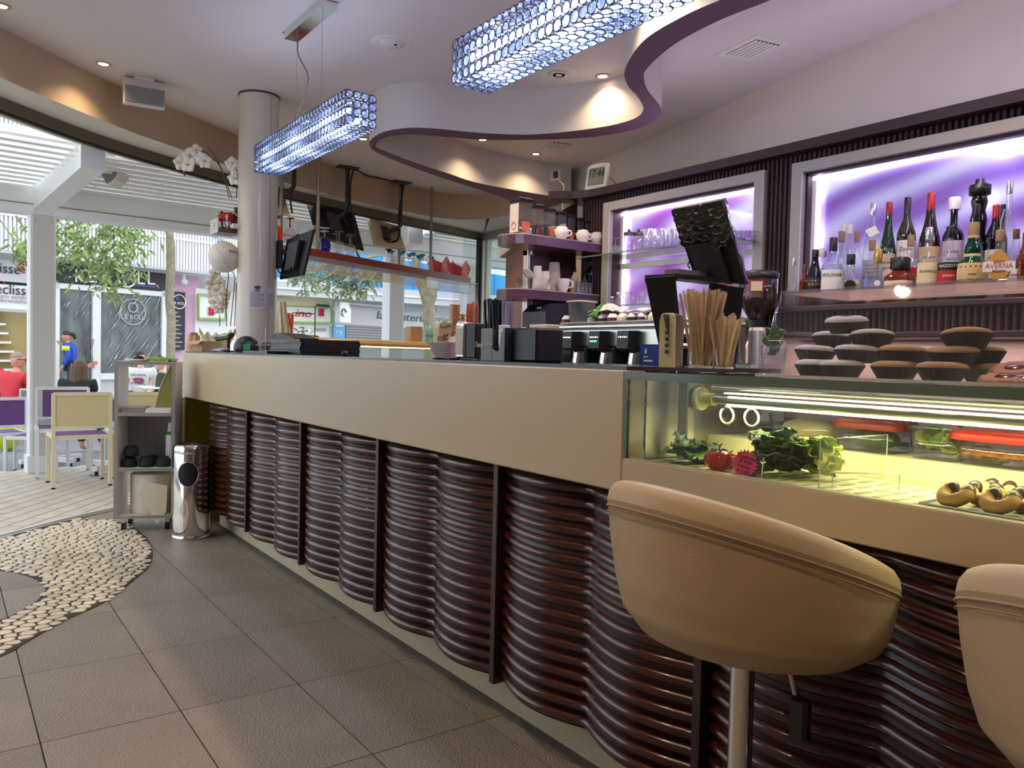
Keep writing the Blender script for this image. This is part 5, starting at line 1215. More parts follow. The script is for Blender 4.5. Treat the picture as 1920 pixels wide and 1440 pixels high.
def bottle(px, top, wpx, kind, glass, cap, label, row=0, lab=None, labz=(.1, .45), txt=(), liq=None, lz=.4, capr=1.06, sq=None, capz=None, extra=None, face=None):
    X = (BX-.26, BX-.19, BX-.075)[row]; zb = (1.452, 1.452, 1.53)[row]
    p = ox(px, 500, X); p = Vector((X, p.y, zb)); h = ox(px, top, X).z-zb; r = sz(wpx, p)/2*.97
    t = thing('bottle', label, 'bottle', tuple(p), 0, BG); pr = PR[kind]; k = 20
    part('glass', B().lathe((0, 0, 0), [(a*r, z*h) for a, z in pr], k, sq=sq), glass, t, False)
    zt = pr[-1][1]; nr_ = pr[-1][0]*r
    cr = max(nr_*capr, .008) if kind != 'square' else r*.62
    c0 = zt-.07 if capz is None else capz
    part('cap', B().lathe((0, 0, 0), [(cr*.98, c0*h), (cr, c0*h+.003), (cr, h-.003), (cr*.9, h), (.0005, h)], 16, sq=sq if kind == 'square' else None), cap, t, False)
    if liq: part('liquor', B().lathe((0, 0, 0), [(a*r*.93, max(z*h, .006)) for a, z in pr if z < lz]+[(prad(pr, lz)*r*.93, lz*h), (.0005, lz*h)], k, sq=sq), liq, t, False)
    va_ = math.atan2(-p.y, -p.x)
    if lab:
        rl = lambda z: prad(pr, z)*r*1.012+.0006
        span = 1.15
        def lf(u, w):
            a = va_+(u-.5)*2*span; z = labz[0]+(labz[1]-labz[0])*w; kk = 1
            if sq: kk = (abs(math.cos(a))**sq+abs(math.sin(a))**sq)**(-1/sq)
            return Vector((rl(z)*kk*math.cos(a), rl(z)*kk*math.sin(a), z*h))
        lo = part('paper_label', B().grid(lf, 14, 4), lab, t, False)
        if not txt and labz[1]-labz[0] > .1:
            pb_ = B()
            for q_ in (.3, .5, .68):
                pb_.grid(lambda u, w: lf(.25+.5*u, q_+.05*w)*1.006, 6, 1)
            part('print_bars', pb_, 'grey_cable', lo, False)
        for s_, fz, zc_, mat_ in txt:
            tb_ = text_mesh(s_, fz, .0002, 0, .9); R = rl(zc_)+.0008
            if sq: R = R*1.04
            part('lettering', wrap(tb_, R, va_, zc_*h), mat_, t if False else lo, False)
    if extra: extra(t, p, h, r, va_)
    return t
def tag_hang(t, p, h, r, va_):
    M = T(math.cos(va_)*r*.8, math.sin(va_)*r*.8, h*.66) @ RZ(va_+PI/2) @ RX(1.25); part('hang_tag', B().box(-.022, .022, -.02, .02, 0, .0012).xf(M @ RZ(.5)), 'lab_white', t, False)
def disc(mat_, zc_, rr, ring=None):
    def f(t, p, h, r, va_):
        M = T(0, 0, zc_*h) @ RZ(va_+PI/2) @ RX(PI/2); b = B().ext([M @ Vector((rr*math.cos(a*PI/10), rr*math.sin(a*PI/10), r*1.0+.003)) for a in range(20)], (M.to_3x3() @ Vector((0, 0, .002)))); o = part('round_label', b, mat_, t, False)
        if ring: part('ring', B().tube([M @ Vector((rr*.9*math.cos(a*PI/10), rr*.9*math.sin(a*PI/10), r+.0055)) for a in range(20)], .0012, 4, True), ring, o, False)
    return f
def mont(t, p, h, r, va_):
    for z, q in ((.56, .60), (.80, .44)): part('band', B().lathe((0, 0, 0), [(prad(PR['flask'], z)*r*1.04, z*h), (prad(PR['flask'], z+.035)*r*1.06, (z+.035)*h)], 18), 'lab_tan', t, False)
def pour(t, p, h, r, va_):
    part('pour_spout', B().tube([(0, 0, h), (0, 0, h+.03), (.012*math.cos(va_+1), .012*math.sin(va_+1), h+.075)], .0032, 6), 'cap_silver', t, False)
    M = T(0, 0, h*.46) @ RZ(va_+PI/2) @ RX(PI/2); s_ = .062
    d = part('diamond_label', B().ext([M @ Vector((x*s_*.8, y*s_, r+.004)) for x, y in ((-1, 0), (-.08, -1), (.08, -1), (1, 0), (.08, 1), (-.08, 1))], M.to_3x3() @ Vector((0, 0, .002))), 'lab_amber' if 'lab_amber' in MATS or mk('lab_amber', (206, 150, 64), .5) else None, t, False)
    part('label_band', B().ext([M @ Vector((x*s_*.8, y*s_, r+.006)) for x, y in ((-1, .28), (-1.02, -.32), (1.02, -.32), (1, .28))], M.to_3x3() @ Vector((0, 0, .001))), 'lab_white', d, False)
    part('lettering', text_mesh('AVERNA', .026, .0002, 0, .86).xf(M @ T(0, 0, r+.0075)), 'ink_red', d, False)
    part('lettering', text_mesh('AMARO', .010).xf(M @ T(0, .016, r+.0078)), 'ink', d, False); part('lettering', text_mesh('SICILIANO', .009).xf(M @ T(0, -.0165, r+.0078)), 'ink', d, False)
bottle(1489, 484, 26, 'round', 'b_clear', 'cap_silver', 'little round clear bottle at the left end of the ledge', 0, liq='liq_clear', lz=.3)
bottle(1510, 496, 20, 'std', 'b_amber', 'cap_brown', 'miniature amber bottle half hidden by the black cream-liqueur bottle', 0, liq='liq_amber')
bottle(1528, 468, 34, 'slope', 'b_black', 'cap_black', 'black bottle with a gold and brown arched label', 0, 'lab_black', (.28, .50), (('BAILEYS', .018, .38, 'gold_ink'),), extra=lambda t, p, h, r, va_: part('gold_band', B().lathe((0, 0, 0), [(r*.99, h*.44), (r*.93, h*.47)], 18), 'gold_ink', t, False))
bottle(1539, 466, 24, 'tall', 'b_clear', 'cap_white', 'slim clear bottle with a white cap behind the black one', 1)
bottle(1545, 471, 16, 'tall', 'b_clear', 'cork', 'thin small clear bottle with a cork', 2)
bottle(1561, 446, 42, 'shoulder', 'b_clear', 'cap_black', 'clear bottle with a black cap and a white MOLINARI label', 0, 'lab_white', (.18, .52), (('MOLINARI', .022, .44, 'ink'),), liq='liq_clear', lz=.6, capz=.80)
bottle(1576, 434, 26, 'tall', 'b_clear', 'cork', 'clear corked bottle behind the MOLINARI bottle', 1, liq='liq_clear')
bottle(1580, 421, 22, 'tall', 'b_clear', 'cap_white', 'tall clear bottle with a square white cap, left of its twin', 2)
bottle(1591, 422, 22, 'tall', 'b_clear', 'cap_white', 'tall clear bottle with a square white cap, right of its twin', 2)
bottle(1595, 477, 54, 'round', 'b_clear', 'cap_black', 'squat round decanter with a black disc label', 0, extra=disc('lab_black', .36, .026, 'gold_ink'), liq='liq_red', lz=.12, capz=.80)
bottle(1605, 434, 26, 'std', 'b_clear', 'cork', 'clear long-necked bottle with a ball cork', 1, 'lab_white', (.1, .35))
bottle(1633, 381, 32, 'std', 'b_clear', 'cap_silver', 'tall clear bottle with a white tag hung round its neck', 2, 'lab_lilac', (.12, .34), (), extra=tag_hang)
bottle(1634, 450, 34, 'shoulder', 'b_clear', 'cork', 'stout clear bottle with a pale cork before the tagged bottle', 1, liq='liq_clear', lz=.45)
bottle(1646, 467, 46, 'cone', 'b_clear', 'cap_gold', 'clear cone-shaped decanter with a golden stopper', 0, liq='liq_amber', lz=.10, capz=.74, extra=disc('lab_white', .36, .012))
bottle(1663, 380, 31, 'slope', 'b_green', 'cap_red', 'green vermouth bottle with a red cap and cream label', 2, 'lab_cream', (.04, .40), ())
bottle(1667, 445, 38, 'shoulder', 'b_clear', 'cap_black', 'clear bottle with a round pink label', 1, extra=disc('lab_pink', .44, .030, 'ink'), liq='liq_clear', lz=.55)
bottle(1697, 371, 34, 'std', 'b_olive', 'cap_black', 'dark olive bottle with plum script on a white label', 2, 'lab_white', (.05, .52), (('Zotto', .024, .42, 'ink_plum'),), capz=.74)
bottle(1688, 483, 48, 'square', 'b_amber', 'cap_black', 'square amber bottle with a big square black cap and cream label', 0, 'lab_cream', (.22, .48), (), liq='liq_red', lz=.5, sq=6, capz=.74)
bottle(1706, 441, 36, 'shoulder', 'b_clear', 'cork', 'clear bottle of red liqueur with a small red label', 1, 'lab_red', (.16, .52), (), liq='liq_red', lz=.34)
bottle(1741, 363, 41, 'slope', 'b_brown', 'cap_red', 'dark brown bottle with a bright red cap and tan label', 2, 'lab_tan', (.02, .42), (), capz=.80)
bottle(1740, 427, 40, 'shoulder', 'b_clear', 'cap_silver', 'clear whiskey bottle with a cream BUSHMILLS label', 0, 'lab_cream', (.16, .52), (('BUSHMILLS', .014, .40, 'ink'),), liq='liq_amber', lz=.16)
bottle(1785, 371, 38, 'shoulder', 'b_black', 'cap_white', 'black bottle with a white flat cap and a grey arched label', 2, 'lab_lilac', (.05, .50), (), capz=.86, capr=1.7)
bottle(1779, 425, 41, 'shoulder', 'b_clear', 'cap_black', 'dark amaro bottle with a black and red MAZZOTTI label', 0, 'lab_red', (.14, .40), (('AMARO', .014, .33, 'lab_white'), ('MAZZOTTI', .016, .46, 'lab_white')), liq='liq_dark', lz=.50, extra=lambda t, p, h, r, va_: part('name_band', B().grid(lambda u, w: Vector(((r*1.013)*math.cos(va_+(u-.5)*2.3), (r*1.013)*math.sin(va_+(u-.5)*2.3), h*(.41+.10*w))), 10, 1), 'lab_black', t, False))
# wine bottle with a black pump
p = ox(1831, 500, BX-.075); p = Vector((BX-.075, p.y, 1.53)); h = ox(1831, 337, BX-.075).z-1.53; r = sz(16, p)
t = thing('bottle', 'tall dark wine bottle topped by a wide black pump stopper', 'bottle', tuple(p), 0, BG)
part('glass', B().lathe((0, 0, 0), [(r*.95, 0), (r, .004), (r, h*.40), (r*.80, h*.48), (r*.86, h*.54), (r*.9, h*.62), (r*.66, h*.70), (r*.9, h*.78), (r*.8, h*.83)], 18), 'b_black', t, False)
part('pump', B().lathe((0, 0, 0), [(r*.5, h*.83), (r*1.15, h*.85), (r*1.18, h*.94), (r*.6, h*.955), (r*.5, h), (.0005, h)], 20), 'black_plastic', t, False)
bottle(1826, 384, 30, 'tall', 'b_emerald', 'cap_black', 'tall emerald bottle behind the tan-labelled amaro', 1, 'lab_tan', (.72, .76))
bottle(1823, 418, 55, 'flask', 'b_emerald', 'cork', 'wide emerald amaro bottle with a tan MONTENEGRO label', 0, 'lab_tan', (.10, .47), (('MONTENEGRO', .019, .24, 'ink'), ('AMARO', .009, .32, 'ink')), extra=mont, liq='liq_dark', lz=.3)
bottle(1863, 385, 34, 'std', 'b_black', 'cap_red', 'black wine bottle with a red capsule and white label', 2, 'lab_white', (.05, .42), (), capz=.74)
bottle(1876, 384, 20, 'tall', 'b_green', 'cap_black', 'slim green bottle beside the red-capsuled wine', 2)
bottle(1887, 341, 24, 'tall', 'b_clear', 'cap_silver', 'very tall clear bottle with a silver cap', 2, capz=.88, extra=None)
bottle(1873, 432, 46, 'shoulder', 'b_clear', 'cork', 'clear bottle with a pour spout and a diamond AVERNA label', 0, extra=pour, liq='liq_clear', lz=.3)
bottle(1903, 430, 32, 'std', 'b_clear', 'cap_brown', "clear bottle of dark syrup lettered MM's", 0, 'lab_white', (.18, .42), (("MM's", .022, .32, 'ink_red'),), liq='liq_dark', lz=.45)
bottle(1921, 436, 30, 'std', 'b_amber', 'cap_brown', 'amber bottle cut off by the right edge of the picture', 0, liq='liq_amber')
for k, px in enumerate((1956, 1992, 2030)): bottle(px, 400, 36, 'std', ('b_green', 'b_clear', 'b_brown')[k], 'cap_black', ('green', 'clear', 'brown')[k]+' bottle further along the ledge beyond the right edge', 1)
# ================================================================== glasses in the left niche
thin('glassware', (244, 244, 250), .9, film=.08)
def tumbler(px, X, zb, ytop, w, label, flare=1.1, grp='glasses on the lit glass shelves', stem=False, lid=False):
    p = ox(px, 480, X); p = Vector((X, p.y, zb)); h = ox(px, ytop, X).z-zb; r = sz(w, p)/2
    t = thing('drinking_glass', label, 'glass', tuple(p), 0, grp)
    if stem:
        part('bowl', B().lathe((0, 0, 0), [(r, 0), (r*1.02, h*.2), (r*.7, h*.46), (r*.14, h*.56)], 14), 'glassware', t, False); part('stem', B().lathe((0, 0, 0), [(r*.14, h*.56), (r*.1, h*.8), (r*.2, h*.94), (r*.8, h), (r*.8, h*1.01)], 14), 'glassware', t, False)
    else:
        part('body', B().lathe((0, 0, 0), [(r*.8, 0), (r*.86, .01), (r*flare, h), (r*flare*.95, h), (r*.78, .02)], 14), 'glassware', t, False); part('base', B().lathe((0, 0, 0), [(r*.8, 0), (r*.8, .012)], 14), 'glassware', t, False)
    if lid: part('lid', B().lathe((0, 0, h), [(r*flare*1.05, -.004), (r*flare*1.05, .012), (r*.35, .016), (r*.3, .03), (.0005, .032)], 14), 'black_plastic', t, False)
    return t
ZA, ZB_ = 1.818, 1.512; GX = BX-.10
for k, px in enumerate((1153, 1164)): tumbler(px, BX-.16, ZA, 446, 15, 'upturned wine glass at the left end of the upper glass shelf, '+('outermost' if k == 0 else 'next to the outermost'), stem=True)
for k, px in enumerate((1178, 1196)): tumbler(px, BX-.12, ZA, 440, 17, ('left' if k == 0 else 'right')+' one of two glass jugs with black lids on the upper glass shelf', lid=True)
for px, X in ((1208, .05), (1214, .15), (1222, .05), (1229, .15), (1237, .06), (1244, .15), (1252, .05), (1259, .15), (1267, .06), (1274, .15), (1282, .05), (1290, .14), (1300, .06), (1312, .1)): tumbler(px, BX-X-.02, ZA, 430, 17, 'tall clear glass in the crowded row behind the till screen', 1.15)
for px, X in ((1376, .05), (1384, .14), (1392, .05), (1400, .13), (1408, .05), (1414, .13)): tumbler(px, BX-X-.02, ZA, 433, 13, 'short clear glass in the group at the right end of the upper glass shelf', 1.05)
for px, y, w, k in ((1149, 556, 12, 'slope'), (1160, 548, 12, 'slope'), (1166, 556, 11, 'slope')):
    X = BX-.12; p = ox(px, 520, X); p = Vector((X, p.y, ZB_)); h = ox(px, y, X).z-ZB_; r = sz(w, p)/2
    t = thing('small_bottle', 'little clear bottle at the left of the lower glass shelf, '+('outermost' if px == 1149 else 'tallest' if px == 1160 else 'innermost'), 'bottle', tuple(p), 0, 'little bottles on the lower glass shelf'); part('glass', B().lathe((0, 0, 0), [(a*r, z*h) for a, z in PR[k]], 12), 'glassware', t, False); part('cap', B().lathe((0, 0, 0), [(r*.5, h*.88), (r*.5, h), (.0005, h)], 10), 'cap_white', t, False)
for px, y, w in ((1178, 547, 20), (1190, 553, 18), (1207, 546, 14), (1230, 550, 16), (1250, 550, 16), (1380, 545, 16), (1400, 545, 16)): tumbler(px, BX-.12, ZB_, y, w, 'clear jug or glass on the lower glass shelf', .8 if px < 1200 else 1.05)
# ================================================================== coffee jars and cups on the corner shelves
def spos(px, Y, z): q = oy(px, 480, Y); return Vector((q.x, Y, z))
mk('coffee', (52, 30, 22), .8, var=.4, vscale=120); thin('jar_plastic', (226, 224, 226), .6, film=.22, fcol=(170, 164, 170)); mk('jar_label', (232, 216, 206), .7); mk('orange_ink', (214, 110, 80), .6)
Zs, Zl = zsh
for k, (px, w, hh_) in enumerate(((975, 34, .225), (1006, 20, .215), (1028, 20, .205), (1048, 20, .195), (1066, 18, .185), (1084, 16, .175), (1098, 15, .165))):
    p = spos(px, 3.90 if k else 3.86, Zs); r = sz(w, p)/2*.92
    nm = ('widest coffee canister with an orange printed side, at the open shelf end', 'coffee canister second from the open end of the upper corner shelf', 'coffee canister third from the open end of the upper corner shelf', 'coffee canister fourth from the open end of the upper corner shelf', 'dark coffee canister fifth from the open end of the upper corner shelf', 'dark coffee canister sixth from the open end of the upper corner shelf', 'dark coffee canister nearest the lit niche')[k]
    t = thing('coffee_canister', nm, 'canister', tuple(p), 0, 'square coffee canisters on the corner shelf')
    part('body', B().rbox(-r, r, -r, r, .002, hh_*.9, .004), 'jar_plastic' if k < 4 else 'dark_grey', t, False); part('lid', B().rbox(-r*1.06, r*1.06, -r*1.06, r*1.06, hh_*.9, hh_, .004), 'black_plastic', t, False)
    part('coffee', B().box(-r*.93, r*.93, -r*.93, r*.93, .004, hh_*.42), 'coffee', t, False)
    if k == 0: part('side_label', B().box(-r-.001, -r, -r*.85, r*.85, .02, hh_*.84), 'jar_label', t, False); part('ring_print', B().tube([(-r-.002, .02*math.cos(a*PI/8), .06+.022*math.sin(a*PI/8)) for a in range(16)], .003, 4, True), 'orange_ink', t, False)
    part('front_print', B().box(-r*.6, r*.6, -r-.001, -r, .03, hh_*.38), 'burgundy' if k % 2 else 'orange_ink', t, False)
def cup(p, label, r=.048, h=.062, rz=0, handle=True, grp='white cups on the corner shelf', stack=0):
    t = thing('cup', label, 'cup', tuple(p), rz, grp)
    part('bowl', B().lathe((0, 0, 0), [(r*.45, 0), (r*.5, .004), (r*.85, h*.45), (r, h), (r*.94, h), (r*.8, h*.5), (.0005, .008)], 20), 'white_ceramic', t, False)
    if handle: part('handle', B().tube(spline([(r*.9, 0, h*.85), (r*1.35, 0, h*.8), (r*1.4, 0, h*.45), (r*.85, 0, h*.35)], 4), .0045, 6), 'white_ceramic', t, False)
    if stack: part('inner_cup', B().lathe((0, 0, h*.30), [(r*.45, 0), (r*.85, h*.45), (r*.72, h*.98), (r*.66, h*.98), (.0005, .01)], 20), 'white_ceramic', t, False)
    return t
for px, Y, l_ in ((1052, 3.79, 'white cup in front of the canisters on the upper corner shelf'), (1092, 3.80, 'pair of nested white cups in the middle of the upper corner shelf'), (1119, 3.80, 'white cup with a tilted cup inside, next to the niche frame')): cup(spos(px, Y, Zs), l_, rz=-1.2, stack=1)
p = spos(1000, 3.84, Zl); t = thing('plastic_tub', 'clear low tub of lids and paper cups on the lower corner shelf', 'tub', tuple(p)); part('tub', B().lathe((0, 0, 0), [(.075, 0), (.09, .075), (.088, .075), (.073, .004)], 24, sq=5), 'acrylic', t, False)
for k in range(4): part('wooden_lid', B().cyl((-.05+.012*k, .02*k-.02, .10), (-.046+.012*k, .02*k-.02, .104), .036, n=18).xf(Matrix.Identity(4)), 'kraft' if k % 2 else 'paper', t, False)
for k in range(2): part('cup_upturned', B().lathe((.02+.045*k, -.02-.02*k, .01), [(.032, 0), (.024, .14-.03*k), (.0005, .14-.03*k)], 16), 'paper', t, False)
p = spos(1040, 3.90, Zl); t = thing('paper_cup_stack', 'tall stack of pinkish paper cups on the lower corner shelf', 'paper cups', tuple(p))
for k in range(3): part('cup', B().lathe((0, 0, k*.045), [(.04, 0), (.041, .006), (.031, .105), (.0005, .105)], 18), 'cup_pink' if 'cup_pink' in MATS or mk('cup_pink', (220, 196, 186), .7) else None, t, False)
p = spos(1058, 3.80, Zl); cup(p, 'plain white mug on the lower corner shelf', .042, .085, -1.0, True, 'white cups on the corner shelf')
for px, h, kd, m_, l_ in ((1078, .17, 'std', 'lab_cream', 'cream bottle with a dark neck ring on the lower corner shelf'), (1097, .14, 'std', 'glassware', 'small clear bottle on the lower corner shelf'), (1110, .26, 'std', 'b_black', 'dark wine bottle with green foil at the end of the lower corner shelf'), (1122, .21, 'tall', 'glassware', 'slim clear bottle touching the niche frame on the lower corner shelf')):
    p = spos(px, 3.86, Zl); t = thing('bottle', l_, 'bottle', tuple(p)); r = .034 if h > .2 else .026
    part('glass', B().lathe((0, 0, 0), [(a*r, z*h) for a, z in PR[kd]], 16), m_, t, False); part('cap', B().lathe((0, 0, 0), [(r*.44, h*.84), (r*.44, h), (.0005, h)], 12), 'leaf_dark' if h > .25 else 'cap_black', t, False)
for k in range(4):
    p = spos(1086+k*7, 3.78, Zl); t = thing('shot_glass', 'tiny glass at the front of the lower corner shelf', 'glass', tuple(p), 0, 'tiny glasses on the lower corner shelf'); part('body', B().lathe((0, 0, 0), [(.016, 0), (.02, .075), (.018, .075), (.014, .008)], 12), 'glassware', t, False); part('base', B().cyl((0, 0, 0), (0, 0, .008), .016, n=12), 'glassware', t, False)
# ================================================================== espresso machine
EX0, EX1 = 2.86, 3.32; EYa, EYb = 3.50, 2.52; EZ = .925; ET = 1.395
em = thing('espresso_machine', 'three-group steel and black espresso machine behind the bar', 'espresso machine', ((EX0+EX1)/2, (EYa+EYb)/2, EZ))
for x in (EX0+.06, EX1-.06):
    for y in (EYb+.08, EYa-.08): part('foot', B().cyl((x, y, EZ), (x, y, EZ+.08), .02, n=12), 'black_plastic', em)
part('drip_tray', B().rbox(EX0-.02, EX1, EYb, EYa, EZ+.08, EZ+.13, .008), 'chrome', em)
part('rear_body', B().rbox(EX0+.20, EX1, EYb+.02, EYa-.02, EZ+.13, ET-.02, .012), 'chrome', em)
part('head_rail', B().rbox(EX0+.02, EX1, EYb, EYa, ET-.135, ET-.03, .012), 'steel', em)
part('cup_rack', B().rbox(EX0+.01, EX1+.01, EYb-.01, EYa+.01, ET-.03, ET-.012, .004), 'steel', em)
part('rack_rail', B().tube([(EX0+.015, EYb, ET), (EX0+.015, EYa, ET)], .006, 6).tube([(EX1, EYb, ET), (EX1, EYa, ET)], .006, 6), 'steel', em)
mk('lcd_cyan', (90, 220, 240), .3, emit=2.0); mk('led_dot', (250, 240, 235), .3, emit=1.5); mk('lcd_blue', (30, 20, 230), .3, emit=1.8)
for k, px in enumerate((1075, 1126, 1180)):
    yc = ox(px, 630, EX0).y; zt_ = ET-.045
    g = part('group_head', B().ext([(EX0-.045, yc, ET-.05), (EX0-.05, yc, ET-.14), (EX0-.02, yc, ET-.155), (EX0+.08, yc, ET-.15), (EX0+.08, yc, ET-.045)], (0, .082, 0)).xf(T(0, -.041, 0)), 'black_plastic', em)
    for j in range(5): part('button', B().cyl((EX0-.046, yc+.028-.014*j, ET-.082), (EX0-.050, yc+.028-.014*j, ET-.082), .0038 if j in (1, 3) else .0028, n=8), 'led_dot', g)
    part('readout', B().box(EX0-.052, EX0-.048, yc-.024, yc+.026, ET-.107, ET-.100), 'lcd_cyan' if k == 1 else 'dark_grey', g)
    part('boiler', B().cyl((EX0+.06, yc, ET-.15), (EX0+.04, yc, ET-.25), .045, .038, n=18), 'chrome', em)
    part('side_cover', B().rbox(EX0+.02, EX0+.14, yc-.085, yc-.03, ET-.27, ET-.13, .012), 'black_plastic', em)
    pf = part('portafilter', B().cyl((EX0+.04, yc, ET-.25), (EX0+.04, yc, ET-.29), .036, n=18).tube([(EX0+.04, yc, ET-.29), (EX0+.04, yc+.01, ET-.33)], .009, 6), 'chrome', em)
    part('grip', B().tube([(EX0+.0, yc+.012, ET-.272), (EX0-.06, yc+.05, ET-.285), (EX0-.12, yc+.085, ET-.30)], [.012, .016, .013], 8), 'black_plastic', pf)
for y in (EYa-.04, EYb+.05): part('steam_wand', B().tube(spline([(EX0, y, ET-.13), (EX0-.03, y+.01, ET-.20), (EX0-.05, y-.02, ET-.27), (EX0-.06, y-.03, ET-.36)], 4), .005, 6), 'chrome', em); part('steam_knob', B().cyl((EX0+.02, y, ET-.09), (EX0-.05, y, ET-.09), .022, n=14), 'black_plastic', em)
part('badge', B().box(EX0+.017, EX0+.021, EYa-.14, EYa-.04, ET-.075, ET-.05), 'dark_grey', em)
q = ox(1003, 626, EX0-.02); t = thing('scale_display', 'cream box with a glowing blue readout left of the espresso machine', 'display', (q.x, q.y, EZ)); part('body', B().rbox(q.x, q.x+.2, q.y-.10, q.y+.06, EZ, q.z+.055, .006), 'frame_grey', t); part('readout', B().box(q.x-.004, q.x, q.y-.055, q.y+.01, q.z-.018, q.z+.012), 'lcd_blue', t)
# on top of the machine
TM = ET-.012
q = ox(1026, 600, EX0+.15); t = thing('cash_printer', 'black receipt printer on the left end of the espresso machine', 'printer', (q.x, q.y, TM)); part('body', B().ext([(q.x-.10, q.y-.11, TM), (q.x-.10, q.y-.11, TM+.09), (q.x-.04, q.y-.11, TM+.14), (q.x+.12, q.y-.11, TM+.15), (q.x+.12, q.y-.11, TM)], (0, .23, 0)), 'navy_plastic', t); part('badge', B().box(q.x-.075, q.x-.07, q.y-.03, q.y+.01, TM+.105, TM+.118), 'paper', t)
q = ox(1090, 600, EX0+.08); t = thing('grey_tub', 'grey translucent plastic tub on the espresso machine', 'tub', (q.x, q.y, TM)); part('tub', B().lathe((0, 0, 0), [(.05, 0), (.062, .13), (.068, .13), (.068, .138), (.060, .138), (.05, .006)], 24, sq=6), 'tub_grey' if mk('tub_grey', (132, 134, 138), .4) else None, t, False); part('rim', B().lathe((0, 0, 0), [(.066, .128), (.072, .131), (.066, .139)], 24, sq=6), 'frame_grey', t, False)
k = 0
for px, dx in ((1063, .06), (1075, .2), (1112, .05), (1122, .2), (1130, .06), (1141, .18), (1149, .05), (1160, .2), (1168, .06), (1178, .18), (1187, .06), (1196, .2), (1206, .06), (1216, .18), (1226, .06), (1236, .18)):
    q = ox(px, 600, EX0+dx); t = thing('espresso_cup', 'small white cup with '+('dark red', 'black', 'cream')[k % 3]+' print among those warming on the machine', 'cup', (q.x, q.y, TM), R_.uniform(0, 6), 'espresso cups warming on the machine')
    part('bowl', B().lathe((0, 0, 0), [(.030, 0), (.033, .01), (.030, .04), (.018, .058), (.0005, .058)], 16), 'white_ceramic', t, False); part('print', B().lathe((0, 0, 0), [(.0335, .014), (.0315, .036)], 16), ('burgundy', 'lab_black', 'lab_cream')[k % 3], t, False); part('handle', B().tube(spline([(.03, 0, .035), (.045, 0, .03), (.03, 0, .012)], 4), .004, 5), 'white_ceramic', t, False); k += 1
def cloth(u, w, a): return (a.x-.03+.2*u, a.y-.11+.2*w, TM+.065+.05*math.exp(-((u-.4)**2+(w-.5)**2)*8)+.008*math.sin(14*u+9*w))
a = ox(1130, 596, EX0+.06); t = thing('dish_cloth', 'striped dish cloth with a green edge draped over the cups', 'cloth', (a.x, a.y, TM+.06)); part('cloth', B().sheet(lambda u, w: cloth(u, w, a), 14, 14, .003), 'cloth_stripe' if mk('cloth_stripe', (206, 200, 200), .9, var=.25, vscale=60) else None, t); part('green_edge', B().sheet(lambda u, w: Vector(cloth(u*.2-.02, .55+.45*w, a))+Vector((-.012, 0, -.035*(1-u)+.006)), 4, 8, .004), 'cloth_green' if mk('cloth_green', (70, 130, 50), .9) else None, t)
a = ox(1215, 594, EX0+.1); solo('folded_cloth', B().sheet(lambda u, w: (a.x-.06+.16*u, a.y-.11+.22*w, TM+.062+.016*math.sin(PI*u)+.005*math.sin(12*w)), 8, 10, .012), 'cloth_stripe', 'folded grey cloth lying over the cups near the till stand', 'cloth')
# ---- coffee grinders
def grinder(px, X, label, s=1.0, full=True):
    q = ox(px, 600, X); t = thing('coffee_grinder', label, 'coffee grinder', (X, q.y, EZ), 0, 'coffee grinders')
    part('body', B().rbox(-.085, .11, -.09*s, .09*s, .0, .43, .015), 'grinder_grey' if 'grinder_grey' in MATS or mk('grinder_grey', (186, 184, 182), .3, .3) else None, t, False)
    part('front', B().cyl((-.10, .02, .27), (-.10, .02, .43), .06, n=20), 'chrome', t, False); part('tray', B().rbox(-.20, .08, -.09, .09, .0, .02, .004), 'steel', t, False)
    part('fork', B().rbox(-.17, -.08, -.03, .03, .20, .215, .004), 'black_plastic', t, False); part('lever', B().rbox(-.12, -.09, -.075, -.045, .15, .25, .006), 'black_plastic', t, False); part('dial', B().cyl((-.087, -.06, .10), (-.10, -.06, .10), .028, n=18), 'black_plastic', t, False)
    part('collar', B().cyl((0, 0, .43), (0, 0, .465), .05, n=20), 'black_plastic', t, False)
    part('hopper', B().lathe((0, 0, 0), [(.035, .46), (.045, .48), (.082, .55), (.086, .66), (.08, .66)], 24), 'hopper_glass' if 'hopper_glass' in MATS or thin('hopper_glass', (214, 206, 200), .8, film=.12, fcol=(120, 90, 80)) else None, t, False)
    part('beans', B().lathe((0, 0, 0), [(.034, .465), (.043, .485), (.074, .545), (.060, .562), (.0005, .57)], 20), 'coffee', t, False)
    part('lid', B().lathe((0, 0, 0), [(.088, .655), (.09, .675), (.07, .685), (.0005, .687)], 24), 'black_plastic', t, False)
    part('sticker', wrap(B().box(-.03, .03, 0, .055, 0, .001), .0875, PI+.55, .585), 'lab_red', t, False); part('sticker', wrap(B().box(-.024, .024, .006, .048, .001, .002), .0875, PI+.55, .585), 'lab_cream', t, False)
grinder(1420, 3.0, 'grey coffee grinder with a bean hopper right of the till')
grinder(1362, 3.06, 'coffee grinder half hidden behind the till screen')
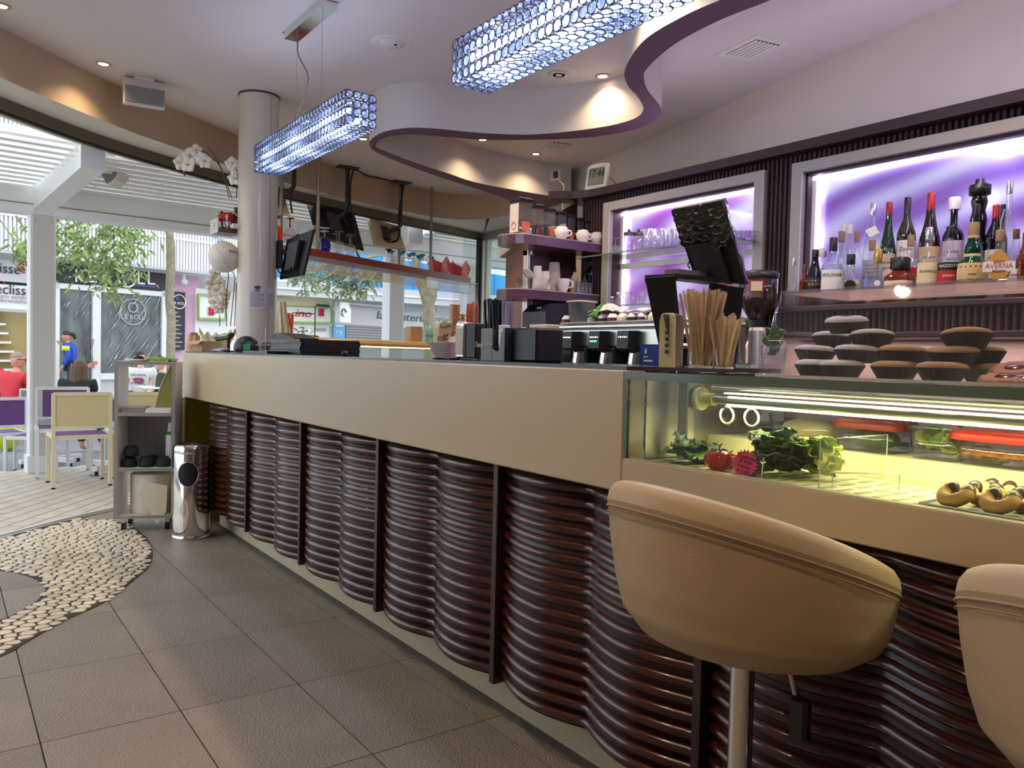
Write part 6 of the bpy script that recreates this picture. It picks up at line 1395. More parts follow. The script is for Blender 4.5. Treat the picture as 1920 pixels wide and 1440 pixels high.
# ================================================================== trolley shelf, bin and what they hold
_before = set(bpy.data.objects)
mk('trolley_white', (222, 220, 216), .45); mk('trolley_edge', (150, 146, 140), .5); mk('mag', (170, 150, 150), .5, rnd=.2); mk('olive_book', (150, 142, 76), .5); mk('olive_pale', (214, 204, 150), .5)
tx0, tx1, ty0, ty1 = .925, 1.29, 5.63, 5.93; tzb = .085
tro = thing('shelf_trolley', 'tall white shelf trolley on castors by the end of the counter', 'trolley', ((tx0+tx1)/2, (ty0+ty1)/2, 0))
tzt = 1.11
for x in (tx0, tx1-.02): part('side', B().box(x, x+.02, ty0, ty1, tzb, tzt), 'trolley_white', tro); part('side_edge', B().box(x-.001, x+.021, ty0-.002, ty0, tzb, tzt), 'trolley_edge', tro)
for z in (tzb, .395, .755, tzt-.02): part('shelf', B().box(tx0+.02, tx1-.02, ty0, ty1, z, z+.02), 'trolley_white', tro); part('shelf_edge', B().box(tx0+.02, tx1-.02, ty0-.002, ty0, z, z+.02), 'trolley_edge', tro)
part('back_board', B().box(tx0+.02, tx1-.02, ty1-.01, ty1, .415, .755), 'trolley_edge', tro)
for x, y in ((tx0+.05, ty0+.05), (tx1-.05, ty0+.05), (tx0+.05, ty1-.05), (tx1-.05, ty1-.05)):
    c = part('castor', B().box(x-.012, x+.012, y-.012, y+.012, .05, tzb), 'steel', tro); part('wheel', B().cyl((x-.012, y+.006, .028), (x+.012, y+.006, .028), .027, n=16), 'black_plastic', c)
for k in range(5): solo('magazine', B().rbox(tx0+.035, tx0+.175+.01*(k % 2), ty0+.01+.004*k, ty0+.21, .776+k*.007, .782+k*.007, .001), 'mag', ('lowest', 'second', 'middle', 'fourth', 'topmost')[k]+' magazine of the left pile in the trolley', 'magazine', 'magazines in the trolley')
for k in range(4): solo('catalogue', B().rbox(tx0+.18, tx1-.03, ty0+.005+.006*k, ty0+.24, .776+k*.007, .782+k*.007, .001), 'paper', ('lowest', 'second', 'third', 'topmost')[k]+' pale catalogue of the right pile in the trolley', 'catalogue', 'catalogues in the trolley')
q = thing('menu_board', 'curved olive menu cover leaning in the top of the trolley', 'menu', (tx1-.10, ty0+.12, .806))
part('cover', B().ext([(tx1-.14, ty0+.10, .806), (tx1-.03, ty0+.10, .806), (tx1-.024, ty0+.10, 1.085), (tx1-.045, ty0+.10, 1.085), (tx1-.075, ty0+.10, 1.02), (tx1-.11, ty0+.10, .93)], (0, .006, 0)), 'olive_book', q); part('page_edge', B().tube(spline([(tx1-.14, ty0+.098, .808), (tx1-.11, ty0+.098, .93), (tx1-.075, ty0+.098, 1.02), (tx1-.045, ty0+.098, 1.085)], 5), .004, 5), 'olive_pale', q)
for k, (x, z, h) in enumerate(((.075, 0, .07), (.18, 0, .07), (.285, 0, .07), (.085, .071, .07), (.19, 0, .06))):
    t = thing('ashtray', 'black lidded ashtray on the middle trolley shelf, '+('leftmost', 'second in the row', 'third in the row', 'stacked on the leftmost', 'behind the row')[k], 'ashtray', (tx0+x, ty0+.08+.13*(k == 4), .415+z), 0, 'black ashtrays in the trolley'); part('bowl', B().lathe((0, 0, 0), [(.042, 0), (.05, .01), (.046, h*.6), (.04, h*.6)], 16), 'black_matte', t, False); part('lid', B().lathe((0, 0, 0), [(.047, h*.6), (.03, h*.95), (.0005, h)], 16), 'black_matte', t, False)
t = thing('spray_bottle', 'white cleaner bottle with a green band on the middle trolley shelf', 'bottle', (tx1-.06, ty0+.20, .415)); part('body', B().lathe((0, 0, 0), [(.03, 0), (.032, .01), (.03, .20), (.016, .24), (.014, .28)], 16), 'white_gloss', t, False); part('band', B().lathe((0, 0, 0), [(.0308, .20), (.026, .222)], 16), 'cloth_green', t, False)
rc = Vector((tx0+.20, ty0+.15, tzb+.02)); t = thing('paper_roll', 'big roll of pale kitchen paper on the lowest trolley shelf', 'paper roll', tuple(rc)); part('roll', B().lathe((0, 0, 0), [(.03, .0), (.125, 0), (.13, .01), (.13, .25), (.125, .26), (.03, .26)], 32), 'roll_paper' if mk('roll_paper', (216, 204, 190), .85) else None, t, False); part('core', B().cyl((0, 0, .255), (0, 0, .262), .03, n=18), 'kraft', t, False)
part('loose_sheet', B().ext([(-.01, -.135, .22), (-.055, -.137, .14), (.06, -.15, -.06), (.115, -.14, .02), (.12, -.135, .19)], (0, -.002, 0)), 'wrap_paper', t, False)
t = thing('plate', 'white plate with a dark object on top of the trolley', 'plate', (tx0+.12, ty0+.12, tzt)); part('plate', B().lathe((0, 0, 0), [(.05, 0), (.09, .012), (.088, .015), (.05, .004)], 24), 'white_ceramic', t, False); part('dark_pipe', B().lathe((0, 0, 0), [(.03, .006), (.035, .02), (.02, .035), (.0005, .036)], 14), 'black_matte', t, False)
t = thing('green_cloth', 'folded green cloth on top of the trolley', 'cloth', (tx1-.12, ty0+.10, tzt)); part('cloth', B().sheet(lambda u, w: (tx1-.19+.14*u, ty0+.04+.12*w, tzt+.012+.016*math.sin(PI*u)*math.sin(PI*w)+.004*math.sin(9*u)), 10, 8, .012), 'cloth_lime' if mk('cloth_lime', (130, 170, 50), .9) else None, t)
solo('small_dish', B().lathe((tx1-.04, ty0+.12, tzt), [(.025, 0), (.042, .02), (.04, .022), (.024, .004)], 18), 'steel', 'small steel dish at the right corner of the trolley top', 'dish')
MT = T(tx0, ty0) @ RZ(math.radians(-22)) @ T(-tx0, -ty0)
for o in [o for o in bpy.data.objects if o not in _before and o.parent is None]:
    MM = MT @ Matrix.Translation(o.location) @ o.rotation_euler.to_matrix().to_4x4(); o.location = MM.translation; o.rotation_euler = MM.to_euler()
bp_ = Vector((1.315, 5.27, 0)); bt = thing('ashtray_bin', 'chrome cylindrical litter bin with an oval opening beside the trolley', 'litter bin', tuple(bp_)); br, bh = .113, .585
va_ = math.atan2(-bp_.y, -bp_.x)-.18
part('base', B().lathe((0, 0, 0), [(br+.004, 0), (br+.006, .012), (br, .022)], 36), 'chrome', bt, False); part('body', B().lathe((0, 0, 0), [(br, .02), (br, bh-.05), (br*.99, bh-.045)], 36), 'chrome', bt, False)
part('head', B().lathe((0, 0, 0), [(br*.99, bh-.045), (br*1.01, bh-.03), (br*.97, bh), (br*.86, bh+.012), (br*.7, bh), (.0005, bh-.01)], 36), 'chrome', bt, False); part('sand_dish', B().lathe((0, 0, 0), [(br*.7, bh+.002), (.0005, bh-.006)], 24), 'black_matte', bt, False)
op = []
for k in range(24): a = 2*PI*k/24; op.append(((br+.002), va_+.062/br*math.cos(a), .415+.078*math.sin(a)))
vv = [(r*math.cos(a), r*math.sin(a), z) for r, a, z in op]; b = B().grid(lambda u, w: Vector(((br+.002)*math.cos(va_+.062/br*w*math.cos(2*PI*u)), (br+.002)*math.sin(va_+.062/br*w*math.cos(2*PI*u)), .415+.078*w*math.sin(2*PI*u))), 24, 6, True, True); part('opening', b, 'black_matte', bt, False); part('opening_rim', B().tube(vv, .003, 5, True), 'chrome', bt, False)
# ================================================================== terrace: pergola
PD = Vector((.9976, .0698, 0)); PNn = Vector((-.0698, .9976, 0)); P1 = Vector((.80, 8.72, 0))
pg = thing('pergola', 'white aluminium pergola with louvred roof over the terrace', 'pergola', tuple(P1))
def pbox(o, a, w, n0, n1, z0, z1): q = [o+PD*(a-w)+PNn*n0, o+PD*(a+w)+PNn*n0, o+PD*(a+w)+PNn*n1, o+PD*(a-w)+PNn*n1]; return B().ext([Vector((p.x, p.y, z0)) for p in q], (0, 0, z1-z0))
for a in (0, 3.86, 5.05):
    p_ = part('post', pbox(P1, a, .105, -.09, .09, .0, 2.52), 'white_metal', pg); part('post_rib', pbox(P1, a, .085, -.094, -.088, .1, 2.5), 'pergola_grey' if 'pergola_grey' in MATS or mk('pergola_grey', (206, 206, 204), .4) else None, p_); part('post_foot', pbox(P1, a, .125, -.12, .1, 0, .16), 'white_metal', p_)
    for z in (2.36, 2.44): part('bolt', B().sph(P1+PD*(a-.07)+PNn*-.096+Vector((0, 0, z)), .010, 6, 4).sph(P1+PD*(a+.07)+PNn*-.096+Vector((0, 0, z)), .010, 6, 4), 'steel', p_)
part('gutter_beam', B().ext([P1-PD*5+PNn*-.10+Vector((0, 0, 2.42)), P1-PD*5+PNn*.10+Vector((0, 0, 2.42)), P1-PD*5+PNn*.10+Vector((0, 0, 2.74)), P1-PD*5+PNn*-.10+Vector((0, 0, 2.74))], PD*12), 'white_metal', pg)
part('gutter_line', B().ext([P1-PD*5+PNn*-.105+Vector((0, 0, 2.50)), P1-PD*5+PNn*-.10+Vector((0, 0, 2.50)), P1-PD*5+PNn*-.10+Vector((0, 0, 2.512)), P1-PD*5+PNn*-.105+Vector((0, 0, 2.512))], PD*12), 'trolley_edge', pg)
# cross beams to the house
for a, e in ((0, Vector((.90, 6.36, 0))), (3.86, Vector((4.4, 7.98, 0)))):
    s_ = P1+PD*a; d_ = (e-s_); l_ = d_.length; d_ = d_.normalized(); n_ = Vector((-d_.y, d_.x, 0))
    part('cross_beam', B().ext([s_+n_*.08+Vector((0, 0, 2.46)), s_-n_*.08+Vector((0, 0, 2.46)), s_-n_*.08+Vector((0, 0, 2.68)), s_+n_*.08+Vector((0, 0, 2.68))], d_*l_), 'white_metal', pg)
# louvres: tilted open left of the beam, nearly closed to the right
for k in range(11):
    n0 = -.20-k*.20
    for (a0, a1, tilt) in ((-5, -.12, .55), (.12, 3.74, .12), (3.98, 6.6, .12)):
        # stop at the house front
        o = P1+PNn*n0
        def outside(a): 
            q = o+PD*a; 
            ys = None
            for (xa, ya_), (xb, yb2) in zip(FAC[:-1], FAC[1:]):
                if xa <= q.x <= xb: ys = ya_+(yb2-ya_)*(q.x-xa)/(xb-xa)
            return ys is None or q.y > ys+.22
        aa = a0
        while aa < a1 and not (outside(aa) ): aa += .1
        bb_ = a1
        while bb_ > aa and not outside(bb_): bb_ -= .1
        if bb_-aa < .3: continue
        c0 = o+PD*aa+Vector((0, 0, 2.665)); dz = math.sin(tilt)*.09; dn_ = math.cos(tilt)*.098
        part('louvre', B().ext([c0-PNn*dn_+Vector((0, 0, -dz)), c0+PNn*dn_+Vector((0, 0, dz)), c0+PNn*dn_+Vector((0, 0, dz+.02)), c0-PNn*dn_+Vector((0, 0, -dz+.02))], PD*(bb_-aa)), 'louvre_white' if 'louvre_white' in MATS or mk('louvre_white', (228, 228, 224), .5) else None, pg)
# outdoor speaker
so_ = od(200, 316, 6.7); t = thing('box_speaker', 'white outdoor speaker with dark rounded grille hung under the pergola beam', 'speaker', tuple(so_)); M = frame_at(so_, CR-CF*.25+Vector((0, 0, -.2)), _Z+CR*.3)
shp_ = [(-.125, .04), (-.065, .11), (.02, .135), (.095, .10), (.115, .0), (.095, -.07), (.035, -.125)]
part('cabinet', B().ext([M @ Vector((x*1.05+.015, y*1.05-.01, -.12)) for x, y in shp_], M.to_3x3() @ Vector((0, 0, .12))), 'speaker_white', t); part('grille', B().ext([M @ Vector((x, y, 0)) for x, y in shp_], M.to_3x3() @ Vector((0, 0, .012))), 'speaker_grille', t); part('bracket', B().tube([so_+Vector((.05, .05, .08)), so_+Vector((.12, .0, .22)), so_+Vector((.1, .0, .33))], .012, 6), 'dark_grey', t)
# ================================================================== terrace chairs and tables
mk('chair_cream', (226, 216, 186), .45); mk('chair_white', (226, 228, 230), .4); mk('mesh_purple', (112, 72, 132), .8, bump=.2, bscale=400); mk('mesh_cream', (214, 200, 156), .8, bump=.2, bscale=400); mk('mesh_grey', (196, 196, 190), .8)
def chair(loc, rz, frame, backm, seatm, label):
    t = thing('terrace_chair', label, 'chair', loc, rz, 'metal terrace chairs'); w = .215; r = .014
    for s_ in (-1, 1):
        part('leg', B().box(s_*w-r, s_*w+r, -.20-r, -.20+r, 0, .80), frame, t, False); part('leg', B().box(s_*w-r, s_*w+r, .20-r, .20+r, 0, .44), frame, t, False)
        part('side_rail', B().box(s_*w-r, s_*w+r, -.2, .2, .42, .45), frame, t, False)
        for y in (-.2, .2): part('foot_cap', B().box(s_*w-r, s_*w+r, y-r, y+r, -.0, .012), 'black_plastic', t, False)
    part('rear_rail', B().box(-w, w, -.21, -.19, .41, .445), frame, t, False); part('front_rail', B().box(-w, w, .19, .21, .41, .445), frame, t, False)
    part('top_rail', B().box(-w, w, -.213, -.187, .78, .81), frame, t, False); part('lower_rail', B().box(-w, w, -.213, -.187, .50, .525), frame, t, False)
    part('back_mesh', B().box(-w+.012, w-.012, -.205, -.195, .52, .785), backm, t, False)
    part('seat_mesh', B().box(-w+.012, w-.012, -.19, .19, .440, .447), seatm, t, False)
chair((1.0, 7.775, 0), 0, 'chair_cream', 'mesh_cream', 'mesh_purple', 'cream terrace chair with a cream back, nearest the opening')
chair((1.50, 7.74, 0), math.radians(-6), 'chair_cream', 'mesh_cream', 'mesh_purple', 'cream terrace chair half hidden by the shelf trolley')
chair((.955, 8.42, 0), math.radians(176), 'chair_white', 'mesh_purple', 'mesh_purple', 'white chair with a purple back behind the cream one')
chair((.50, 9.75, -.15), math.radians(10), 'chair_white', 'mesh_purple', 'mesh_purple', 'white chair with a purple back cut by the left picture edge')
chair((.82, 9.25, -.15), math.radians(60), 'chair_white', 'mesh_grey', 'mesh_purple', 'white chair with a pale grey back beside the pergola post')
chair((1.75, 9.55, -.15), math.radians(185), 'chair_white', 'mesh_purple', 'mesh_purple', 'white chair with a purple back behind the trolley gap')
def table(loc, label, rz=0):
    t = thing('terrace_table', label, 'table', loc, rz, 'white terrace tables'); part('top', B().rbox(-.35, .35, -.35, .35, .72, .745, .006), 'chair_white', t, False); part('column', B().box(-.04, .04, -.04, .04, .06, .72), 'chair_white', t, False)
    for a in range(4): part('leg', B().box(-.03, .36, -.03, .03, .045, .09).xf(RZ(a*PI/2+.5)), 'chair_white', t, False); part('foot_cap', B().cyl((.33, 0, 0), (.33, 0, .045), .018, n=8).xf(RZ(a*PI/2+.5)), 'black_plastic', t, False)
table((1.45, 8.40, 0), 'white terrace table with crossed feet behind the cream chair', .2); table((1.05, 10.3, -.15), 'white terrace table in front of the woman with long hair'); table((2.9, 13.3, -.15), 'white terrace table of the man in the printed shirt')
q = Vector((1.05, 10.0, .595)); 
for k, (x, y, l_) in enumerate(((.78, 10.05, 'left'), (1.32, 10.10, 'right'))):
    t = thing('menu_holder', l_+' silver menu holder on the far terrace table', 'menu holder', (x, y, .595)); part('body', B().rbox(-.06, .06, -.03, .03, 0, .13, .01), 'pergola_grey', t, False); part('card', B().box(-.045, .045, -.034, -.03, .02, .11), 'trolley_edge', t, False)
# ================================================================== street: shops, trees
SD = Vector((math.sin(math.radians(73)), math.cos(math.radians(73)), 0)); SN = Vector((SD.y, -SD.x, 0))     # along the shops / towards us
S0 = od(100, 520, 18.6)
def sp(x, y, off=0.0):
    d = ray(x, y); k_ = ((S0-CC).dot(SN)+off)/d.dot(SN); return CC+d*k_
def rect(x0, x1, y0, y1, off=0.0, th=.08):
    """box on the shop front: pixel columns x0..x1, rows y0 (top) and y1 (bottom) taken at the left end"""
    a, b_ = sp(x0, (y0+y1)/2, off), sp(x1, (y0+y1)/2, off); zt_, zb2 = sp(x0, y0, off).z, sp(x0, y1, off).z
    return B().ext([Vector((a.x, a.y, zb2)), Vector((b_.x, b_.y, zb2)), Vector((b_.x, b_.y, zt_)), Vector((a.x, a.y, zt_))], -SN*th)
def stext(txt, px, py, hpx, mat_, parent, off=.03, sx=1.0, shear=0):
    p = sp(px, py, off); return lettering(txt, sz(hpx, p)*1.35, p, SD, (0, 0, 1), mat_, parent, depth=.004, shear=shear, sx=sx)
mk('sign_grey', (206, 206, 206), .5); mk('sign_white', (240, 238, 234), .5); mk('sign_black', (46, 44, 48), .6); mk('tan_wall', (206, 184, 128), .8); mk('shop_white', (232, 232, 232), .5); mk('pink_wall', (222, 178, 204), .8); mk('logo_purple', (104, 76, 150), .6); mk('shop_ink', (40, 40, 46), .6); mk('grey_ink', (160, 160, 164), .6); mk('teal_ink', (70, 110, 120), .6); mk('logo_red', (206, 30, 80), .6); mk('green_frame', (170, 200, 120), .6); mk('blue_fascia', (40, 150, 214), .6); mk('grey_roof', (186, 188, 192), .6); mk('beige_awning', (214, 200, 158), .8); mk('shutter', (150, 150, 150), .5, .3); mk('poster_blue', (110, 180, 220), .7); mk('logo_orange', (230, 150, 50), .6)
def film_window():
    m = mk('film_window', (96, 102, 100), .25, var=.55, vscale=2.0, stretch=(2.2, 2.2, .7), bump=.7, bscale=3.0); return m
film_window()
# left shop
e = thing('beauty_shop', 'beauty parlour front with two name boards at the left picture edge', 'shop', tuple(sp(20, 700)))
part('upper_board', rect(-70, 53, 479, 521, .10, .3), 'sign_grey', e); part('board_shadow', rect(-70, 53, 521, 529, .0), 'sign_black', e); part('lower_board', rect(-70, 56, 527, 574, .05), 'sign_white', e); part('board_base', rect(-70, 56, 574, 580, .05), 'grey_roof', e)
stext('eclisse', 3, 503, 20, 'shop_ink', e, .13, .92); stext('eclisse', 27, 544, 20, 'shop_ink', e, .08, .92); stext('centro estetica', 22, 556, 8.5, 'grey_ink', e, .08); stext('abbronzatura', 26, 564, 9, 'grey_ink', e, .08)
for k, (m_, r_) in enumerate((('logo_red', 10), ('logo_orange', 7.5), ('shop_ink', 5))): p = sp(47, 501, .12); part('logo', B().tube([p+SD*sz(r_, p)*math.cos(a*PI/12+.5)+Vector((0, 0, sz(r_, p)*math.sin(a*PI/12+.5))) for a in range(17)], sz(1.6, p), 5), m_, e)
p = sp(2, 532, .07); part('logo', B().tube([p+SD*sz(6, p)*math.cos(a*PI/10)+Vector((0, 0, sz(6, p)*math.sin(a*PI/10))) for a in range(11)], sz(1.2, p), 5), 'logo_red', e)
part('inner_wall', rect(-70, 56, 580, 745, -.6), 'tan_wall', e)
st = part('stair_side', B().ext([sp(x, y, -.5) for x, y in ((-40, 560), (2, 590), (38, 705), (38, 745), (-40, 745))], SN*.05), 'tan_dark' if mk('tan_dark', (166, 144, 96), .8) else None, e)
for k in range(6): part('step', B().ext([sp(x, y, -.42) for x, y in ((-40, 606+k*17), (2+k*5.5, 606+k*17), (2+k*5.5, 610+k*17), (-40, 610+k*17))], SN*.25), 'sign_white', e)
# ice cream roll shop
e = thing('roll_shop', 'closed dessert shop with a black ICE ROLL sign and film over its windows', 'shop', tuple(sp(200, 740)))
part('sign', rect(98, 312, 491, 527, .12, .2), 'sign_black', e)
for tx_, px_ in (('I', 143), ('C', 157), ('E', 174), ('R', 200), ('L', 264), ('L', 283)): stext(tx_, px_, 518+(px_-143)*.035, 26, 'sign_white', e, .15)
p = sp(238, 522, .15); part('logo_ring', B().tube([p+SD*sz(16, p)*math.cos(a*PI/14)+Vector((0, 0, sz(16, p)*math.sin(a*PI/14))) for a in range(-14, 12)], sz(2, p), 6), 'sign_white', e); part('logo_roll', B().sph(p, (sz(9, p), sz(4, p), sz(9, p)), 12, 8), 'logo_purple', e)
part('underline', rect(253, 292, 533, 536, .14, .01), 'logo_purple', e)
part('wall_base', rect(98, 316, 703, 760, .0, .3), 'sign_grey', e)
for (x0, x1, y0, y1) in ((101, 112, 531, 745), (174, 189, 533, 745), (304, 313, 540, 712), (101, 313, 530, 540), (101, 189, 738, 745), (189, 313, 700, 712)): part('frame', rect(x0, x1, y0, y1, .10, .12), 'shop_white', e)
part('door_pane', rect(112, 174, 538, 740, .02, .04), 'film_window', e); w_ = part('shop_window', rect(188, 305, 540, 702, .02, .04), 'film_window', e)
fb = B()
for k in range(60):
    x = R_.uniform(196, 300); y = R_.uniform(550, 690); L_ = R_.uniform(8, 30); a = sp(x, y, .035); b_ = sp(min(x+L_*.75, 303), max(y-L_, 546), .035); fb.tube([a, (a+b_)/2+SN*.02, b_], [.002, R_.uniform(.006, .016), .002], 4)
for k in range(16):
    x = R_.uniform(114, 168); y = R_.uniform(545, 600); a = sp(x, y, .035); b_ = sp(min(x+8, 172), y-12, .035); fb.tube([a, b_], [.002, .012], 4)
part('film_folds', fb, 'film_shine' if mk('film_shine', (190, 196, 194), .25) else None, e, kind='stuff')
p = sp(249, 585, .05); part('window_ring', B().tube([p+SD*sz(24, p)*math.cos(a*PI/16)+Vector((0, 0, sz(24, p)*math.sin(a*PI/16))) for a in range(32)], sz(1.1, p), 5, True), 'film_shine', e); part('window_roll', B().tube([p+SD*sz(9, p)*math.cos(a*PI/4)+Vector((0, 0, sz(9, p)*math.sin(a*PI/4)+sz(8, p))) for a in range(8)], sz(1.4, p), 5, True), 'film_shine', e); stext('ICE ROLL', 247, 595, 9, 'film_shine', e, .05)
t = part('barrier_tape', B().ext([sp(x, y, .14) for x, y in ((163, 683), (181, 676), (184, 682), (166, 690))], SN*.01), 'tape_red' if mk('tape_red', (220, 130, 100), .6) else None, e); part('tape_pole', B().tube([sp(175, 636, .15), sp(171, 660, .15), sp(176, 690, .15)], .02, 5), 'trolley_edge', e)
# pink side wall with its menu board
e2 = thing('pink_shop_wall', 'pink shop wall with a black menu board right of the street tree', 'wall', tuple(sp(345, 700)))
part('wall', rect(314, 372, 513, 760, -.10, .3), 'pink_wall', e2); mb = part('menu_board', rect(322, 347, 546, 656, .04), 'sign_black', e2)
p = sp(336, 566, .07); part('board_ring', B().tube([p+SD*sz(13, p)*math.cos(a*PI/12)+Vector((0, 0, sz(13, p)*math.sin(a*PI/12))) for a in range(24)], sz(1, p), 5, True), 'sign_white', mb); stext('ICE ROLL', 335, 569, 5.5, 'sign_white', mb, .07); part('board_logo', B().sph(sp(332, 560, .07), .06, 10, 6), 'logo_purple', mb)
for k in range(9): part('menu_line', rect(326, 334+(k*5) % 9, 584+k*8, 586.5+k*8, .055, .01), 'grey_ink', mb)
part('security_camera', B().sph(sp(346, 529, .15), .09, 12, 8).tube([sp(345, 516, .05), sp(345, 524, .15)], .04, 6), 'shop_white', e2)
# upper cladding of the houses
cd_ = thing('ribbed_cladding', 'white vertically ribbed cladding above the shops', 'cladding', tuple(sp(200, 470)))
zb0, zb1 = sp(0, 476, .5).z, sp(311, 507, .5).z; a, b_ = sp(-160, 480, .5), sp(500, 500, .5)
zc0 = sp(98, 479, .5).z; part('sheet', B().ext([Vector((a.x, a.y, zc0)), Vector((b_.x, b_.y, zc0)), Vector((b_.x, b_.y, zc0+4)), Vector((a.x, a.y, zc0+4))], -SN*.05), 'cladding_grey' if mk('cladding_grey', (196, 200, 204), .6) else None, cd_)
rbm = B(); L_ = (b_-a).length; k = 0
while k*.085 < L_:
    q = a+SD*(k*.085); rbm.ext([Vector((q.x, q.y, zc0)), Vector((q.x, q.y, zc0))+SD*.05, Vector((q.x, q.y, zc0+4))+SD*.05, Vector((q.x, q.y, zc0+4))], SN*.06); k += 1
part('rib_field', rbm, 'shop_white', cd_, kind='stuff'); part('lower_edge', B().ext([Vector((a.x, a.y, zc0-.07)), Vector((b_.x, b_.y, zc0-.07)), Vector((b_.x, b_.y, zc0)), Vector((a.x, a.y, zc0))], SN*.10), 'grey_roof', cd_)
for zz_ in (.75, 1.7): part('cross_rail', B().ext([Vector((a.x, a.y, zc0+zz_)), Vector((b_.x, b_.y, zc0+zz_)), Vector((b_.x, b_.y, zc0+zz_+.05)), Vector((a.x, a.y, zc0+zz_+.05))], SN*.075), 'shop_white', cd_)
# shops to the right
e = thing('pharmacy_shop', 'shop with a green-framed white sign and a pink letter emblem', 'shop', tuple(sp(560, 640)))
part('wall', rect(366, 636, 540, 760, -.05, .3), 'sign_white', e); part('awning', B().ext([sp(x, y, .35) for x, y in ((505, 556), (610, 560), (624, 575), (505, 571))], -SN*.3), 'beige_awning', e)
for nm, (x0, x1, y0, y1) in (('a', (500, 623, 570, 604)), ('b', (372, 424, 552, 598))):
    fr_ = part('sign', rect(x0, x1, y0, y1, .06, .08), 'sign_lit' if 'sign_lit' in MATS or mk('sign_lit', (244, 244, 238), .5) else None, e)
    c_ = [sp(x0, y0, .10), sp(x1, y0+(x1-x0)*.05, .10), sp(x1, y1+(x1-x0)*.02, .10), sp(x0, y1, .10)]; part('sign_frame', B().tube([Vector((q.x, q.y, q.z)) for q in c_], .05, 4, True), 'green_frame', fr_)
stext('ino', 568, 588, 15, 'logo_red', e, .10, 1.5, .3)
for px_, py_ in ((603, 586), (397, 583)):
    for dx_ in (-1, 1): p = sp(px_+dx_*2.6, py_, .12); part('emblem', B().sph(p+Vector((0, 0, .06)), (.05, .03, .065), 8, 6).sph(p-Vector((0, 0, .06)), (.05, .03, .065), 8, 6), 'logo_red', e)
    p = sp(px_, py_, .12); part('emblem_bar', B().cbox(p, (.08, .05, .05)), 'logo_red', e)
part('lamp_bar', rect(596, 618, 570, 574, .5, .06), 'sign_black', e); part('lower_print', rect(593, 612, 614, 620, .04, .01), 'grey_ink', e)
e = thing('gelateria_shop', 'grey gelateria front with script lettering and a closed shutter', 'shop', tuple(sp(760, 640)))
part('sign', rect(628, 1000, 574, 608, .05, .2), 'sign_grey', e); stext('la gelateria artigianale', 800, 598, 15, 'teal_ink', e, .08, 1.45, .15)
part('header', rect(628, 1000, 552, 574, .05, .2), 'grey_roof', e); part('tube_lamp', rect(660, 725, 568, 571, .35, .06), 'shop_white', e)
for k in range(6): part('shutter_slat', rect(649, 1000, 608+k*5, 611.6+k*5, .05, .06), 'shutter', e)
part('shutter_back', rect(629, 1000, 606, 760, .0, .1), 'shutter', e); ps_ = part('poster', rect(626, 647, 607, 640, .12, .02), 'poster_blue', e); stext('my', 636, 622, 9, 'sign_white', ps_, .14); part('poster_band', rect(629, 644, 609, 612, .13, .01), 'sign_white', ps_)
bs = thing('blade_sign', 'white projecting box sign on a bracket beside the gelateria', 'sign', tuple(sp(649, 585, .9))); part('box', rect(638, 658, 566, 604, .95, .25), 'shop_white', bs); part('bracket', B().tube([sp(624, 562, .2), sp(660, 559, .95)], .05, 4).tube([sp(625, 580, .2), sp(640, 562, .7)], .045, 4), 'shop_white', bs); p = sp(645, 586, .98); part('logo', B().tube([p+SD*sz(5, p)*math.cos(a*PI/6)+Vector((0, 0, sz(7, p)*math.sin(a*PI/6))) for a in range(10)], .02, 4), 'teal_ink', bs)
cn = thing('street_canopy', 'long grey canopy edge with a white gutter above the right shops', 'canopy', tuple(sp(650, 545, 1.2)))
def band(x0, y0, x1, y1, hpx, off, m_, nm, th=.2):
    a, b_ = sp(x0, y0, off), sp(x1, y1, off); a2, b2_ = sp(x0, y0+hpx, off), sp(x1, y1+hpx, off); part(nm, B().ext([a, b_, b2_, a2], -SN*th), m_, cn)
band(500, 526, 1000, 558, 12, 1.2, 'grey_roof', 'roof_edge', 1.2); band(500, 537, 1000, 570, 2.6, 1.25, 'shop_white', 'gutter'); band(500, 540, 1000, 573, 11, 1.15, 'pergola_grey', 'fascia', 1.0)
bf = thing('blue_building', 'building with a bright blue band above the right shops', 'building', tuple(sp(700, 520, -.8))); 
a, b_ = sp(500, 490, -.8), sp(1100, 540, -.8); zb_ = sp(560, 525, -.8).z; zt_ = zb_+1.15
part('blue_band', B().ext([Vector((a.x, a.y, zb_)), Vector((b_.x, b_.y, zb_)), Vector((b_.x, b_.y, zt_)), Vector((a.x, a.y, zt_))], -SN*.3), 'blue_fascia', bf); part('white_wall', B().ext([Vector((a.x, a.y, zt_)), Vector((b_.x, b_.y, zt_)), Vector((b_.x, b_.y, zt_+6)), Vector((a.x, a.y, zt_+6))], -SN*.3), 'shop_white', bf); part('lower_wall', B().ext([Vector((a.x, a.y, zb_-2)), Vector((b_.x, b_.y, zb_-2)), Vector((b_.x, b_.y, zb_)), Vector((a.x, a.y, zb_))], -SN*.2), 'sign_white', bf)
for k in range(12): q = a+SD*(k*1.6); part('blue_rib', B().ext([Vector((q.x, q.y, zb_)), Vector((q.x, q.y, zb_))+SD*.04, Vector((q.x, q.y, zt_))+SD*.04, Vector((q.x, q.y, zt_))], SN*.03), 'blue_fascia', bf)
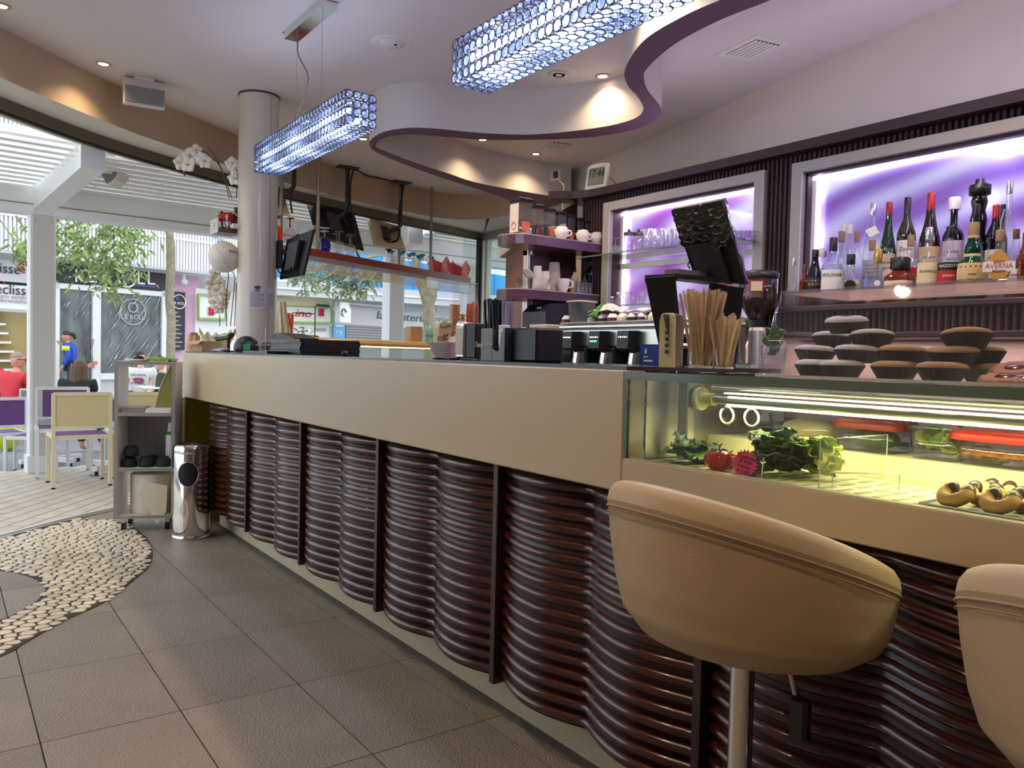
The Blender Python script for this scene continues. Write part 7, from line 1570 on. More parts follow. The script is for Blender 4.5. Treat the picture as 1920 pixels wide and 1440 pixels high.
# rest of the street so that no gap shows between the shops
bg_ = thing('street_building', 'plain pale building closing the street behind the shops', 'building', tuple(sp(500, 700, -2))); part('wall', B().ext([sp(-700, 760, -1.2), sp(1150, 640, -1.2), Vector((*sp(1150, 640, -1.2).xy, 9)), Vector((*sp(-700, 760, -1.2).xy, 9))], -SN*.3), 'sign_grey', bg_)
part('roof_line', B().ext([Vector((*sp(-700, 760, -1.2).xy, 9)), Vector((*sp(1150, 640, -1.2).xy, 9)), Vector((*sp(1150, 640, -1.2).xy, 9.2)), Vector((*sp(-700, 760, -1.2).xy, 9.2))], SN*.3), 'grey_roof', bg_)
# ---- street trees
mk('bark', (150, 142, 118), .9, var=.25, vscale=12, bump=.4, bscale=25); mk('leaf_green', (150, 172, 104), .7, rnd=.0, var=.35, vscale=3); mk('leaf_grey', (150, 164, 134), .7, var=.4, vscale=3)
def foliage(t, clumps, n, s, m_):
    b = B()
    for (c, rr) in clumps:
        for k in range(n):
            d = Vector((R_.gauss(0, 1), R_.gauss(0, 1), R_.gauss(0, .8)))*.5; o = c+Vector((d.x*rr, d.y*rr, d.z*rr)); M = Matrix.Translation(o) @ RZ(R_.uniform(0, 6.3)) @ RX(R_.uniform(-.9, .9)) @ RY(R_.uniform(.1, 1.3)); q = s*R_.uniform(.7, 1.3)
            b.add([M @ Vector(v_) for v_ in ((0, 0, 0), (q*.5, q*.15, .01), (q, 0, -.02), (q*.5, -q*.15, .01))], [(0, 1, 2, 3)])
    part('foliage', b, m_, t, kind='stuff')
DT = 13.5; t = thing('street_tree', 'slim street tree with a pale trunk before the pink wall', 'tree', tuple(od(321, 690, DT)))
part('trunk', B().tube(spline([Vector((*od(322, 660, DT).xy, -.15)), od(320, 660, DT), od(321, 600, DT), od(318, 560, DT), od(320, 500, DT), od(318, 440, DT), od(300, 360, DT)], 4), [.075]*20+[.06]*5, 10), 'bark', t)
part('branch', B().tube(spline([od(319, 440, DT), od(270, 400, DT-.3), od(200, 430, DT-.8), od(150, 480, DT-1)], 5), .03, 6).tube(spline([od(300, 380, DT), od(200, 400, DT-.8), od(120, 430, DT-1)], 5), .025, 6), 'bark', t)
foliage(t, [(od(130, 435, DT-1), .75), (od(165, 440, DT-.9), .7), (od(150, 470, DT-1), .6), (od(200, 490, DT-.8), .6), (od(180, 510, DT-.8), .5), (od(215, 505, DT-.7), .45), (od(130, 460, DT-.9), .5), (od(215, 450, DT-.8), .5), (od(240, 440, DT-.7), .35), (od(110, 410, DT-.9), .7), (od(170, 405, DT-.9), .8), (od(45, 465, DT-1.2), .28), (od(220, 410, DT-.9), .6)], 85, .17, 'leaf_green')
part('twig', B().tube(spline([od(-5, 405, DT-1), od(20, 440, DT-1), od(45, 468, DT-1)], 4), .012, 5).tube(spline([od(30, 405, DT-1), od(50, 435, DT-1)], 4), .018, 5), 'bark', t)
DT = 12.5; t = thing('street_tree', 'forked street tree behind the hanging shelf at the right', 'tree', tuple(od(808, 660, DT)))
part('trunk', B().tube(spline([Vector((*od(808, 660, DT).xy, -.15)), od(806, 640, DT), od(805, 600, DT), od(803, 570, DT)], 4), .10, 10), 'bark', t)
part('branch', B().tube(spline([od(803, 575, DT), od(795, 545, DT), od(786, 520, DT), od(775, 470, DT), od(760, 400, DT)], 4), [.085]*8+[.06]*9, 8).tube(spline([od(803, 575, DT), od(807, 545, DT), od(806, 510, DT), od(812, 430, DT)], 4), [.085]*6+[.06]*7, 8).tube(spline([od(804, 580, DT), od(815, 555, DT), od(822, 535, DT), od(830, 520, DT)], 4), [.05]*5+[.02]*8, 6), 'bark', t)
part('branch', B().tube(spline([od(786, 520, DT), od(730, 480, DT-.5), od(660, 490, DT-1), od(600, 500, DT-1.2)], 4), .02, 6), 'bark', t)
foliage(t, [(od(585, 505, DT-1), .32), (od(610, 508, DT-1), .36), (od(570, 518, DT-1), .22), (od(635, 515, DT-1), .3), (od(660, 525, DT-1), .4), (od(675, 520, DT-1), .4), (od(690, 512, DT-1), .3), (od(650, 535, DT-1), .26), (od(705, 508, DT-.8), .22), (od(825, 470, DT-1), .38), (od(850, 478, DT-1), .35), (od(868, 485, DT-1), .2)], 70, .15, 'leaf_grey')
# ================================================================== people
mk('skin', (222, 172, 146), .55); mk('skin_red', (214, 150, 128), .55); mk('shirt_red', (206, 56, 66), .85, var=.1, vscale=5); mk('shirt_black', (26, 26, 28), .85); mk('jacket_blue', (40, 80, 190), .7); mk('shirt_white', (236, 236, 238), .85); mk('trousers', (60, 64, 76), .85); mk('sleeve_green', (52, 66, 58), .85); mk('hair_brown', (92, 66, 48), .6, var=.4, vscale=30, stretch=(6, 6, .6)); mk('hair_dark', (42, 32, 28), .6); mk('hair_grey', (150, 130, 120), .7); mk('lime_bag', (196, 214, 40), .7); mk('hi_vis', (214, 236, 60), .6)
def skin_mesh(name, verts, edges, radii, mat_, parent, root=0, sub=2):
    me = bpy.data.meshes.new(name); me.from_pydata([tuple(v_) for v_ in verts], edges, []); me.materials.append(MATS[mat_]); o = bpy.data.objects.new(name, me); COL.objects.link(o); o.parent = parent
    md = o.modifiers.new('skin', 'SKIN'); md.use_smooth_shade = True
    sv = me.skin_vertices[0].data
    for i, r in enumerate(radii): sv[i].radius = (r, r) if not isinstance(r, tuple) else r; sv[i].use_root = i == root
    sb_ = o.modifiers.new('sub', 'SUBSURF'); sb_.levels = sub; sb_.render_levels = sub
    return o
def person(loc, rz, pose, top, hair, label, skin='skin', arms=None, lean=0.0, face=0.0, h=1.0, hairfn=None, sleeve=.5):
    """faces its own +y; pose sit or stand; origin on the ground (stand) or below the seat (sit)"""
    t = thing('person', label, 'person', loc, rz); sit = pose == 'sit'
    hz_ = .52 if sit else .92; hz_ *= h
    pel = Vector((0, 0, hz_)); ch = Vector((0, lean*.5, hz_+.34*h)); nk = Vector((0, lean*.9, hz_+.50*h)); hd0 = Vector((0, lean*1.05, hz_+.56*h)); hd1 = Vector((0, lean*1.2+.01, hz_+.70*h))
    wst = Vector((0, lean*.2, hz_+.15*h))
    V = [pel, wst, ch, nk, hd0]; E = [(0, 1), (1, 2), (2, 3), (3, 4)]; Rr = [(.11*h, .08*h), (.10*h, .075*h), (.115*h, .08*h), .052*h, .052*h]
    ar = arms or {}
    for s_ in (-1, 1):
        sh_ = Vector((s_*.19*h, lean*.75, hz_+.43*h)); el, wr = ar.get(s_, (sh_+Vector((s_*.05, .05, -.28*h)), sh_+Vector((s_*.0, .26, -.36*h) if sit else (s_*.06, .06, -.52*h))))
        i0 = len(V); V += [sh_, el, wr]; E += [(2, i0), (i0, i0+1), (i0+1, i0+2)]; Rr += [.048*h, .044*h, .034*h]
        ha = wr+(wr-el).normalized()*.05; V.append(ha); E.append((i0+2, i0+3)); Rr.append((.036*h, .02*h))
        fw = (wr-el).normalized(); sd = Vector((s_*.0+1, 0, 0)) if abs(fw.x) < .8 else Vector((0, 0, 1)); sd = (sd-fw*sd.dot(fw)).normalized()
        for k_ in range(4):
            V.append(ha+sd*(.024-.016*k_)*h+fw*(.07-.008*abs(k_-1))*h+Vector((0, 0, -.012))); E.append((i0+3, len(V)-1)); Rr.append(.0085*h)
        V.append(wr+fw*.045*h+sd*.045*h*s_); E.append((i0+2, len(V)-1)); Rr.append(.0095*h)
        hp = Vector((s_*.09*h, 0, hz_-.02)); i1 = len(V)
        if sit: V += [hp, hp+Vector((s_*.05, .42*h, .02)), hp+Vector((s_*.05, .44*h, -.42*h)), hp+Vector((s_*.05, .60*h, -.46*h))]
        else: V += [hp, hp+Vector((s_*.02, .02, -.42*h)), hp+Vector((s_*.03, -.01, -.82*h)), hp+Vector((s_*.04, .16, -.88*h))]
        E += [(0, i1), (i1, i1+1), (i1+1, i1+2), (i1+2, i1+3)]; Rr += [.07*h, .054*h, .042*h, .035*h]
    skin_mesh('body', V, E, Rr, skin, t)
    # head, with face
    c = hd0.lerp(hd1, .62); M = Matrix.Translation(c) @ RZ(face)
    def hf(u, w):
        a = 2*PI*u; p_ = -PI/2+PI*w; x = .074*math.cos(p_)*math.cos(a); y = .092*math.cos(p_)*math.sin(a); z = .118*math.sin(p_)
        if z < 0: x *= 1+.9*z; y *= 1+.25*z
        if y > .06 and abs(x) < .02 and -.04 < z < .02: y += .016
        if y > .05 and abs(abs(x)-.032) < .016 and 0 < z < .03: y -= .009
        return M @ (Vector((x, y, z))*h)
    hd = part('head', B().grid(hf, 24, 18, True, True), skin, t, False)
    part('ear', B().sph(M @ Vector((.074*h, -.005, 0)), (.012, .02, .03), 8, 6).sph(M @ Vector((-.074*h, -.005, 0)), (.012, .02, .03), 8, 6), skin, hd, False)
    part('eye', B().sph(M @ Vector((.032*h, .078*h, .014*h)), .009*h, 8, 6).sph(M @ Vector((-.032*h, .078*h, .014*h)), .009*h, 8, 6), 'hair_dark', hd, False)
    part('mouth', B().sph(M @ Vector((0, .078*h, -.052*h)), (.022*h, .01, .006*h), 8, 6), 'lip' if 'lip' in MATS or mk('lip', (168, 96, 90), .5) else None, hd, False)
    if hairfn: hairfn(t, M, h)
    # shirt over torso and upper arms
    V = [pel+Vector((0, 0, -.03)), wst, ch, nk+Vector((0, 0, -.05))]; E = [(0, 1), (1, 2), (2, 3)]; Rr = [(.168*h, .128*h), (.158*h, .122*h), (.20*h, .15*h), (.10*h, .09*h)]
    for s_ in (-1, 1):
        sh_ = Vector((s_*.19*h, lean*.75, hz_+.43*h)); el, wr = ar.get(s_, (sh_+Vector((s_*.05, .05, -.28*h)), sh_+Vector((s_*.0, .26, -.36*h) if sit else (s_*.06, .06, -.52*h))))
        i0 = len(V); V += [sh_, sh_.lerp(el, min(1, sleeve*1.0))]; E += [(2, i0), (i0, i0+1)]; Rr += [.098*h, .075*h]
        if sleeve >= 1: V.append(el.lerp(wr, .92)); E.append((i0+1, i0+2)); Rr[-1] = .062*h; Rr.append(.05*h)
    skin_mesh('shirt', V, E, Rr, top, t)
    V = [pel]; E = []; Rr = [(.165*h, .125*h)]
    for s_ in (-1, 1):
        hp = Vector((s_*.09*h, 0, hz_-.02)); i1 = len(V)
        V += [hp, hp+Vector((s_*.05, .42*h, .02)), hp+Vector((s_*.05, .44*h, -.38*h))] if sit else [hp, hp+Vector((s_*.02, .02, -.42*h)), hp+Vector((s_*.03, -.01, -.80*h))]
        E += [(0, i1), (i1, i1+1), (i1+1, i1+2)]; Rr += [.105*h, .078*h, .06*h]
    skin_mesh('trousers', V, E, Rr, 'trousers', t)
    return t, M
def cap_hair(mat_, zlim, back=True):
    def f(t, M, h):
        def hf(u, w):
            a = 2*PI*u; p_ = math.asin(max(-1, min(1, zlim+(1-zlim)*w))); y = .098*math.cos(p_)*math.sin(a); y = min(y, .055+.1*w) if back else y
            return M @ (Vector((.080*math.cos(p_)*math.cos(a), y-.004, .125*math.sin(p_)+.004))*h)
        part('hair', B().grid(hf, 24, 8, True, True), mat_, t, False)
    return f
def long_hair(mat_):
    def f(t, M, h):
        cap_hair(mat_, .0)(t, M, h)
        def hf(u, w):
            a = PI+PI*u; r = 1+.25*w; strand = 1+.03*math.sin(u*40); return M @ Vector((.088*r*math.cos(a)*strand, .098*r*math.sin(a)*strand-.01, .05-.34*w-.03*w*math.sin(u*27)))
        part('hair_length', B().sheet(hf, 40, 8, .012), mat_, t, False)
    return f
def bun_hair(mat_):
    def f(t, M, h):
        cap_hair(mat_, .2)(t, M, h); part('ponytail', B().tube(spline([M @ Vector((0, -.08, .06)), M @ Vector((0, -.15, .04)), M @ Vector((0, -.18, -.06))], 4), [.03, .035, .04, .045, .045, .04, .035, .03, .02], 8), mat_, t, False)
    return f
def on_ground(px, d, z=-.15): q = od(px, 700, d); return Vector((q.x, q.y, z))
def facing(deg): return math.radians(deg)
AWAY = -math.atan2(_Fh.x, _Fh.y)              # rotation that makes +y point along the view
t, M = person(tuple(on_ground(22, 10.8)), AWAY-.25, 'sit', 'shirt_red', None, 'seated bald man in a red shirt and glasses seen from behind', 'skin_red', lean=.08, face=-.9, h=.97, hairfn=cap_hair('hair_grey', .35))
part('glasses', B().tube([M @ Vector((.078, .0, .02)), M @ Vector((.078, .08, .018)), M @ Vector((.05, .10, .016)), M @ Vector((.012, .105, .014)), M @ Vector((-.05, .10, .016)), M @ Vector((-.078, .08, .018)), M @ Vector((-.078, .0, .02))], .005, 5).tube([M @ Vector((.055+.018*math.cos(a), .100, .004+.02*math.sin(a))) for a in (0, 1, 2, 3, 4, 5)], .004, 4, True), 'hair_dark', t, False)
person(tuple(on_ground(-14, 12.2)), AWAY+2.8, 'sit', 'shirt_red', None, 'seated person in red at the left edge facing the bald man', 'skin', lean=.05, h=.97, hairfn=cap_hair('hair_dark', .1))
person(tuple(on_ground(140, 9.7)), AWAY, 'sit', 'shirt_black', None, 'seated woman with long brown hair in a black top seen from behind', 'skin', lean=.10, h=.93, hairfn=long_hair('hair_brown'))
pb = on_ground(137, 18.2); t, M = person(tuple(pb), AWAY+PI/2+.25, 'stand', 'jacket_blue', None, 'standing man in a blue jacket with a yellow chest panel, hand to his mouth', 'skin_red', arms={1: (Vector((.24, .10, 1.12)), Vector((.10, .30, 1.40))), -1: (Vector((-.24, .03, 1.12)), Vector((-.22, .16, .88)))}, lean=.12, face=.0, h=1.0, hairfn=bun_hair('hair_dark'), sleeve=1.0)
part('chest_panel', B().sheet(lambda u, w: (-.30+.05*u, .0+.17*u, 1.24+.11*w), 5, 2, .02), 'hi_vis', t, False)
t, M = person(tuple(on_ground(265, 13.6)), AWAY+PI+.15, 'sit', 'shirt_white', None, 'seated man in a white printed T-shirt seen through the trolley', 'skin', lean=.04, face=.7, h=1.0, hairfn=cap_hair('hair_dark', .3))
part('shirt_print', B().sph((0, .155, .80), (.09, .02, .045), 12, 6), 'print_pink' if mk('print_pink', (214, 110, 150), .8) else None, t, False)
for k, s_ in enumerate(('ORIGINAL', 'NAVAL', 'APPAREL')): b = text_mesh(s_, .06, .003).xf(frame_at(Vector((0, .178, .885-.07*k)), (-1, 0, 0), (0, .1, 1))); part('lettering', b, 'ink', t, False)
person(tuple(on_ground(318, 12.6)), AWAY+PI/2+.3, 'sit', 'sleeve_green', None, 'seated dark-haired person in a dark green top beside the printed T-shirt', 'skin', lean=.12, h=.95, hairfn=cap_hair('hair_dark', -.1), sleeve=1.0)
q = on_ground(14, 10.0); solo('lime_backpack', B().sph(q+Vector((0, 0, .24)), (.17, .14, .24), 16, 10), 'lime_bag', 'lime yellow bag standing under the red-shirted man', 'bag')
# ================================================================== food in and on the display case
FZ = .940
def inpos(px, py, X=None, z=FZ): q = oz(px, py, z) if X is None else ox(px, py, X); return Vector((q.x, q.y, z))
mk('lettuce', (96, 138, 34), .45, var=.35, vscale=14, rnd=.18); mk('lettuce_pale', (196, 206, 78), .45, var=.2, vscale=12); mk('lettuce_dark', (44, 72, 22), .4, var=.35, vscale=16, rnd=.2); mk('tomato', (196, 40, 26), .15, var=.15, vscale=6); mk('pink_card', (244, 60, 130), .6, emit=.0)
def leaf(M, L_, W, curl, ruf, ph):
    def f(u, w):
        v = (w-.5)*2; wd_ = W*math.sin(PI*min(.97, .10+.86*u))**.7; e = abs(v)**2
        return M @ Vector((L_*u*math.cos(curl*u*.6), wd_*v, L_*u*math.sin(curl*u)*.8+.25*wd_*v*v+ruf*e*math.sin(ph+u*22+v*3)))
    return B().sheet(f, 12, 8, .0012)
def lettuce(c, s, n, label, mats, flat=.5):
    t = thing('lettuce', label, 'lettuce', tuple(c))
    for k in range(n):
        a = k*2.399+R_.uniform(-.2, .2); el = flat+R_.uniform(-.35, .45)+.55*(k/n)
        M = Matrix.Translation(c+Vector((0, 0, .012+.02*k/n))) @ RZ(a) @ RY(-el)
        part('leaf', leaf(M, s*R_.uniform(.75, 1.15), s*R_.uniform(.42, .62), R_.uniform(-.9, .25), s*.10, R_.uniform(0, 6)), mats[k % len(mats)], t)
    return t
lettuce(inpos(1460, 885, 1.58)+Vector((0, -.01, 0)), .105, 16, 'big green lettuce in the case right of the pink price star', ['lettuce', 'lettuce_dark', 'lettuce_dark'], .55)
lettuce(inpos(1538, 880, 1.60), .080, 9, 'pale yellow lettuce heart beside the clear divider', ['lettuce_pale', 'lettuce', 'lettuce_pale'], .6)
lettuce(inpos(1290, 865, 1.53), .075, 8, 'flat dark lettuce leaves left of the tomato', ['lettuce_dark', 'lettuce', 'lettuce_dark'], .12)
lettuce(inpos(1184, 850, 1.53), .045, 6, 'small lettuce tuft in the left corner of the case', ['lettuce_pale', 'lettuce'], .5)
def tomato(c, r, label):
    t = thing('tomato', label, 'tomato', tuple(c))
    def f(u, w):
        a = 2*PI*u; ph = -PI/2+PI*w; rr = r*math.cos(ph)*(1+.05*math.cos(6*a)*math.cos(ph)**2); z = r*.82*math.sin(ph)-.18*r*math.exp(-(rr/r*3)**2)*(1 if w > .5 else -.3)
        return c+Vector((rr*math.cos(a), rr*math.sin(a), r*.82+z))
    part('fruit', B().grid(f, 30, 14, True, True), 'tomato', t); b = B()
    for k in range(6):
        a = k*PI/3; b.tube([c+Vector((0, 0, r*1.5)), c+Vector((r*.35*math.cos(a), r*.35*math.sin(a), r*1.6)), c+Vector((r*.7*math.cos(a), r*.7*math.sin(a), r*1.52))], [.003, .0028, .0006], 4)
    part('calyx', b, 'leaf_dark', t); part('stalk', B().tube([c+Vector((0, 0, r*1.45)), c+Vector((.004, 0, r*1.8)), c+Vector((.012, 0, r*1.95))], .0022, 5), 'leaf_dark', t)
tomato(inpos(1346, 880, 1.50), .033, 'ribbed red tomato beside the pink price star')
tomato(inpos(1366, 878, 1.56), .022, 'smaller red tomato tucked behind the price star')
# pink star price card on a little clear stand
c = ox(1397, 869, 1.475); t = thing('price_star', 'pink star-shaped price card handwritten in black', 'price card', (c.x, c.y, FZ)); Rv = Vector((0.20, -1, 0)).normalized(); M = frame_at(c, Rv, (.18, 0, 1)); r = sz(27, c)
part('star', B().ext([M @ Vector((r*(1.0 if k % 2 == 0 else .80)*math.cos(k*PI/22), r*(1.0 if k % 2 == 0 else .80)*math.sin(k*PI/22), 0)) for k in range(44)], M.to_3x3() @ Vector((0, 0, .0012))), 'pink_card', t)
TL = RZ(-.2)
for k, (s_, sz_) in enumerate((('Tostone', .0150), ('\u20ac 6.00', .0115), ('', 0), ('\u20ac 1.50', .0115))):
    if s_: part('lettering', text_mesh(s_, sz_, .0003, .25).xf(M @ TL @ T(0, .0145-.0112*k, .0018)), 'ink', t)
    else: part('scribble', B().tube([M @ TL @ Vector((-.016+.001*i, -.008+.0024*math.sin(i*1.9)*(1+.4*math.sin(i*.7)), .002)) for i in range(33)], .0005, 4), 'ink', t)
part('stand', B().ext([M @ Vector(v_) for v_ in ((r*.2, -r*.95, -.002), (r*1.25, -r*.85, -.002), (r*1.25, r*.55, -.002), (r*.2, r*.45, -.002))], M.to_3x3() @ Vector((0, 0, -.002))), 'acrylic', t); part('stand_edge', B().tube([M @ Vector((r*1.25, -r*.85, -.003)), M @ Vector((r*1.25, r*.55, -.003))], .0013, 4), 'acrylic_edge', t)
# small clear sign holder with print
c = inpos(1318, 850, 1.60); t = thing('sign_holder', 'small clear acrylic sign block lettered el cap behind the tomato', 'sign', tuple(c)); part('block', B().rbox(c.x-.02, c.x+.02, c.y-.035, c.y+.05, FZ, FZ+.05, .002), 'acrylic', t); lettering('el cap', .016, Vector((c.x-.021, c.y-.02, FZ+.025)), (0, 0, 1), (0, 1, 0), 'ink', t)
# clear dividers
def pane(name, pts_, label, nn_=(.0, .004, 0)):
    t = thing(name, label, 'divider', tuple(pts_[0])); part('sheet', B().ext(pts_, nn_), 'acrylic', t); part('edge', B().tube(pts_, .0016, 4, True), 'acrylic_edge', t); return t
a = ox(1535, 915, 1.47); pane('clear_divider', [Vector((1.47, a.y, FZ)), Vector((1.47, a.y, FZ+.105)), Vector((1.73, a.y-.0, FZ+.105)), Vector((1.73, a.y, FZ))], 'tall clear divider standing across the case behind the lettuce')
a = ox(1560, 915, 1.47); b2 = ox(1665, 900, 1.55)
pane('clear_divider', [Vector((1.47, a.y, FZ)), Vector((1.47, a.y, FZ+.04)), Vector((1.60, a.y-.07, FZ+.04)), Vector((1.60, a.y-.07, FZ))], 'low clear divider with pale discs in front of the empty tray', (.003, .003, 0))
# containers on the rear step
RZ_ = .995
def tub(px, X, w, d, h, label, fillmat, fz, lidmat=None, bodym='acrylic', liddome=True):
    q = ox(px, 820, X); t = thing('food_tub', label, 'food tub', (X, q.y, RZ_), 0, 'plastic food tubs in the display case')
    part('tub', B().lathe((0, 0, 0), [(.84, 0), (.86, .004), (1.0, h), (.97, h), (.83, .006)], 28, sq=6).xf(Matrix.Diagonal((d/2, w/2, 1, 1))), bodym, t, False)
    if lidmat: part('lid', B().lathe((0, 0, 0), [(1.04, h-.008), (1.06, h+.004), (1.0, h+.012), (.0005, h+.014)], 28, sq=6).xf(Matrix.Diagonal((d/2, w/2, 1, 1))), lidmat, t, False)
    return t, q
t, q = tub(1325, 1.86, .26, .16, .075, 'pale tub of shredded food at the left of the case', None, 0); part('food', B().grid(lambda u, w: Vector((.06*(2*u-1), .11*(2*w-1), .035+.02*math.sin(9*u+3*w)*math.sin(7*w)+.015*math.cos(17*u))), 14, 20), 'food_cream' if mk('food_cream', (222, 206, 150), .7, var=.15, vscale=40) else None, t, False)
t, q = tub(1520, 1.88, .20, .14, .07, 'pale tub behind the green lettuce', None, 0); part('food', B().sph((0, 0, .03), (.055, .085, .03), 14, 8), 'food_cream', t, False)
t, q = tub(1640, 1.82, .16, .12, .062, 'tub with a dull red lid under cling film', None, 0, 'lid_red' if mk('lid_red', (150, 50, 40), .4) else None); part('food', B().sph((0, 0, .03), (.05, .06, .026), 14, 8), 'lettuce_dark', t, False)
t, q = tub(1768, 1.81, .115, .11, .070, 'clear tub of torn lettuce beside the red-lidded box', None, 0, 'acrylic')
for k in range(8): part('leaf', leaf(T(R_.uniform(-.02, .02), R_.uniform(-.03, .03), .015+.004*k) @ RZ(R_.uniform(0, 6)) @ RY(-.4), .045, .026, .6, .004, k), 'lettuce' if k % 2 else 'lettuce_pale', t, False)
t, q = tub(1898, 1.815, .20, .13, .060, 'clear box with a bright red lid and yellow food inside', None, 0, 'lid_bright' if mk('lid_bright', (236, 62, 40), .35) else None); part('food', B().grid(lambda u, w: Vector((.055*(2*u-1), .085*(2*w-1), .022+.008*math.sin(20*u)*math.sin(23*w))), 16, 20), 'food_yellow' if mk('food_yellow', (226, 160, 40), .4, var=.2, vscale=40) else None, t, False)
q = ox(1835, 850, 1.86); solo('paper_packet', B().sheet(lambda u, w: (1.82+.10*u, q.y-.04+.08*w, RZ_+.012+.02*math.sin(PI*u)*math.sin(PI*w)+.003*math.sin(20*w)), 8, 8, .004), 'paper', 'crumpled white packet between the lettuce tub and the red-lidded box', 'packet')
q = ox(1200, 815, 1.84); t = thing('food_packet', 'wedge-shaped wrapped sandwich in the left corner of the case', 'sandwich', (1.84, q.y, RZ_)); part('sandwich', B().ext([(-.04, .06, 0), (-.04, -.06, 0), (-.04, -.055, .07)], (.07, 0, 0)), 'food_cream', t, False); part('wrap', B().ext([(-.043, .063, -.0), (-.043, -.063, 0), (-.043, -.057, .074)], (.076, 0, 0)), 'acrylic', t, False)
lettuce(Vector((1.84, ox(1255, 815, 1.84).y, RZ_)), .07, 7, 'lettuce pile next to the wrapped sandwich', ['lettuce', 'lettuce_pale'], .5)
# ---- crescent biscuits on a tray
c = oz(1895, 950, FZ); TRY = thing('biscuit_tray', 'flat silver tray of chocolate-dipped biscuits', 'tray', (1.56, .56, FZ)); part('plate', B().rbox(1.475, 1.68, .30, .735, FZ+.001, FZ+.006, .002), 'steel', TRY); part('rim', B().tube([(1.475, .30, FZ+.007), (1.68, .30, FZ+.007), (1.68, .735, FZ+.007), (1.475, .735, FZ+.007)], .003, 5, True), 'steel', TRY)
mk('biscuit', (214, 168, 102), .75, var=.12, vscale=20); mk('chocolate', (58, 36, 28), .35)
rows = [(1.515, ['nearest the glass, leftmost', 'nearest the glass, second from the left', 'nearest the glass, third from the left', 'nearest the glass, fourth from the left']), (1.575, ['middle row, leftmost', 'middle row, second', 'middle row, third', 'middle row, fourth']), (1.635, ['back row, leftmost', 'back row, second', 'back row, third', 'back row, fourth'])]
for x, names in rows:
    for k, nm in enumerate(names):
        y = .685-k*.074-(.02 if x > 1.55 else 0)
        t = thing('crescent_biscuit', 'horseshoe biscuit with chocolate tips, '+nm, 'biscuit', (x, y, FZ+.018), R_.uniform(-.25, .25), 'horseshoe biscuits on the silver tray'); t.rotation_euler = (0, -.55, R_.uniform(-.3, .3))
        R0, r0 = .021, .0125
        def arc(a0, a1, n, rr): return [(R0*math.cos(a0+(a1-a0)*i/n)*1.0, R0*math.sin(a0+(a1-a0)*i/n), rr) for i in range(n+1)]
        part('biscuit', B().tube(arc(math.radians(65), math.radians(295), 14, r0), r0, 10), 'biscuit', t, False)
        for s_ in (1, -1):
            pts_ = arc(math.radians(72*s_), math.radians(22*s_), 4, r0+.0005); part('chocolate_tip', B().tube(pts_, [r0*1.05, r0*1.06, r0*1.04, r0*.95, r0*.55], 10), 'chocolate', t, False)
# ================================================================== acrylic cover with tarts on the case top
PZ = 1.169
ya, yb_ = 1.12, -.35
cv = thing('acrylic_cover', 'clear acrylic pastry cover with sloping front on the display case', 'pastry cover', (1.70, .4, PZ))
F0 = Vector((1.50, 0, PZ)); 
part('front', B().ext([(1.50, ya, PZ), (1.575, ya, 1.362), (1.575, yb_, 1.362), (1.50, yb_, PZ)], (.004, 0, .001)), 'acrylic', cv)
part('top', B().box(1.575, 1.85, yb_, ya, 1.359, 1.364), 'acrylic_top' if thin('acrylic_top', (240, 240, 244), .45, film=.06, fcol=(190, 190, 200)) else None, cv)
part('end', B().ext([(1.50, ya, PZ), (1.575, ya, 1.362), (1.85, ya, 1.362), (1.85, ya, PZ)], (0, -.004, 0)), 'acrylic', cv)
part('edges', B().tube([(1.50, ya, PZ), (1.575, ya, 1.362), (1.85, ya, 1.362)], .0035, 6).tube([(1.575, ya, 1.362), (1.575, yb_, 1.362)], .004, 6).tube([(1.50, ya, PZ+.003), (1.50, yb_, PZ+.003)], .003, 6), 'acrylic', cv)
part('lip', B().box(1.488, 1.505, yb_, ya, PZ, PZ+.005), 'acrylic_edge', cv)
mk('pastry', (214, 176, 122), .8, var=.12, vscale=30); mk('sugar_top', (244, 240, 236), .9, var=.1, vscale=40); mk('paper_case', (34, 22, 18), .7); mk('jam', (120, 20, 20), .15)
def tart_mesh():
    n = 44; b = B(); v = []
    for i in range(n):
        a = 2*PI*i/n; k = 1+.018*(1 if i % 2 else -1); v += [(.032*k*math.cos(a), .032*k*math.sin(a), 0), (.047*k*math.cos(a), .047*k*math.sin(a), .026)]
    b.add(v, [(2*i, 2*((i+1) % n), 2*((i+1) % n)+1, 2*i+1) for i in range(n)]); b.add([v[2*i] for i in range(n)], [tuple(range(n-1, -1, -1))])
    return b
pc_me = tart_mesh().mesh('paper_case', 'paper_case')
tp_b = B().lathe((0, 0, 0), [(.044, .022), (.0465, .0275), (.041, .034), (.028, .038), (.012, .0365), (.0005, .036)], 28); tp_s = tp_b.mesh('sugar_top', 'sugar_top'); tp_p = tp_b.mesh('pastry_top', 'pastry')
jm = B().lathe((0, 0, 0), [(.014, .0375), (.010, .0385), (.0005, .0388)], 14).mesh('jam', 'jam')
TG = 'paper-cased tarts under the acrylic cover'
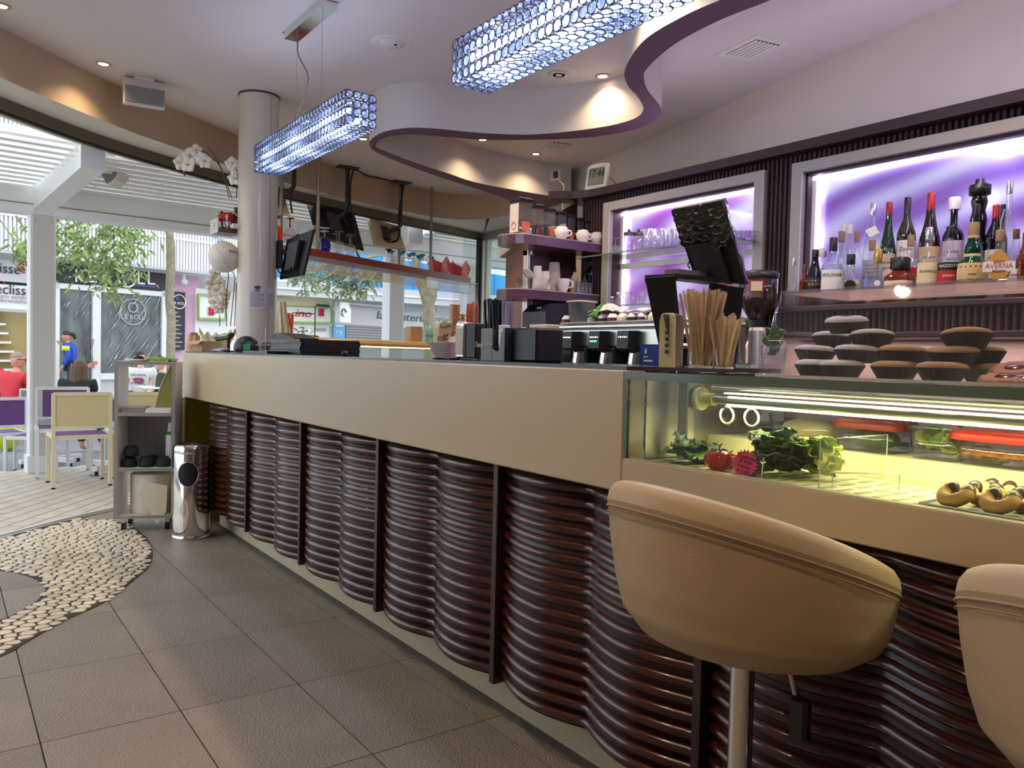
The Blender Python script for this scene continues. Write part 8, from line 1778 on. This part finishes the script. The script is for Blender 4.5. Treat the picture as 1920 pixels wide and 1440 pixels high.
tarts = [(1532, 684, 1.58, 0, 1, 'bottom row, leftmost, sugared'), (1580, 686, 1.57, 0, 1, 'bottom row, second, sugared'), (1680, 690, 1.57, 0, 0, 'bottom row, third, golden'), (1768, 694, 1.56, 0, 0, 'bottom row, fourth, golden'), (1528, 662, 1.64, 1, 1, 'second row, leftmost, sugared'), (1606, 663, 1.60, 1, 1, 'second row, second, sugared'), (1692, 666, 1.60, 1, 0, 'second row, third, golden'), (1788, 668, 1.60, 1, 0, 'second row, right, golden'), (1560, 640, 1.70, 2, 1, 'third row, half hidden at left, sugared'), (1634, 642, 1.63, 2, 1, 'third row, right of the top one, sugared'), (1586, 625, 1.64, 3, 1, 'alone on top of the left pile, sugared'), (1812, 640, 1.62, 2, 0, 'top of the right pile, golden'), (1740, 655, 1.72, 1, 1, 'pale one behind the right pile'), (1838, 655, 1.68, 1, 0, 'right pile, behind the top one'), (1850, 672, 1.68, 0, 0, 'right pile, lowest at the back'), (1672, 655, 1.70, 1, 1, 'back of the left pile')]
for px, py, X, lv, sug, nm in tarts:
    X += .014
    q = ox(px, 650, X); t = thing('tart', 'tart in a dark paper case: '+nm, 'tart', (X, q.y, PZ+.003+lv*.033), R_.uniform(0, 6), TG); t.rotation_euler = (R_.uniform(-.06, .06)*(lv > 0), R_.uniform(-.06, .10)*(lv > 0), R_.uniform(0, 6))
    o = put('paper_case', pc_me, t, False); o = put('sugar_top' if sug else 'pastry_top', tp_s if sug else tp_p, t, False)
    if lv == 3 or px == 1740: put('jam', jm, t, False)
# scalloped jam biscuits
sc_b = B(); n = 36; v = []
for z, k in ((0, .94), (.004, 1), (.012, 1), (.016, .93)):
    v += [((.042+.0035*math.cos(12*2*PI*i/n))*k*math.cos(2*PI*i/n), (.042+.0035*math.cos(12*2*PI*i/n))*k*math.sin(2*PI*i/n), z) for i in range(n)]
sc_b.add(v, [(j*n+i, j*n+(i+1) % n, (j+1)*n+(i+1) % n, (j+1)*n+i) for j in range(3) for i in range(n)], True); sc_b.add(v[-n:], [tuple(range(n))]); sc_b.add(v[:n], [tuple(range(n-1, -1, -1))])
scm = sc_b.mesh('shortbread', 'biscuit_pink' if mk('biscuit_pink', (212, 158, 116), .75, var=.1, vscale=20) else None); jm2 = B().lathe((0, 0, 0), [(.019, .0155), (.014, .018), (.0005, .0186)], 18).mesh('jam', 'jam')
for px, X, z, nm in ((1888, 1.565, 0, 'front one at the cover glass'), (1905, 1.62, .017, 'leaning one on top'), (1925, 1.57, .0, 'one cut off by the picture edge'), (1915, 1.66, 0, 'one at the back')):
    q = ox(px, 690, X); t = thing('jam_biscuit', 'scalloped jam-filled biscuit, '+nm, 'biscuit', (X, q.y, PZ+.002+z), 0, 'scalloped jam biscuits'); t.rotation_euler = (0, -.22 if z == 0 else -.3, R_.uniform(0, 1)*0); put('shortbread', scm, t, False); put('jam', jm2, t, False)
part('paper_sheet', B().sheet(lambda u, w: (1.52+.30*u, ya-.04-1.2*w, PZ+.0012+.0006*math.sin(30*w)), 4, 30, .0008), 'acrylic_top', cv)
# pot of mint behind the cover's end
q = ox(1450, 660, 1.93); t = thing('mint_glass', 'glass of green mint leaves behind the end of the pastry cover', 'herbs', (1.93, q.y, 1.169)); r = .036
part('glass', B().lathe((0, 0, 0), [(r*.8, 0), (r, .08), (r*.96, .08), (r*.76, .006)], 18), 'acrylic', t, False)
for k in range(26): part('leaf', leaf(T(R_.uniform(-.015, .015), R_.uniform(-.015, .015), .05+R_.uniform(0, .06)) @ RZ(R_.uniform(0, 6.3)) @ RY(-R_.uniform(.2, 1.2)), .034, .014, .5, .002, k), 'mint' if 'mint' in MATS or mk('mint', (86, 140, 66), .6, rnd=.25) else None, t, False)
# ================================================================== lamps of the room, and added ones
mk('bulb', (255, 240, 214), 0.5, emit=14.0, ecol=(255, 232, 196))
mk('trim_ring', (214, 200, 176), 0.3, 0.5)
def downlight(p, label, e=9):
    t = thing('downlight', label, 'downlight', p, 0, 'recessed ceiling downlights')
    part('ring', B().lathe((0, 0, 0), [(.030, -.001), (.044, -.001), (.046, -.006), (.036, -.009), (.030, -.004)], 20), 'trim_ring', t, False)
    part('bulb', B().lathe((0, 0, 0), [(.0005, -.004), (.029, -.004), (.029, -.001)], 16), 'bulb', t, False)
    lamp('downlight_spot', 'SPOT', (p[0], p[1], p[2]-.012), e, (255, 222, 178), .03, spot=math.radians(125), blend=.9, parent=t)
DL = [((2, 10), 'downlight at the left edge, nearest the corner of the picture'), ((194, 119), 'downlight beside the box speaker'), ((1130, 142), 'downlight beside the round diffuser under the big pendant'), ((905, 261), 'downlight just inside the wavy fin, left of the small grille'), ((1005, 288), 'downlight below the small ceiling grille near the rear wall')]
for p, l in DL: downlight(tuple(oz(*p, CEIL)), l)
for x, y, e_ in ((-1.2, 1.6, 10), (0.1, 2.0, 28), (-0.2, 0.3, 26), (-1.2, -1.2, 10), (2.5, 1.2, 34), (2.6, -0.6, 34), (2.5, 2.6, 34), (2.45, 3.6, 30), (2.9, 6.2, 18), (4.3, 6.6, 18)):  # extra downlights, added to brighten the room
    downlight((x, y, CEIL), 'added recessed ceiling downlight '+('over the work aisle behind the bar' if 2 < x < 2.7 else 'over the ice-cream case' if y > 5 else 'over the floor, beyond the picture'), e_)
